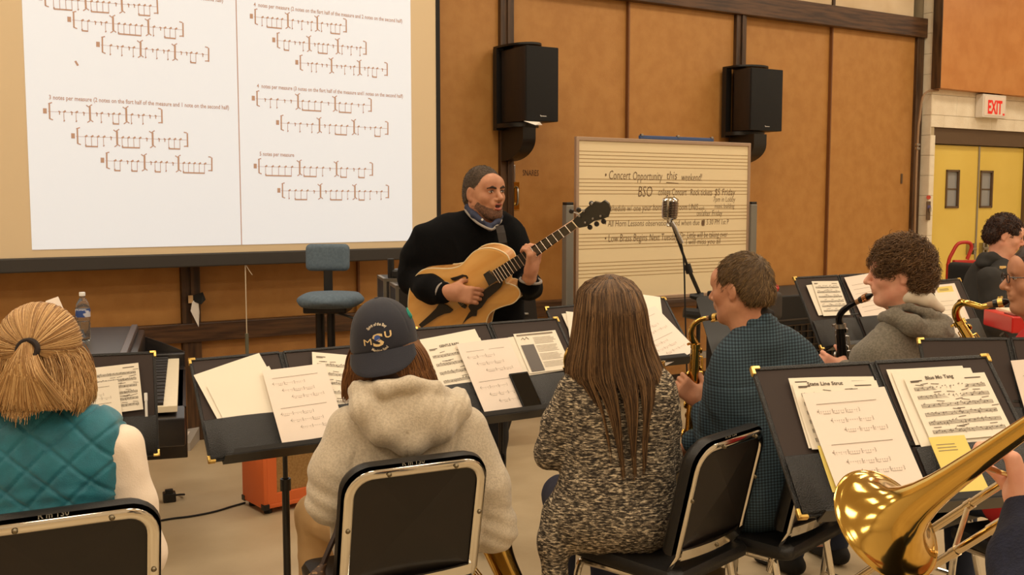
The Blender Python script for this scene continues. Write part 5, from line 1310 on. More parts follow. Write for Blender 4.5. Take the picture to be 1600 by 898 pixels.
# ============ B: woman in navy cap and oatmeal hoodie
def person_B():
    P = globals()['P']
    Y = 3.08; C = P(604, 536, Y); R = head_rot(-.05, .12, -.18)
    by_a = .36; X0 = P(637, 700, Y); rB = V3(math.cos(by_a), math.sin(by_a), 0); nB = V3(-math.sin(by_a), math.cos(by_a), 0); fB = nB
    def P(px, py, Yv, _P=globals()['P']):
        d = _P(px, py, 5)-CAM; o = X0+nB*(Yv-Y); return CAM+d*((o-CAM).dot(nB)/d.dot(nB))
    root = P(635, 800, Y); hip = V3(root.x, root.y+.04, .56)
    sd = SDF(); T = head_sdf(sd, C, R, .98, neck=P(632, 630, Y-.02), neck_r=.05)
    shl, shr = P(548, 672, Y), P(728, 672, Y); ell_, elr = P(517, 782, Y+.0), P(770, 822, Y+.0)
    wl = ell_+V3(.11, .20, .05); wr = elr+V3(-.12, .20, -.05)
    sd.slices([(P(638, 672, Y), rB, .1, .05), (P(640, 760, Y), rB, .08, .08), (hip, rB, .08, .1)], 3)
    for a, b, c in ((shr, elr, wr), (shl, ell_, wl)): sd.chain([a, b, c], [.035, .03, .025], .02)
    hand_sdf(sd, wr, (-.7, .6, .1), (-.6, 0, -.6), 1, (.6,)*4); hand_sdf(sd, wl, (.7, .6, .1), (.6, 0, -.6), -1, (.6,)*4)
    tr, so = lower_body(None, root, hip, .40, None, None, sd_body=sd, spread=.20, knee=.42, kneez=.52, hipw=.11)
    o, root = person_mesh('woman in oatmeal hoodie and backwards navy cap, seen from behind', root, sd, SKIN2, .013)
    finish_lower(o, root, tr, so, mat('khaki', (206, 168, 118), .8, bump=.15, bscale=200), BLKM)
    OAT = mat('oat_fleece', (212, 198, 176), .95, rgb2=(196, 182, 160), nscale=160, mix=(.42, .6), bump=.25, bscale=260, sheen=.3)
    s2 = SDF()
    s2.slices([(P(638, 652, Y), rB, .085, .06), (P(638, 690, Y), rB, .125, .085), (P(640, 750, Y), rB, .12, .100), (P(642, 810, Y+.02), rB, .12, .104), (V3(hip.x, hip.y+.01, .55), rB, .11, .118)], 3, .04)
    for a, b, c in ((shr, elr, wr), (shl, ell_, wl)):
        m1 = a.lerp(b, .55)+V3(.012 if a is shr else -.010, -.01, 0)
        s2.chain([a, m1, b, c], [.072, .074, .066, .05], .03)
    s2.ell(elr+V3(.0, -.01, -.01), [.066, .06, .065], k=.03)
    def folds(V):
        n1 = 1-2*np.abs(vnoise(V*np.array([1.2, 1, .9]), 10, 2)); d = .006*n1*.6
        # sleeve creases near the elbows
        for e in (ell_, elr):
            q = V-np.array(tuple(e)); r_ = np.sqrt((q**2).sum(1)); d = d+.006*np.sin((q[:, 2]*1.2+q[:, 0]*.6)*95)*np.exp(-(r_/.085)**2)
        # armhole seams
        for sx, sp_ in ((1, shr), (-1, shl)):
            q = V-np.array(tuple(sp_)); ln = q[:, 0]*sx+.030-.25*np.abs(q[:, 2]+.03); d = d-.004*np.exp(-(ln/.006)**2)*(np.abs(q[:, 2]) < .13)
        return d
    sdf_obj(s2, 'hoodie', OAT, o, res=.0065, org=root, disp=folds, smooth_it=2)
    h = SDF(); by = Y-.10
    hp = [P(560, 612, by+.05), P(572, 640, by), P(597, 668, by-.015), P(640, 688, by-.02), P(686, 664, by-.01), P(712, 638, by+.01), P(716, 622, by+.06)]
    h.chain(hp, [.030, .042, .046, .044, .046, .042, .034], .03)
    h.ell(P(637, 640, by-.0), [.125, .062, .085], rot=Matrix.Rotation(-.35, 4, 'X'), k=.04)
    h.chain([P(560, 606, by+.05), P(600, 606, by-.03), P(640, 598, by-.04), P(680, 606, by-.02), P(706, 622, by+.05)], [.022, .022, .022, .022, .022], .02)
    def hf(V):
        q = V-np.array(tuple(P(640, 655, by))); return .0012*np.sin((q[:, 2]-1.6*q[:, 0]**2/.12)*70+2*vnoise(V, 8, 1))+.005*vnoise(V, 9, 2)-.004*np.exp(-(q[:, 0]/.004)**2)*(q[:, 2] < -.02)
    hd = sdf_obj(h, 'hood', OAT, o, res=.0055, org=root, disp=hf, smooth_it=2)
    # hair under the cap
    HM = hair_mat('brown_b', (66, 38, 18), (116, 74, 40), (160, 110, 62)); HS = mat('brown_shell', (60, 36, 20), .7)
    hs = SDF(); hs.ell(C+V3(0, -.005, -.02), [.086, .098, .10], k=.02); hs.cap(C+V3(0, -.02, -.05), P(610, 602, Y), .078, .092, .03); hs.ell(C+V3(0, .16, -.04), [.08, .11, .13], k=.01, op='s')
    hs_o = sdf_obj(hs, 'hair', HS, o, res=.008, org=root)
    L = []
    for i in range(4200):
        a = rng.uniform(-2.2, 2.2); zt_ = C.z+.01; zb_ = P(610, 606, Y).z+rng.normal(0, .012)-.012*abs(math.sin(a)); pts = []; wv = rng.normal(0, 1)
        for k in range(12):
            t = k/11.; z = zt_+(zb_-zt_)*t; rx = .094+.048*math.sin(t*1.5); ry = .105
            x = C.x+.010*t+rx*math.sin(a)+wv*.003*math.sin(t*5); pts.append(np.array([x, C.y-ry*math.cos(a)*(1-.1*t), z]))
        L.append(pts)
    strands_obj('long_strands', L, .0012, .0006, HM, hs_o, org=root)
    # cap
    NAVY = mat('navy_cotton', (25, 26, 40), .75, bump=.2, bscale=500, sheen=.1)
    cR = head_rot(-.05, .0, -.18).to_4x4(); cc = P(599, 520, Y+.02); KS = 1.1; cRs = cR @ Matrix.Scale(KS, 4)
    cr = SDF(); cr.ell(cc+V3(0, .005, .0), [.0885*KS, .102*KS, .098*KS], rot=cR, k=.01); cr.ell(cc+V3(0, .005, -.047*KS), [.0885*KS, .102*KS, .085*KS], rot=cR, k=.03); cr.box(cc-V3(0, -.05, .173), [.2, .2, .11], rot=cR @ Matrix.Rotation(-.10, 4, 'X'), rd=.005, k=.008, op='s')
    def seams(V):
        q = (V-np.array(tuple(cc)))@np.array(cR.to_3x3()); an = np.arctan2(q[:, 0], -q[:, 1]); d = 0
        for a0 in (-1.05, 0, 1.05): d = d-.0016*np.exp(-((an-a0)/.028)**2)*(q[:, 2] > .0)
        return d+.0012*vnoise(V, 12, 2)
    co = sdf_obj(cr, 'cap_crown', NAVY, o, res=.0045, org=root, disp=seams, smooth_it=2)
    # bill (towards the camera, hanging down)
    n_ = 17; vs = []; fs = []; rows = 7
    for side in (0, 1):
        for j in range(rows):
            t = j/(rows-1.)
            for i in range(n_):
                u = i/(n_-1.)*2-1; a = u*1.12
                wx = .0885*math.sin(a)/math.sin(1.12); yb = -.1*math.cos(a*.86)
                ext = t*.068*(1-abs(u)**2.6*.75)
                x = wx*(1+.04*t); y = yb-ext*.62; z = -.046-ext*.86-(.010*(u*u))*t+.010-side*.003
                vs.append(cRs.to_3x3() @ V3(x, y, z)+cc-root)
    for side in (0, 1):
        for j in range(rows-1):
            for i in range(n_-1):
                a = side*rows*n_+j*n_+i; fs.append((a, a+1, a+n_+1, a+n_) if side == 0 else (a, a+n_, a+n_+1, a+1))
    for i in range(n_-1): a = (rows-1)*n_+i; b = rows*n_+a; fs.append((a, a+1, b+1, b))
    for j in range(rows-1):
        for i in (0, n_-1): a = j*n_+i; b = rows*n_+a; fs.append((a, a+n_, b+n_, b))
    MB().add(vs, fs).build('cap_bill', NAVY, co, smooth=True, angle=60)
    MB(Matrix.Translation(cc-root) @ cRs).lathe([(0, .101), (.006, .1), (.008, .096)], 10).build('button', NAVY, co, smooth=True)
    # embroidery projected on the crown's curved front
    from mathutils.bvhtree import BVHTree
    tree = BVHTree.FromPolygons([v.co.copy() for v in co.data.vertices], [tuple(p.vertices) for p in co.data.polygons]); dirv = cR.to_3x3() @ V3(0, 1, 0)
    em = MB(); em2 = MB(); bl = MB(); M3_ = cRs.to_3x3()
    def put(mb, s_, size, ang0, zc, arc_r=None, phase=0, bold=.0006, width=None):
        vs_, fs_ = text_geo(s_, size, bold, 0, 'CENTER', 0); out = []
        xs = [v[0] for v in vs_]; wd = max(xs)-min(xs); k = 1 if not width else width/wd
        for v in vs_:
            x, y = v[0]*k, v[1]
            if arc_r: th = x/arc_r; rad = arc_r+y; x, y = (rad*math.sin(th), rad*math.cos(th)-0) if arc_r > 0 else (rad*math.sin(th), rad*math.cos(th))
            X = x+ang0; Z = zc+y; Xn = X/.0885; Zn = max(Z, 0)/.098; yy = -.102*math.sqrt(max(.02, 1-Xn*Xn-Zn*Zn))+.005-.0026
            org_ = M3_ @ V3(X, -.3, Z)+cc-root; hit = tree.ray_cast(org_, dirv); out.append((hit[0] if hit[0] else M3_ @ V3(X, yy, Z)+cc-root)-dirv*.0016)
        mb.add(out, fs_)
    put(em, 'S', .046, 0.002, -.022, bold=.0010, width=.030); put(em, 'M', .024, -.027, -.016, bold=0, width=.022); put(em, 'U', .024, .030, -.004, bold=.0006, width=.018)
    put(em2, 'Spirit of the Bay', .0105, 0.003, -.002, arc_r=.034, bold=.0003, width=.052)
    put(em2, 'Marching Band', .0105, 0.003, -.002, arc_r=-.036, bold=.0003, width=.050)
    put(bl, 'o', .022, .001, -.006, bold=.003)
    em.build('monogram', mat('thread_gold', (226, 196, 140), .6), co); em2.build('stitched_text', mat('thread_white', (220, 205, 180), .6), co); bl.build('blue_emblem', mat('thread_blue', (50, 80, 150), .6), co)
    ri = MB(); q0 = P(636, 484, Y-.0)
    for k in range(3): ri.tube(smooth_path([q0-root+V3(.0, -.01, .004*k), q0-root+V3(.008+.004*k, -.022, -.014), q0-root+V3(.014, -.012, -.028+.004*k), q0-root+V3(.004*k, -.008, -.012)], 5), .0014, 5)
    ri.build('ribbon', mat('turquoise', (20, 170, 150), .5), co)
    # patterned bag on the seat and its strap
    bp2 = P(494, 898, Y-.14); bg = thing('handbag', 'brown patterned bag with a dark strap on the seat beside the hooded woman', 'bag', (bp2.x, bp2.y, bp2.z-.06))
    PAT = mat('bag_pattern', (70, 48, 30), .6, rgb2=(150, 116, 78), nscale=70, mix=(.55, .6))
    sdf_obj(SDF().ell((0, 0, .0), [.042, .05, .062], k=.01).cap((0, 0, .05), (.02, .03, .085), .016, .01, .02), 'pouch', PAT, bg, res=.006, fold=(.004, 30, (1, 1, .4)))
    MB().tube(smooth_path([(.012, .02, .075), (.03, .04, .12), (.05, .07, .17), (.055, .10, .22)], 5), [.009]*15+[.006], 6).build('strap', mat('strap_dark', (48, 30, 22), .6), bg, smooth=True)
person_B()

# ============ C: long-haired woman in marled cardigan
def person_C():
    Y = 3.32; C = P(952, 492, Y+.02); R = head_rot(.15, .05)
    root = P(958, 800, Y); hip = V3(root.x-.01, Y+.01, .575)
    sd = SDF(); T = head_sdf(sd, C, R, 1.0, neck=P(960, 590, Y), neck_r=.05)
    shl, shr = P(895, 612, Y), P(1034, 612, Y); ell_, elr = P(862, 706, Y+.03), P(1040, 716, Y+.08)
    wl = ell_+V3(.10, .20, .03); wr = elr+V3(-.08, .20, .03)
    sd.slices([(P(965, 612, Y), (1, 0, 0), .1, .05), (P(965, 700, Y), (1, 0, 0), .07, .07), (hip, (1, 0, 0), .08, .1)], 3)
    for a, b, c in ((shr, elr, wr), (shl, ell_, wl)): sd.chain([a, b, c], [.035, .03, .025], .02)
    hand_sdf(sd, wr, (-.7, .6, .1), (-.6, 0, -.6), 1, (.6,)*4); hand_sdf(sd, wl, (.7, .6, .1), (.6, 0, -.6), -1, (.6,)*4)
    tr, so = lower_body(None, root, hip, .15, None, None, sd_body=sd, knee=.42, spread=.08)
    o, root = person_mesh('woman with very long brown hair in a marled black and cream cardigan, from behind', root, sd, SKIN2, .013)
    finish_lower(o, root, tr, so, mat('jeans_blue', (54, 58, 80), .85), BLKM)
    # marled knit: short dashes of cream on charcoal
    m = bpy.data.materials.new('marled_knit'); m.use_nodes = True; nt = m.node_tree; b = nt.nodes['Principled BSDF']; b.inputs['Roughness'].default_value = .95
    tc = nt.nodes.new('ShaderNodeTexCoord'); fac = []
    for sc_v, rot, lo, hi in (((26, 26, 95), .25, .46, .56), ((30, 30, 110), -.3, .48, .58)):
        mp = nt.nodes.new('ShaderNodeMapping'); mp.inputs['Scale'].default_value = sc_v; mp.inputs['Rotation'].default_value = (0, rot, 0); nt.links.new(tc.outputs['Object'], mp.inputs[0])
        n = nt.nodes.new('ShaderNodeTexNoise'); n.inputs['Scale'].default_value = 1.9; n.inputs['Detail'].default_value = 3; n.inputs['Roughness'].default_value = .65; nt.links.new(mp.outputs[0], n.inputs[0])
        r = nt.nodes.new('ShaderNodeValToRGB'); r.color_ramp.elements[0].position = lo; r.color_ramp.elements[1].position = hi; nt.links.new(n.outputs[0], r.inputs[0]); fac.append(r)
    mx = nt.nodes.new('ShaderNodeMath'); mx.operation = 'MULTIPLY_ADD'; mx.inputs[1].default_value = .55; nt.links.new(fac[0].outputs[0], mx.inputs[0])
    m2 = nt.nodes.new('ShaderNodeMath'); m2.operation = 'MULTIPLY'; m2.inputs[1].default_value = .5; nt.links.new(fac[1].outputs[0], m2.inputs[0]); nt.links.new(m2.outputs[0], mx.inputs[2])
    cr = nt.nodes.new('ShaderNodeValToRGB'); cr.color_ramp.elements[0].color = lin((44, 38, 34))+(1,); cr.color_ramp.elements[1].color = lin((226, 208, 178))+(1,)
    e = cr.color_ramp.elements.new(.5); e.color = lin((112, 100, 84))+(1,)
    nt.links.new(mx.outputs[0], cr.inputs[0]); nt.links.new(cr.outputs[0], b.inputs['Base Color'])
    bp = nt.nodes.new('ShaderNodeBump'); bp.inputs['Strength'].default_value = .8; bp.inputs['Distance'].default_value = .004; nt.links.new(mx.outputs[0], bp.inputs['Height']); nt.links.new(bp.outputs[0], b.inputs['Normal'])
    s2 = SDF()
    s2.slices([(P(962, 582, Y), (1, 0, 0), .075, .045), (P(965, 606, Y), (1, 0, 0), .120, .060), (P(966, 650, Y), (1, 0, 0), .098, .085), (P(966, 740, Y), (1, 0, 0), .088, .092), (P(960, 785, Y), (1, 0, 0), .088, .102), (P(950, 812, Y-.01), (1, -.1, 0), .098, .108)], 3, .03)
    s2.cap(P(955, 570, Y), P(962, 595, Y), .055, .07, .03)
    s2.chain([shl+V3(.01, 0, 0), shl.lerp(ell_, .5)+V3(-.004, 0, 0), ell_, wl], [.058, .057, .054, .045], .025)
    s2.chain([shr+V3(-.012, 0, 0), shr.lerp(elr, .5)+V3(-.002, 0, 0), elr, wr], [.060, .056, .052, .045], .03)
    s2.chain([P(868, 800, Y-.02), P(864, 845, Y-.04), P(868, 925, Y-.05)], [.03, .038, .045], .05)
    sdf_obj(s2, 'cardigan', m, o, res=.007, org=root, fold=(.005, 9, (1.8, 1, .55)), smooth_it=2)
    HM = hair_mat('brown_c', (46, 31, 20), (94, 68, 44), (156, 120, 82)); HS = mat('brown_shell_c', (46, 31, 20), .6, rgb2=(66, 46, 30), nscale=30, stretch=(5, 5, .5))
    # profile of the hair mass seen from behind: pixel row -> (left, right)
    prof = [(428, 950, 956), (432, 930, 975), (440, 916, 988), (455, 905, 1000), (480, 900, 1008), (510, 897, 1013), (540, 892, 1020), (565, 886, 1030), (585, 884, 1040), (610, 900, 1038), (640, 915, 1032), (680, 930, 1022), (720, 940, 1018), (790, 948, 1015)]
    ys = [p[0] for p in prof]; zl_ = [P(800, p[0], Y).z for p in prof]
    def WL(z): return np.interp(-z, [-q for q in zl_], [P(p[1], p[0], Y).x for p in prof])
    def WR(z): return np.interp(-z, [-q for q in zl_], [P(p[2], p[0], Y).x for p in prof])
    zt_ = zl_[0]
    def depth(z): return np.interp(zt_-z, [0, .01, .05, .12, .22, .30, .38, .7], [.0, .045, .085, .108, .105, .112, .122, .130])
    def hp_(a, z, k=1.0):
        l, r = WL(z), WR(z); cx = (l+r)/2; return np.array([cx+(r-l)/2*math.sin(a)*k, Y+.01-depth(z)*math.cos(a)*k, z])
    vs = []; fs = []; nz, na = 26, 25; zend = P(800, 592, Y).z
    for i in range(nz):
        z = zt_-.002+(zend-zt_)*(i/(nz-1.))**1.2
        for j in range(na): vs.append(Vector(hp_(-2.0+4.0*j/(na-1), z, .955))-root)
    for i in range(nz-1):
        for j in range(na-1): a = i*na+j; fs.append((a, a+1, a+na+1, a+na))
    hs = MB().add(vs, fs).build('hair', HS, o, smooth=True, angle=180)
    L = []
    for i in range(7500):
        a = float(np.clip(rng.normal(0, .95), -2.1, 2.1)) if rng.random() < .6 else rng.uniform(-2.1, 2.1); k_ = 1+rng.normal(0, .012)
        far = math.exp(-(a/.85)**2)
        ye = rng.uniform(575, 600) if rng.random() > .30*far+.12 else 600+rng.random()**1.6*135
        if a < -.9 and rng.random() < .6: ye = rng.uniform(560, 600)
        ze = P(800, ye, Y).z; z0 = zt_-.001-rng.random()**2*.05*(abs(a) > .4); pts = []; ph_ = rng.uniform(0, 6.28); cl = round((a+.3)/.45)*.45-.3
        for k in range(20):
            t = k/19.; z = z0+(ze-z0)*t; s_ = np.clip((zt_-z-.30)/.3, 0, 1); aa = a+(cl-a)*s_*.75
            p_ = hp_(aa*(.35+.65*min(1, (zt_-z)/.05+.1)) if zt_-z < .05 else aa, z, k_); p_[0] += .003*math.sin(5*t+ph_); p_[1] -= .004*s_
            pts.append(p_)
        L.append(pts)
    strands_obj('long_strands', L, .0012, .0006, HM, hs, org=root)
person_C()

# ============ D: saxophonist in checked shirt
def check_mat():
    m = bpy.data.materials.new('checked_cotton'); m.use_nodes = True; nt = m.node_tree; b = nt.nodes['Principled BSDF']; b.inputs['Roughness'].default_value = .85
    tc = nt.nodes.new('ShaderNodeTexCoord'); sep = nt.nodes.new('ShaderNodeSeparateXYZ'); mp = nt.nodes.new('ShaderNodeMapping'); mp.inputs['Rotation'].default_value = (0, .05, .2); nt.links.new(tc.outputs['Object'], mp.inputs[0]); nt.links.new(mp.outputs[0], sep.inputs[0])
    outs = []
    for ax_ in (0, 2):
        a = nt.nodes.new('ShaderNodeMath'); a.operation = 'MULTIPLY'; a.inputs[1].default_value = 2*math.pi/.0105; nt.links.new(sep.outputs[ax_], a.inputs[0])
        s_ = nt.nodes.new('ShaderNodeMath'); s_.operation = 'SINE'; nt.links.new(a.outputs[0], s_.inputs[0])
        g = nt.nodes.new('ShaderNodeMath'); g.operation = 'GREATER_THAN'; g.inputs[1].default_value = .1; nt.links.new(s_.outputs[0], g.inputs[0]); outs.append(g)
    mx = nt.nodes.new('ShaderNodeMath'); mx.operation = 'MULTIPLY_ADD'; mx.inputs[1].default_value = .5; nt.links.new(outs[0].outputs[0], mx.inputs[0])
    m2 = nt.nodes.new('ShaderNodeMath'); m2.operation = 'MULTIPLY'; m2.inputs[1].default_value = .5; nt.links.new(outs[1].outputs[0], m2.inputs[0]); nt.links.new(m2.outputs[0], mx.inputs[2])
    cr = nt.nodes.new('ShaderNodeValToRGB'); cr.color_ramp.interpolation = 'CONSTANT'; cr.color_ramp.elements[0].color = lin((66, 88, 100))+(1,); cr.color_ramp.elements[1].position = .75; cr.color_ramp.elements[1].color = lin((16, 28, 38))+(1,)
    e = cr.color_ramp.elements.new(.3); e.color = lin((40, 58, 70))+(1,)
    nt.links.new(mx.outputs[0], cr.inputs[0]); nt.links.new(cr.outputs[0], b.inputs['Base Color']); return m
def person_D():
    Y = 3.5; ph_ = math.radians(47); C = P(1157, 452, Y+.02); R = head_rot(ph_, .12, .0)
    root = P(1205, 800, Y); hip = V3(root.x, Y+.05, .565); by = .30; r = V3(math.cos(by), math.sin(by), 0); f = V3(-math.sin(by), math.cos(by), 0)
    sd = SDF(); T = head_sdf(sd, C, R, 1.0, neck=P(1178, 524, Y-.01), neck_r=.056)
    shl, shr = P(1132, 592, Y+.02), P(1262, 584, Y+.06); ell_ = P(1118, 706, Y+.02); wl = P(1100, 640, Y+.16)
    elr = shr+f*.12+V3(.04, 0, -.24); wr = P(1085, 690, Y+.20)
    ch = P(1195, 640, Y+.02)
    sd.slices([(P(1190, 560, Y), r, .12, .05), (ch, r, .09, .09), (hip, r, .08, .1)], 3)
    sd.chain([shl, ell_, wl], [.038, .034, .028], .02); sd.chain([shr, elr, wr], [.038, .034, .028], .02)
    hand_sdf(sd, P(1097, 628, Y+.17), (-.75, .15, .62), (-.1, 1, .1), -1, (.75, .8, .85, .9), s=1.02, c2=1.0, thumb=.4)
    hand_sdf(sd, wr, (-.4, .2, -.5), (-.3, .6, .2), 1, (.7,)*4)
    tr, so = lower_body(None, root, hip, .55, None, None, sd_body=sd, knee=.44)
    hw_ = P(1078, 608, Y+.17)
    o, root = person_mesh('young man in blue checked shirt playing a gold alto saxophone', root, sd, SKIN, .013, [(tuple(C-V3(.12, .14, .14)), tuple(C+V3(.12, .14, .14)), .0038), (tuple(hw_-V3(.07, .10, .08)), tuple(hw_+V3(.06, .08, .07)), .0040)])
    finish_lower(o, root, tr, so, mat('olive_trousers', (92, 76, 50), .85), BLKM)
    CH = check_mat(); s2 = SDF()
    s2.slices([(P(1192, 530, Y-.01), r, .06, .050), (P(1196, 566, Y), r, .125, .072), (P(1198, 620, Y+.0), r, .12, .100), (P(1206, 700, Y+.02), r, .10, .108), (P(1212, 770, Y+.04), r, .09, .115), (hip, r, .08, .125)], 3, .03)
    s2.chain([shl, shl.lerp(ell_, .5)+V3(-.006, 0, 0), ell_, wl.lerp(ell_, .15)], [.066, .062, .056, .046], .025)
    s2.cap(ell_, wl, .052, .040, .02)
    s2.chain([shr, elr, wr], [.066, .056, .045], .025)
    s2.cap(P(1184, 514, Y-.01), P(1186, 535, Y-.01), .066, .08, .03)
    s2.ell(P(1172, 496, Y-.0), [.056, .062, .045], k=.015, op='s')
    def fD(V):
        q = V-np.array(tuple(P(1200, 600, Y))); n1 = 1-2*np.abs(vnoise(V*np.array([1.3, 1, .8]), 9, 2)); d = .006*n1*.7
        yoke = q[:, 2]+.12*np.abs(q[:, 0]-.02)**1.5-.02; d = d-.003*np.exp(-(yoke/.005)**2)
        e = V-np.array(tuple(ell_)); d = d+.006*np.sin((e[:, 2]+.5*e[:, 0])*100)*np.exp(-((e**2).sum(1))/.006); return d
    sdf_obj(s2, 'checked_shirt', CH, o, res=.0065, org=root, disp=fD, smooth_it=2)
    col = SDF(); cpts = [P(1150, 520, Y+.08), P(1156, 512, Y+.02), P(1174, 504, Y-.045), P(1196, 499, Y-.045), P(1209, 500, Y+.02)]
    col.chain(cpts, [.014, .016, .018, .018, .014], .02); col.chain([p-V3(0, 0, .022) for p in cpts], [.018]*5, .02)
    sdf_obj(col, 'collar', CH, o, res=.005, org=root, smooth_it=2)
    un = SDF(); un.chain([p+V3(-.008, .014, .022) for p in cpts], [.015]*5, .02); un.cap(P(1176, 492, Y), P(1182, 515, Y), .055, .060, .01)
    sdf_obj(un, 'dark_undershirt', mat('dark_knit', (30, 22, 18), .9), o, res=.006, org=root)
    hc, T2 = cap_hair_sdf(C, R, 1.0, t=.007, face=(.118, -.045), low=-.040)
    short_hair('hair', o, root, hc, 7500, mat('brown_short', (92, 70, 44), .7, rgb2=(72, 54, 34), nscale=60), hair_mat('brown_d', (66, 50, 30), (108, 84, 54), (156, 126, 84)), .026, R @ V3(0, .5, -.55), C, rise=.18, r0=.0010, res=.0045)
person_D()

# ============ E: curly-haired saxophonist in grey hoodie
def person_E():
    Y = 3.85; C = P(1404, 428, Y); R = head_rot(math.radians(74), .10, 0)
    root = P(1412, 700, Y); hip = V3(root.x+.02, Y+.08, .57); by = .35; r = V3(math.cos(by), math.sin(by), 0)
    sd = SDF(); T = head_sdf(sd, C, R, 1.0, neck=P(1425, 508, Y), neck_r=.056)
    shl, shr = P(1360, 562, Y+.0), P(1486, 560, Y+.08); ell_ = P(1350, 650, Y+.0); wl = P(1322, 580, Y+.14); elr = shr+V3(.04, .1, -.25); wr = P(1318, 640, Y+.2)
    sd.slices([(P(1425, 552, Y), r, .12, .05), (P(1425, 620, Y), r, .09, .09), (hip, r, .08, .1)], 3)
    sd.chain([shl, ell_, wl], [.038, .034, .028], .02); sd.chain([shr, elr, wr], [.038, .034, .028], .02)
    hand_sdf(sd, wl+V3(.0, 0, -.005), (-.75, .25, .35), (-.2, 1, .2), -1, (.7, .75, .8, .85)); hand_sdf(sd, wr, (-.4, .2, -.5), (-.3, .6, .2), 1, (.7,)*4)
    tr, so = lower_body(None, root, hip, .5, None, None, sd_body=sd)
    hw_ = P(1312, 565, Y+.15)
    o, root = person_mesh('curly-haired young man in grey hoodie playing a black saxophone', root, sd, SKIN2, .013, [(tuple(C-V3(.13, .12, .14)), tuple(C+V3(.12, .12, .14)), .0042), (tuple(hw_-V3(.07, .08, .06)), tuple(hw_+V3(.06, .08, .05)), .005)])
    finish_lower(o, root, tr, so, mat('jeans_dark', (40, 48, 70), .85), BLKM)
    GR = mat('grey_fleece', (128, 120, 106), .95, rgb2=(108, 102, 90), nscale=140, mix=(.4, .6), bump=.2, bscale=260, sheen=.2)
    s2 = SDF()
    s2.slices([(P(1425, 520, Y), r, .085, .06), (P(1424, 556, Y), r, .140, .080), (P(1424, 610, Y), r, .12, .105), (P(1428, 680, Y+.03), r, .10, .115), (hip, r, .09, .125)], 3, .03)
    s2.chain([shl, shl.lerp(ell_, .5), ell_, wl], [.074, .070, .064, .045], .03); s2.chain([shr, elr, wr], [.072, .062, .048], .03)
    def fE(V):
        n1 = 1-2*np.abs(vnoise(V*np.array([1.5, 1, .7]), 8, 2)); q = V-np.array(tuple(shl)); ln = q[:, 0]-.055+.35*np.abs(q[:, 2]+.02); return .007*n1*.7-.004*np.exp(-(ln/.006)**2)*(np.abs(q[:, 2]) < .14)
    sdf_obj(s2, 'hoodie', GR, o, res=.007, org=root, disp=fE, smooth_it=2)
    h = SDF(); by_ = Y-.09
    h.chain([P(1380, 496, by_+.07), P(1398, 494, by_+.02), P(1426, 508, by_-.02), P(1456, 524, by_-.01), P(1474, 520, by_+.02)], [.020, .026, .032, .038, .036], .03)
    h.chain([P(1392, 478, by_+.07), P(1420, 480, by_+.02), P(1452, 490, by_+.0), P(1482, 502, by_+.02)], [.012, .014, .016, .016], .012)
    h.ell(P(1462, 512, by_+.01), [.055, .045, .04], k=.03)
    sdf_obj(h, 'hood', GR, o, res=.006, org=root, fold=(.004, 16, (1, 1, 1)), smooth_it=2)
    li = SDF(); li.chain([P(1398, 468, by_+.08), P(1420, 462, by_+.04), P(1448, 468, by_+.03), P(1470, 482, by_+.03)], [.018, .026, .026, .016], .02)
    sdf_obj(li, 'hood_lining', mat('white_lining', (228, 216, 196), .85), o, res=.006, org=root)
    R4 = R; hc, T2 = cap_hair_sdf(C, R, 1.0, t=.021, face=(.126, -.055), low=-.070, top=.004)
    def cd(V): return .008*vnoise(V, 42, 2)+.006*np.sin(V[:, 0]*170+3*vnoise(V, 20, 1))*np.sin(V[:, 2]*150+V[:, 1]*120)
    short_hair('hair', o, root, hc, 7000, mat('curly_shell', (88, 62, 38), .8, rgb2=(64, 42, 24), nscale=50), hair_mat('brown_e', (78, 56, 36), (108, 80, 52), (142, 108, 72)), .036, V3(-.3, 0, -.6), C, rise=.28, r0=.0015, curl=3.6, res=.006, disp=cd, jitter=.42, seg=8)
person_E()

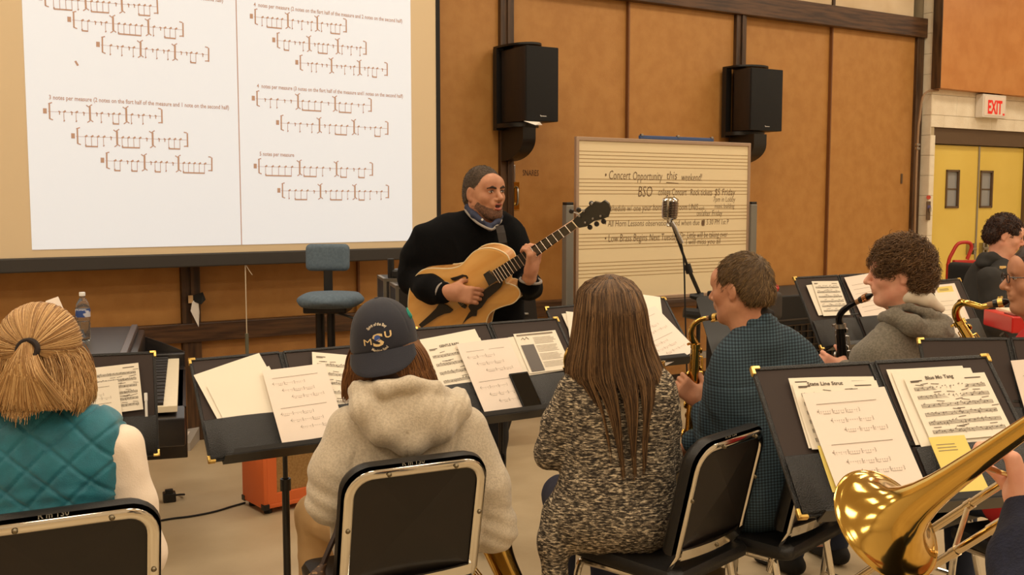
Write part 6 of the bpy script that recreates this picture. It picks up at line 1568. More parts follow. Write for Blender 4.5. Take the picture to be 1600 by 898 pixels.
# ============ F: bespectacled man in red at the right edge
def person_F():
    Y = 3.4; C = P(1626, 436, Y); R = head_rot(math.radians(78), .06, 0)
    root = P(1640, 700, Y); hip = V3(root.x, Y+.05, .575); r = V3(.95, .3, 0)
    sd = SDF(); T = head_sdf(sd, C, R, 1.0, neck=P(1640, 512, Y), neck_r=.058)
    shl, shr = P(1612, 590, Y-.02), P(1730, 575, Y+.1); ell_ = P(1600, 700, Y); wl = P(1560, 650, Y+.2); elr = shr+V3(0, .1, -.25); wr = P(1570, 690, Y+.25)
    sd.slices([(P(1660, 570, Y), r, .13, .05), (P(1660, 640, Y), r, .09, .09), (hip, r, .08, .1)], 3)
    sd.chain([shl, ell_, wl], [.038, .034, .028], .02); sd.chain([shr, elr, wr], [.038, .034, .028], .02)
    hand_sdf(sd, wl, (-.7, .3, .3), (-.2, 1, .2), -1, (.7,)*4); hand_sdf(sd, wr, (-.7, .3, -.3), (-.2, 1, .2), 1, (.7,)*4)
    tr, so = lower_body(None, root, hip, .4, None, None, sd_body=sd)
    o, root = person_mesh('bespectacled man in red at the right edge playing a gold tenor saxophone', root, sd, SKIN, .013, [(tuple(C-V3(.13, .12, .14)), tuple(C+V3(.12, .12, .14)), .004)])
    finish_lower(o, root, tr, so, mat('jeans_dark', (40, 48, 70), .85), BLKM)
    s2 = SDF(); s2.slices([(P(1650, 535, Y), r, .085, .055), (P(1660, 570, Y), r, .13, .075), (P(1660, 640, Y), r, .11, .1), (hip, r, .09, .12)], 3, .03)
    s2.chain([shl, ell_, wl], [.07, .06, .045], .03); s2.chain([shr, elr, wr], [.07, .06, .045], .03)
    sdf_obj(s2, 'red_shirt', mat('red_knit', (178, 30, 30), .85), o, res=.009, org=root, fold=(.005, 9, (1.5, 1, .7)))
    hc, T2 = cap_hair_sdf(C, R, 1.0, t=.014, face=(.134, -.056), low=-.065)
    short_hair('hair', o, root, hc, 2500, mat('dark_hair', (44, 30, 22), .5), hair_mat('brown_f', (30, 20, 14), (56, 38, 26), (90, 64, 44)), .03, R @ V3(0, -1, -.1), C, rise=.06, r0=.0009, res=.005, jitter=.1)
    g = MB(); dk = mat('spectacle_frame', (48, 26, 22), .3)
    for sx in (-1, 1): g.tube([T(.032*sx+.019*math.cos(a)-0, .108, .009+.015*math.sin(a))-root for a in np.linspace(0, 2*math.pi, 17)[:-1]], .0018, 6, closed=True)
    g.tube([T(-.012, .109, .013)-root, T(.012, .109, .013)-root], .0018, 6)
    for sx in (-1, 1): g.tube([T(.051*sx, .106, .014)-root, T(.078*sx, .05, .012)-root, T(.082*sx, -.01, .008)-root, T(.080*sx, -.03, -.01)-root], .0019, 6)
    g.build('spectacles', dk, o, smooth=True)
    eyes(o, root, T, R)
person_F()

# ============ G: boy in dark hoodie at the far right
def person_G():
    Y = 6.3; C = P(1570, 368, Y); R = head_rot(math.radians(-108), .30, 0)
    root = P(1555, 600, Y); hip = V3(root.x, Y, .62); fy = math.radians(-80); r = V3(math.cos(fy), math.sin(fy), 0)
    sd = SDF(); T = head_sdf(sd, C, R, .98, neck=P(1558, 420, Y), neck_r=.052)
    sL, sR = P(1548, 432, Y+.14), P(1546, 436, Y-.16); eL, eR = sL+V3(.06, 0, -.27), P(1558, 505, Y-.2); wL, wR = eL+V3(.24, .02, .06), eR+V3(.22, .05, .05)
    sd.slices([(P(1548, 432, Y), r, .1, .05), (P(1545, 480, Y), r, .08, .08), (hip, r, .08, .1)], 3)
    sd.chain([sL, eL, wL], [.035, .03, .025], .02); sd.chain([sR, eR, wR], [.035, .03, .025], .02)
    hand_sdf(sd, wL, (1, 0, -.2), (0, 0, -1), -1, (.3,)*4); hand_sdf(sd, wR, (1, 0, -.2), (0, 0, -1), 1, (.3,)*4)
    tr, so = lower_body(None, root, hip, fy, None, None, sd_body=sd)
    o, root = person_mesh('dark-haired boy in charcoal hoodie looking down before the yellow doors', root, sd, SKIN2, .014, [(tuple(C-V3(.13, .12, .13)), tuple(C+V3(.13, .12, .13)), .0055)])
    finish_lower(o, root, tr, so, mat('black_denim', (24, 24, 30), .85), BLKM)
    s2 = SDF(); s2.slices([(P(1553, 415, Y), r, .06, .055), (P(1548, 436, Y), r, .12, .075), (P(1545, 480, Y), r, .10, .115), (P(1545, 530, Y), r, .10, .13), (hip, r, .1, .13)], 3, .04)
    s2.chain([sL, eL, wL], [.068, .06, .045], .03); s2.chain([sR, sR.lerp(eR, .5), eR, wR], [.072, .072, .064, .048], .03)
    sdf_obj(s2, 'hoodie', mat('charcoal_fleece', (46, 44, 42), .95), o, res=.01, org=root, fold=(.006, 8, (1, 1, 1)))
    h = SDF(); h.chain([P(1566, 408, Y-.09), P(1550, 402, Y-.06), P(1538, 404, Y), P(1550, 400, Y+.08)], [.022, .030, .034, .03], .03); h.ell(P(1538, 412, Y-.02), [.045, .07, .03], k=.03)
    sdf_obj(h, 'hood', mat('charcoal_fleece', (46, 44, 42), .95), o, res=.009, org=root)
    mk = MB(); q0 = P(1562, 417, Y-.165)-root; mk.box(q0+V3(0, 0, -.01), q0+V3(.04, .004, .006), bev=.002); mk.box(q0+V3(.012, -.0, -.03), q0+V3(.024, .004, -.01), bev=.002); mk.build('chest_mark', mat('print_cream', (230, 190, 120), .6), o)
    hc, T2 = cap_hair_sdf(C, R, .98, t=.013, face=(.122, -.050), low=-.055)
    short_hair('hair', o, root, hc, 1800, mat('dark_curl', (44, 26, 20), .7), hair_mat('brown_g', (34, 18, 14), (64, 38, 28), (96, 62, 44)), .022, V3(.3, 0, -.3), C, rise=.5, r0=.0022, curl=6, res=.008, jitter=.5, seg=7, disp=lambda V: .007*vnoise(V, 36, 2))
    eyes(o, root, T, R)
person_G()
# ============ H: guitarist and archtop guitar
GT, GN = P(652, 517, 4.42), P(899, 347, 4.10)
MG = frame(GN-GT, (-.5, 0, .85), GT); GL = (GN-GT).length
def G(px, py, z=0.0): return onplane(MG, px, py, z)
def guitar():
    t = thing('archtop_guitar', 'blonde archtop guitar with black pickguard and tailpiece held by the guitarist', 'guitar', (0, 0, 0))
    MAPLE = mat('maple', (236, 182, 104), .25, rgb2=(220, 158, 78), nscale=2.2, stretch=(1, 5, 1), coat=.5); RIM = mat('maple_rim', (206, 152, 88), .3, rgb2=(184, 126, 66), nscale=8, stretch=(6, 1, 1), coat=.4)
    EB = mat('ebony', (36, 30, 26), .35); BIND = mat('binding', (238, 218, 176), .35)
    ol = [(797, 408), (793, 399), (785, 393), (774, 388.5), (762, 387), (750, 389), (740, 394), (732, 402), (725, 410), (717, 416), (706, 419), (695, 419.5), (684, 419), (672, 419), (660, 422), (650, 431), (643, 444), (639, 460), (638, 478), (640, 495), (645, 510), (652, 524), (663, 538), (678, 549), (696, 555), (714, 554), (730, 547), (744, 535), (754, 522), (759, 508), (761, 498), (766, 488.5), (776, 482), (788, 477.5), (800, 474), (808, 468), (812.5, 460), (811, 452), (805, 446.5), (796, 443), (790, 439)]
    pts = [Vector(G(*p)+(0,)) for p in ol]
    sm = [Vector(p) for p in smooth_path(pts+[pts[0]], 3)[:-1]]
    c = Vector(G(716, 472)+(0,)); n = len(sm); rings = [(1, 0), (.985, .003), (.955, .0035), (.90, .004), (.80, .008), (.62, .014), (.4, .018), (.2, .020)]
    vs = []; fs = []
    for s_, h in rings: vs += [c+(p-c)*s_+Vector((0, 0, h)) for p in sm]
    for r_ in range(len(rings)-1):
        for i in range(n): j = (i+1) % n; fs.append((r_*n+i, r_*n+j, (r_+1)*n+j, (r_+1)*n+i))
    vs.append(c+Vector((0, 0, .021))); q = (len(rings)-1)*n
    for i in range(n): fs.append((q+i, q+(i+1) % n, len(vs)-1))
    top = MB().add(vs, fs).build('body_top', MAPLE, t, smooth=True, angle=70)
    vs = [p+Vector((0, 0, z)) for z in (-.0, -.078) for p in sm]+[c+Vector((0, 0, -.095))]
    MB().add(vs, [(i, (i+1) % n, n+(i+1) % n, n+i) for i in range(n)]+[(n+i, n+(i+1) % n, 2*n) for i in range(n)]).build('body_sides', RIM, t, smooth=True, angle=60)
    MB().tube([p+Vector((0, 0, .001)) for p in sm], .0028, 6, closed=True).tube([p+Vector((0, 0, -.078)) for p in sm], .0028, 6, closed=True).build('binding', BIND, t, smooth=True)
    def flat(nm, z0, z1, px, m, mb=None):
        poly = [G(x, y, z1) for x, y in px]; a = sum(poly[i][0]*poly[(i+1) % len(poly)][1]-poly[(i+1) % len(poly)][0]*poly[i][1] for i in range(len(poly)))
        if a < 0: poly = poly[::-1]
        return MB().prism(poly, z0, z1).build(nm, m, t)
    Z2 = lambda L: [(620+x/5.99, 380+y/5.99) for x, y in L]
    flat('pickguard', .030, .033, Z2([(862, 398), (985, 352), (992, 375), (975, 410), (930, 452), (850, 520), (795, 600), (748, 632), (695, 640), (668, 592), (700, 540), (780, 462)]), EB)
    flat('lower_sound_hole', .012, .0215, Z2([(690, 632), (748, 632), (742, 680), (705, 682), (655, 715), (613, 757), (640, 708), (672, 655)]), EB)
    flat('upper_sound_hole', .010, .0185, Z2([(500, 328), (560, 312), (610, 294), (650, 300), (668, 320), (662, 334), (648, 330), (650, 316), (628, 312), (590, 332), (545, 350), (520, 345)]), EB)
    flat('tailpiece', .020, .030, Z2([(400, 556), (470, 585), (522, 628), (500, 650), (445, 660), (380, 690), (300, 745), (232, 792), (204, 762), (300, 675), (365, 610)]), EB)
    flat('bridge', .016, .030, Z2([(575, 535), (650, 590), (640, 612), (610, 600), (570, 556)]), EB)
    flat('pickup', .022, .042, Z2([(808, 292), (852, 262), (942, 346), (862, 398)]), mat('pickup_black', (52, 50, 48), .3))
    # neck
    A0, A1 = Vector(G(768, 424, .045)+(0,)), Vector(G(894, 345.5, .045)+(0,)); B0, B1 = Vector(G(780, 443, .045)+(0,)), Vector(G(902, 355, .045)+(0,))
    zb, zt2 = .030, .045
    def q3(p, z): return (p.x, p.y, z)
    MB().add([q3(A0, zb), q3(B0, zb), q3(B1, zb), q3(A1, zb), q3(A0, zt2), q3(B0, zt2), q3(B1, zt2), q3(A1, zt2)], [(0, 3, 2, 1), (4, 5, 6, 7), (0, 1, 5, 4), (1, 2, 6, 5), (2, 3, 7, 6), (3, 0, 4, 7)]).build('fretboard', EB, t)
    nb0, nb1 = (A0+B0)/2*.35+(A1+B1)/2*.65, (A1+B1)/2; nb0 = (A0+B0)/2*.8+(A1+B1)/2*.2
    MB().tube([(nb0.x, nb0.y, .016), ((nb0.x+nb1.x)/2, (nb0.y+nb1.y)/2, .020), (nb1.x, nb1.y, .022)], [.023, .0215, .0195], 12).build('neck', RIM, t, smooth=True)
    L = .635; un = (A1.x+B1.x)/2; u0 = (A0.x+B0.x)/2; fr_ = MB()
    for k in range(1, 22):
        d = L*(1-2**(-k/12.)); f_ = d/(un-u0)
        if f_ > .995: break
        a = A1.lerp(A0, f_); b = B1.lerp(B0, f_); fr_.tube([(a.x, a.y, zt2+.0006), (b.x, b.y, zt2+.0006)], .0016, 5)
    fr_.build('frets', mat('nickel', (225, 215, 200), .25, metal=.8), t, smooth=True)
    MB().tube([q3(A1, zt2+.001), q3(B1, zt2+.001)], .0026, 5).build('nut', BIND, t)
    hs = flat('headstock', .022, .038, [(894, 345), (905, 335), (917, 324), (929, 315), (938, 317), (944, 313), (951, 318), (954, 327), (950, 339), (940, 343), (929, 345), (916, 354), (905, 356)], mat('headstock_face', (58, 54, 44), .3))
    for i, (x, y, px_, py_) in enumerate(((906, 337, 892.5, 330), (913, 329, 904, 328), (925, 318, 924, 318), (915, 347, 921.5, 355), (927, 341, 932, 350), (939, 337, 943, 346))):
        a = G(x, y, .038); b = G(px_, py_, .03)
        m_ = MB().lathe([(0, .009), (.0045, .008), (.006, 0)], 10, M=Matrix.Translation((a[0], a[1], .038))).tube([(a[0], a[1], .028), (b[0], b[1], .028)], .0028, 6)
        tn = m_.build('tuner', STEEL, t, smooth=True)
        MB(Matrix.Translation((b[0], b[1], .028))).lathe([(0, -.007), (.008, -.006), (.011, 0), (.008, .006), (0, .007)], 12).build('button', EB, tn, smooth=True)
    st = MB()
    for i in range(6):
        f_ = (i+.6)/6.2; a = A1.lerp(B1, f_); w0 = Vector(G(699, 476, .05)+(0,)); w1 = Vector(G(709, 487, .05)+(0,)); b = w0.lerp(w1, f_)
        st.tube([(a.x, a.y, zt2+.004), (b.x, b.y, .036)], .0006, 4)
    st.build('strings', mat('string', (200, 185, 150), .3, metal=.8), t)
    kn = G(748, 478, .03)
    # strap
    sp_ = [P(780, 353, 4.385), P(783, 364, 4.345), P(786, 380, 4.335), P(790, 398, 4.36)]; v = []; fs = []
    MGi = MG.inverted()
    for p in sp_:
        for dx, dz in ((-.017, 0), (.017, .004)): v.append(MGi @ (p+V3(dx, 0, dz)))
    MB().add(v, [(0, 1, 3, 2), (2, 3, 5, 4), (4, 5, 7, 6)]).add([q+Vector((0, 0, -.003)) for q in v], [(0, 2, 3, 1), (2, 4, 5, 3), (4, 6, 7, 5)]).build('strap', mat('strap_leather', (34, 24, 17), .6), t)
    place(t, MG)
guitar()
def person_H():
    Y = 4.52; ph_ = math.pi+math.radians(40); C = P(757, 302, Y-.02); R = head_rot(ph_, .02, .03)
    root = P(735, 800, Y+.05); hip = P(735, 560, Y+.10); hip.z = .93; by = .42
    r = V3(math.cos(by), math.sin(by), 0)          # picture-right across the shoulders
    sd = SDF(); T = head_sdf(sd, C, R, .96, mouth=.013, neck=P(752, 356, Y+.02), neck_r=.060)
    shR, shL = P(668, 372, Y-.04), P(802, 382, Y+.10)
    elR = P(648, 434, Y-.02); wR = P(700, 457, 4.24); elL = P(826, 446, Y-.02); wL = P(827, 434, 4.20)
    sd.slices([(P(742, 372, Y+.03), r, .13, .06), (P(740, 440, Y+.06), r, .10, .095), (hip, r, .08, .11)], 4, .05)
    sd.chain([shR, elR, wR], [.05, .042, .030], .02); sd.chain([shL, elL, wL], [.05, .042, .030], .02)
    hand_sdf(sd, P(703, 456, 4.235), (.96, -.12, -.13), (0, 1, -.15), 1, (.42, .50, .56, .62), c2=1.05, spread=.012, thumb=1.1, k=.005)
    hand_sdf(sd, P(829, 428, 4.155), (.12, -.26, .95), (-.80, .62, .0), -1, (.75, .80, .85, .8), c2=1.15, thumb=.2, s=.98, spread=.03)
    th = SDF(); kn = []
    for sx in (-1, 1):
        h = hip+r*.09*sx; k_ = h+V3(.01*sx, -.04, -.42); a_ = k_+V3(0, .02, -.43); a_.z = .09
        sd.cap(h, k_, .08, .055, .03); sd.cap(k_, a_, .05, .04, .03); sd.cap(a_, a_+V3(.03, -.12, -.05), .035, .028, .02)
        th.cap(h, k_, .105, .075, .05); th.cap(k_, a_, .072, .062, .03)
        kn.append(a_)
    th.cap(hip-r*.07, hip+r*.07, .125, .125, .06)
    h1, h2 = P(724, 456, 4.24), P(831, 408, 4.14)
    o, root = person_mesh('bearded guitarist in black V-neck sweater playing a blonde archtop guitar', root, sd, SKIN, .014, [(tuple(C-V3(.125, .125, .15)), tuple(C+V3(.125, .125, .15)), .0033), (tuple(h1-V3(.11, .08, .09)), tuple(h1+V3(.11, .08, .08)), .0038), (tuple(h2-V3(.09, .09, .12)), tuple(h2+V3(.09, .09, .11)), .0038)])
    sdf_obj(th, 'trousers', mat('black_trousers', (22, 20, 22), .8), o, res=.014, org=root, fold=(.005, 7, (1, 1, .6)))
    s_ = SDF()
    for a_ in kn: s_.cap((a_.x, a_.y, .05), (a_.x+.03, a_.y-.17, .036), .045, .036, .02)
    sdf_obj(s_, 'shoes', BLKM, o, res=.012, org=root)
    BK = mat('black_wool', (8, 8, 10), .95, bump=.2, bscale=250, spec=.15)
    s2 = SDF()
    s2.slices([(P(752, 350, Y+.03), r, .05, .055), (P(742, 364, Y+.03), r, .135, .065), (P(738, 385, Y+.03), r, .15, .098), (P(738, 430, Y+.06), r, .12, .122), (P(737, 490, Y+.08), r, .105, .125), (hip+V3(0, 0, .06), r, .10, .125)], 4, .04)
    s2.chain([shR, shR.lerp(elR, .5)+V3(-.012, 0, 0), elR, P(672, 452, 4.33), P(692, 457, 4.255)], [.070, .072, .068, .054, .043], .03)
    s2.chain([shL, shL.lerp(elL, .5)+V3(.0, 0, 0), elL, P(828, 444, 4.25)], [.066, .058, .056, .046], .03)
    s2.ell(P(768, 340, Y-.13), [.040, .055, .060], rot=Matrix.Rotation(.2, 4, 'Y'), k=.01, op='s')
    sdf_obj(s2, 'sweater', BK, o, res=.0085, org=root, fold=(.007, 8, (1.3, 1, .9)), smooth_it=2)
    GY = mat('grey_knit_trim', (150, 142, 135), .9)
    def ring(c, d, r_, rt, nm, m, kx=1):
        d = Vector(d).normalized(); a = d.orthogonal().normalized(); b = d.cross(a)
        MB().tube([c+(a*math.cos(q)+b*math.sin(q)*kx)*r_-root for q in np.linspace(0, 2*math.pi, 25)[:-1]], rt, 8, closed=True).build(nm, m, o, smooth=True)
    ring(P(694, 457, 4.25), wR-P(672, 452, 4.33), .040, .007, 'cuff_trim', GY); ring(P(829, 438, 4.22), (.1, -.2, .9), .044, .006, 'cuff_trim', GY)
    DB_ = mat('denim_collar', (44, 50, 74), .8)
    neckp = P(752, 352, Y+.01)
    # V-neck trim and shirt collar
    vp = [P(731, 322, Y+.04), P(727, 327, Y-.02), P(735, 338, Y-.075), P(749, 350, Y-.115), P(768, 358.5, Y-.135), P(776, 352, Y-.095), P(783, 344, Y-.03), P(779, 334, Y+.06)]
    MB().tube([p-root for p in smooth_path(vp, 4)], .0055, 8).build('neck_trim', GY, o, smooth=True)
    cs = SDF(); cl = [P(733, 319, Y+.05), P(731, 324, Y-.02), P(741, 336, Y-.085), P(755, 347, Y-.115)]; cs.chain(cl, [.012, .014, .015, .011], .01); cs.chain([p-V3(-.008, -.01, .016) for p in cl], [.014, .014, .014, .012], .01)
    cl2 = [P(778, 330, Y+.05), P(781, 338, Y-.02), P(777, 346, Y-.08), P(770, 351, Y-.110)]; cs.chain(cl2, [.012, .013, .013, .010], .01); cs.cap(P(736, 326, Y+.06), P(776, 330, Y+.09), .018, .018, .01)
    cs.cap(P(762, 352, Y-.105), P(766, 358, Y-.118), .014, .012, .01)
    sdf_obj(cs, 'shirt_collar', DB_, o, res=.005, org=root)
    bt_ = P(753.5, 343, Y-.132)-root; MB(Matrix.Translation(bt_) @ Matrix.Rotation(math.pi/2, 4, 'X')).lathe([(0, .003), (.005, .002), (.005, -.002)], 10).build('collar_button', mat('button_white', (230, 225, 215), .4), o)
    # short hair and beard
    hc, T2 = cap_hair_sdf(C, R, .96, t=.0045, face=(.098, -.012), low=-.050)
    DH = mat('cropped_shell', (84, 68, 54), .85, rgb2=(66, 52, 40), nscale=50); HMh = hair_mat('crop', (40, 30, 22), (72, 58, 44), (112, 98, 82))
    short_hair('hair', o, root, hc, 5200, DH, HMh, .009, R @ V3(0, .6, -.4), C, rise=.8, r0=.0009, res=.0038)
    bd_ = SDF(); R4 = R.to_4x4(); tt = .0014
    def BE(c, r_, k=.01, op='u'): bd_.ell(T(*c), [q*.96 for q in r_], rot=R4, k=k, op=op)
    BE((0, .030, -.062), (.050+tt, .054+tt, .048+tt), .03); BE((0, .028, -.012), (.064+tt*.6, .066, .088+tt), .03)
    for sx in (-1, 1): bd_.cap(T(.050*sx, -.005, -.055), T(.018*sx, .066, -.095), .0215, .0205, .03)
    BE((0, .076, -.094), (.023, .020, .020), .02); BE((0, .088, -.045), (.034, .0165, .022), .012)
    # keep only the jaw, chin and moustache
    BE((0, .050, .030), (.110, .090, .066), .008, 's'); BE((0, .110, -.056), (.021, .040, .0125), .004, 's')
    for sx in (-1, 1): BE((.033*sx, .085, -.030), (.026, .030, .030), .008, 's')
    bd_.box(T(0, -.10, -.03), [.14, .085, .14], rot=R4, rd=.004, k=.01, op='s'); bd_.box(T(0, -.02, .05), [.14, .2, .05], rot=R4, rd=.004, k=.01, op='s')
    short_hair('beard', o, root, bd_, 3600, mat('beard_shell', (128, 90, 68), .85, rgb2=(92, 62, 46), nscale=260, mix=(.42, .56)), HMh, .0065, R @ V3(0, .3, -.8), C, rise=.6, r0=.0007, res=.0034)
    eb = SDF()
    for sx in (-1, 1): eb.chain([T(.013*sx, .0985, .025), T(.031*sx, .0975, .031), T(.051*sx, .083, .025)], [.0044, .0050, .0030], .003)
    sdf_obj(eb, 'eyebrows', mat('brow_brown', (48, 32, 22), .8), o, res=.0025, org=root)
    lp = SDF(); lp.cap(T(-.016, .0995, -.0465), T(.016, .0995, -.0465), .0042, .0042, .003); lp.chain([T(-.014, .097, -.067), T(0, .101, -.0690), T(.014, .097, -.067)], [.0048, .0056, .0048], .003)
    sdf_obj(lp, 'lips', mat('lip', (176, 98, 84), .45), o, res=.002, org=root)
    eyes(o, root, T, R)
    mo = SDF(); mo.ell(T(0, .090, -.057), [.015, .008, .008], rot=R4, k=.001); sdf_obj(mo, 'mouth_inside', mat('mouth_dark', (60, 22, 18), .6), o, res=.0025, org=root)
person_H()

# ================================================================ saxophones
def saxophone(label, neck, pb, L=.48, rt=.011, rb=.030, bell=.058, met=BRASS, keym=None, fwd=None, mp=None, lig=GOLD, s=1.0, ext=None):
    """neck: points from body top to mouthpiece cork; pb: point the body axis runs through; mp: mouthpiece end"""
    keym = keym or met; top = neck[0].copy(); O = top
    ax = (pb-top).normalized(); bot = top+ax*L
    t = thing('saxophone', label, 'saxophone', O)
    nk = smooth_path([p-O for p in neck], 6); n = len(nk)
    MB().tube(nk, list(np.linspace(rt*.95, rt*.62, n)), 12).build('neck', met, t, smooth=True)
    nd = (neck[-1]-neck[-2]).normalized()
    e = neck[-1]-O; MB().tube([e-nd*.012, e+nd*.018], rt*.68, 10).build('cork', mat('cork', (150, 110, 70), .8), t, smooth=True)
    m1 = (mp-O); md = (m1-e).normalized(); ml = (m1-e).length
    MB().tube([e+nd*.006, e+md*ml*.35, e+md*ml*.75, m1], [.0105*s, .0115*s, .0095*s, .0045*s], 12).build('mouthpiece', mat('ebonite', (14, 13, 13), .25), t, smooth=True)
    lg = MB().tube([e+md*ml*.38, e+md*ml*.66], .0128*s, 14)
    u = md.orthogonal().normalized()
    for q in (.44, .6): lg.tube([e+md*ml*q+u*.011*s, e+md*ml*q+u*.021*s], .0028*s, 8)
    lg.build('ligature', lig, t, smooth=True)
    f = (fwd-ax*fwd.dot(ax)).normalized(); sd_ = ax.cross(f)
    N = 14; body = [ax*L*k/N for k in range(N+1)]; rr = [rt*1.05+(rb-rt)*(k/N)**1.15 for k in range(N+1)]
    bw = []; br = []
    for k in range(1, 10):
        a = math.pi*k/9; R_ = .052*s; bw.append(ax*L+f*R_*(1-math.cos(a))+ax*R_*math.sin(a)); br.append(rb+(k/9.)*.006)
    bl = []; blr = []
    for k in range(1, 13):
        q = k/12.; bl.append(ax*L+f*.104*s+f*.05*s*q**2-ax*(.26*s)*q); blr.append(rb+.006+.012*q+(bell-rb-.018)*q**7)
    allp = body+bw+bl; allr = rr+br+blr
    MB().tube(allp, allr, 20, cap=False).build('body_tube', met, t, smooth=True)
    b0 = allp[-1]; bd = (allp[-1]-allp[-2]).normalized(); a1 = bd.orthogonal().normalized(); a2 = bd.cross(a1)
    MB().tube([b0+(a1*math.cos(q)+a2*math.sin(q))*bell for q in np.linspace(0, 2*math.pi, 33)[:-1]], .0025, 6, closed=True).build('bell_rim', met, t, smooth=True)
    MB().tube([-ax*.006, ax*.012], rt*1.45, 14).tube([ax*.0, ax*.0+f*.028], .003, 6).tube([ax*.0+f*.028-sd_*.006, ax*.0+f*.028+sd_*.006], .005, 8).build('neck_clamp', keym, t, smooth=True)
    # keys
    for k in range(17):
        q = .05+.055*k; p = ax*L*q; r_ = rt+(rb-rt)*q; ang = (-.9, .9, .1, -.4, 1.7)[k % 5]; dr = (f*math.cos(ang)*-1 if False else (sd_*math.cos(ang)+f*math.sin(ang))); kr = (.0085+.010*q)*s
        Mk = frame(dr.orthogonal(), dr.cross(dr.orthogonal()), p+dr*(r_+.004)); z = Mk.to_3x3() @ V3(0, 0, 1)
        sg = 1 if z.dot(dr) > 0 else -1
        MB(Mk).lathe([(0, .006*sg), (kr*.5, .0065*sg), (kr*.92, .005*sg), (kr, .002*sg), (kr, -.002*sg), (0, -.003*sg)], 14).build('key_cup', keym, t, smooth=True)
    for off, d0, d1 in ((.35, .04, .55), (-.6, .1, .9), (1.1, .05, .75), (.0, .5, .98), (-1.2, .1, .5)):
        dr = sd_*math.cos(off)+f*math.sin(off); pts = [ax*L*q+dr*(rt+(rb-rt)*q+.012) for q in np.linspace(d0, d1, 6)]
        m_ = MB().tube(pts, .0022, 6)
        for q in np.linspace(d0, d1, 4): m_.tube([ax*L*q+dr*(rt+(rb-rt)*q), ax*L*q+dr*(rt+(rb-rt)*q+.012)], .002, 5)
        m_.build('key_rod', keym, t, smooth=True)
    oc = MB().tube(smooth_path([ax*.03+sd_*(rt+.008), nk[0]+sd_*(rt+.012), nk[n//3]-f*0+V3(0, 0, .016), nk[n//2]+V3(0, 0, .014)], 5), .0022, 6)
    oc.build('octave_key', keym, t, smooth=True)
    MB().lathe([(0, 0)], 3) if False else None
    return t
def pth(L, Y0, Y1): n = len(L); return [P(x, y, Y0+(Y1-Y0)*i/(n-1.)) for i, (x, y) in enumerate(L)]
saxophone('gold alto saxophone played by the man in the checked shirt', pth([(1087, 539), (1081, 528), (1080, 517), (1085, 506), (1096, 499), (1108, 496.5)], 3.70, 3.64), P(1080, 700, 3.74), fwd=V3(-.8, .6, 0), mp=P(1128, 494.5, 3.60), L=.42, rt=.013, s=1.2)
BN = mat('black_nickel', (30, 27, 27), .15, metal=.6)
saxophone('black alto saxophone with silver keys played by the curly-haired man', pth([(1313, 508), (1311, 498), (1315, 488), (1324, 480), (1334, 474), (1342, 470)], 4.02, 3.95), P(1320, 620, 4.02), fwd=V3(-.8, .6, 0), mp=P(1363, 460, 3.90), rt=.0155, rb=.034, s=1.25, met=BN, keym=STEEL, lig=mat('rose_gold', (190, 140, 100), .2, metal=1), L=.44)
saxophone('gold tenor saxophone played by the bespectacled man', pth([(1499, 503), (1494, 493), (1494, 483), (1500, 475), (1508, 473), (1520, 475.5), (1534, 479), (1549, 475.5)], 3.62, 3.50), P(1540, 570, 3.56), fwd=V3(-.8, .6, -.2), mp=P(1577, 470.5, 3.47), L=.60, rt=.0155, rb=.038, bell=.072, s=1.3)
saxophone('gold alto saxophone mostly hidden in front of the hooded woman', [P(690, 838, 3.34), P(688, 822, 3.36), P(680, 812, 3.38)], P(738, 905, 3.24), fwd=V3(.3, .5, .3), mp=P(664, 812, 3.38), L=.36)
saxophone('gold alto saxophone glimpsed left of the long brown hair', pth([(886, 574), (884, 562), (887, 550), (894, 543), (905, 540)], 3.72, 3.66), P(930, 700, 3.74), fwd=V3(.4, .9, 0), mp=P(925, 540, 3.63), L=.40)

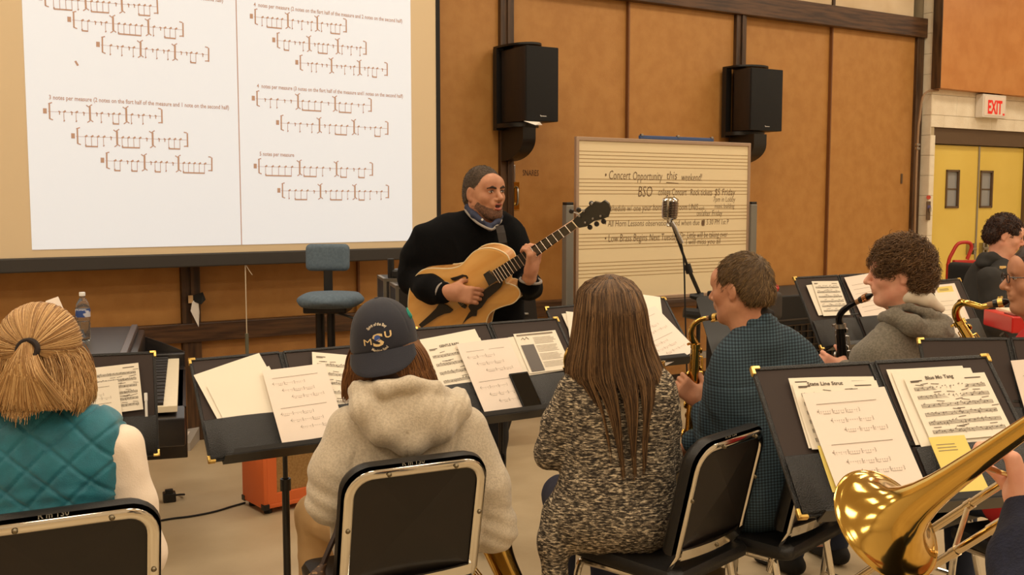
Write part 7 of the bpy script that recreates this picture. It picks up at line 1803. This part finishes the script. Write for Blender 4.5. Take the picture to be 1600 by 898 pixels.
# ================================================================ trombone and its player
def trombone():
    C0 = P(1384, 819, 1.72); a = V3(.37, -.655, .66).normalized(); t = thing('trombone', 'gold trombone with a large bell pointing away at the right front', 'trombone', C0)
    up = V3(0, 0, 1); x = a.orthogonal().normalized(); M = frame(x, a.cross(x), (0, 0, 0))
    if (M.to_3x3() @ V3(0, 0, 1)).dot(a) < 0: M = frame(x, x.cross(a)*1, (0, 0, 0)) if False else frame(a.cross(x), x, (0, 0, 0))
    prof = [(.1015, -.0005), (.1025, .001), (.1015, .0025), (.094, .0045), (.084, .010), (.072, .020), (.058, .034), (.0455, .051), (.036, .075), (.029, .105), (.0242, .14), (.021, .18), (.0185, .23), (.0158, .30), (.0132, .38), (.0115, .46), (.0105, .56)]
    inner = [(max(.004, r-.0012), z+.0006) for r, z in prof][::-1]
    MB(M).lathe(prof+inner, 72).build('bell', BRASS, t, smooth=True, angle=80)
    MB(M).tube([(.1022*math.cos(q), .1022*math.sin(q), .0008) for q in np.linspace(0, 2*math.pi, 73)[:-1]], .0016, 8, closed=True).build('bell_rim', BRASS, t, smooth=True)
    # tuning bow behind the player
    e = a*.56; w = V3(.5, .35, -.35); w = (w-a*w.dot(a)).normalized()
    MB().tube([e]+[e+a*.055*math.sin(q)+w*.055*(1-math.cos(q)) for q in np.linspace(0, math.pi, 10)]+[e+w*.11-a*.22], .0095, 12).build('tuning_slide', BRASS, t, smooth=True)
    s1 = P(1582, 744, 1.72)-C0; s2 = P(1560, 820, 1.66)-C0
    SL = mat('slide_nickel', (205, 185, 150), .18, metal=1)
    for q in (s1, s2): MB().tube([q+a*.16, q-a*.62], .0078, 12).tube([q+a*.02, q-a*.02], .0098, 12).tube([q-a*.1, q-a*.115], .0095, 12).build('slide_tube', SL, t, smooth=True)
    b = s1-a*.62; c = s2-a*.62; m = (b+c)/2; h = (c-b)/2
    MB().tube([m-h*math.cos(q)-a*h.length*math.sin(q) for q in np.linspace(0, math.pi, 10)], .0085, 10).build('slide_bow', SL, t, smooth=True)
    MB().tube([s1-a*.11, s2-a*.11], .005, 8).build('hand_brace', SL, t, smooth=True); MB().tube([s1+a*.05, s2+a*.05], .005, 8).build('hand_brace', SL, t, smooth=True)
    k = a*.22; MB().tube([k+(s1-k)*.04, s1-a*.0], .0045, 8).build('bell_brace', BRASS, t, smooth=True)
    e1 = s1+a*.16; MB().tube([e1, e1+a*.05], .0085, 10).lathe([(0.006, 0)], 3).build('mouthpiece_receiver', BRASS, t, smooth=True)
    MB(Matrix.Translation(e1+a*.05) @ M).lathe([(.006, 0), (.0065, .04), (.012, .055), (.0128, .078), (.010, .08), (.006, .06), (0.003, .055)], 20).build('mouthpiece', STEEL, t, smooth=True)
trombone()
def person_I():
    root = V3(1.16, 1.0, 0); hip = V3(1.16, .98, .56); C = V3(1.02, 1.10, 1.50-.12); R = head_rot(.35, .05)
    r = V3(.94, .34, 0)
    sd = SDF(); T = head_sdf(sd, C, R, 1.0, neck=V3(1.10, 1.03, 1.16), neck_r=.055)
    shl = V3(.97, 1.02, 1.06); shr = V3(1.30, 1.12, 1.06); eL = P(1612, 1000, 1.44); wL = P(1605, 812, 1.61)
    eR = V3(1.02, 1.42, .93); wR = P(1650, 880, 1.68)
    sd.slices([(V3(1.14, 1.05, 1.07), r, .12, .055), (V3(1.15, 1.02, .85), r, .09, .09), (hip, r, .08, .1)], 3)
    sd.chain([shl, eL, wL], [.042, .036, .028], .02); sd.chain([shr, eR, wR], [.042, .036, .026], .02)
    hand_sdf(sd, P(1604, 800, 1.625), (-.12, .35, .93), (-.85, .45, -.1), -1, (.65, .7, .75, .8), c2=1.2, thumb=.5)
    hand_sdf(sd, wR, (-.30, .90, .15), (-.2, .1, .9), 1, (.9,)*4)
    tr, so = lower_body(None, root, hip, .35, None, None, sd_body=sd)
    hz = P(1595, 748, 1.65); hz2 = P(1546, 850, 1.72)
    o, root = person_mesh('trombonist in navy sleeves at the right edge, only hand and forearm in view', root, sd, SKIN2, .014, [(tuple(hz-V3(.10, .10, .11)), tuple(hz+V3(.06, .10, .10)), .0035)])
    finish_lower(o, root, tr, so, mat('jeans_dark', (40, 48, 70), .85), BLKM)
    NV = mat('navy_fleece', (24, 28, 50), .95, rgb2=(18, 21, 40), nscale=90, bump=.3, bscale=200)
    s2 = SDF(); s2.slices([(V3(1.12, 1.05, 1.10), r, .07, .05), (V3(1.14, 1.05, 1.05), r, .14, .075), (V3(1.15, 1.02, .85), r, .11, .105), (hip, r, .10, .125)], 3, .04)
    s2.chain([shl, eL, P(1607, 880, 1.54), wL+V3(0, .0, .006)], [.07, .062, .054, .038], .03); s2.chain([shr, eR, wR-V3(-.02, 0, 0)], [.07, .06, .038], .03)
    sdf_obj(s2, 'sweatshirt', NV, o, res=.009, org=root, fold=(.004, 12, (1, 1, 1)))
    hc, T2 = cap_hair_sdf(C, R, 1.0, t=.013, face=(.118, -.045), low=-.07)
    sdf_obj(hc, 'hair', mat('dark_hair', (44, 30, 22), .5), o, res=.007, org=root)
person_I()
ch7 = (1.15, .92, 0); band_chair('black and chrome band chair beneath the trombonist', ch7, math.radians(20))

# ================================================================ groups of repeats
GR_ = {'band_chair': 'black and chrome band chairs', 'music_stand': 'black music stands', 'music_folder': 'black folders on the music stands', 'sheet_music': 'sheets of music in the folders',
       'saxophone': 'saxophones of the band', 'storage_cabinet': 'cabinet bays along the wall', 'loudspeaker': 'wall loudspeakers', 'speaker_bracket': 'wall speaker brackets',
       'road_case': 'metal-edged cases behind the guitarist', 'yellow_note': 'yellow notes in the folders'}
for ob in list(bpy.data.objects):
    g_ = GR_.get(ob.name.split('.')[0])
    if g_ and ob.parent is None and 'group' not in ob: ob['group'] = g_
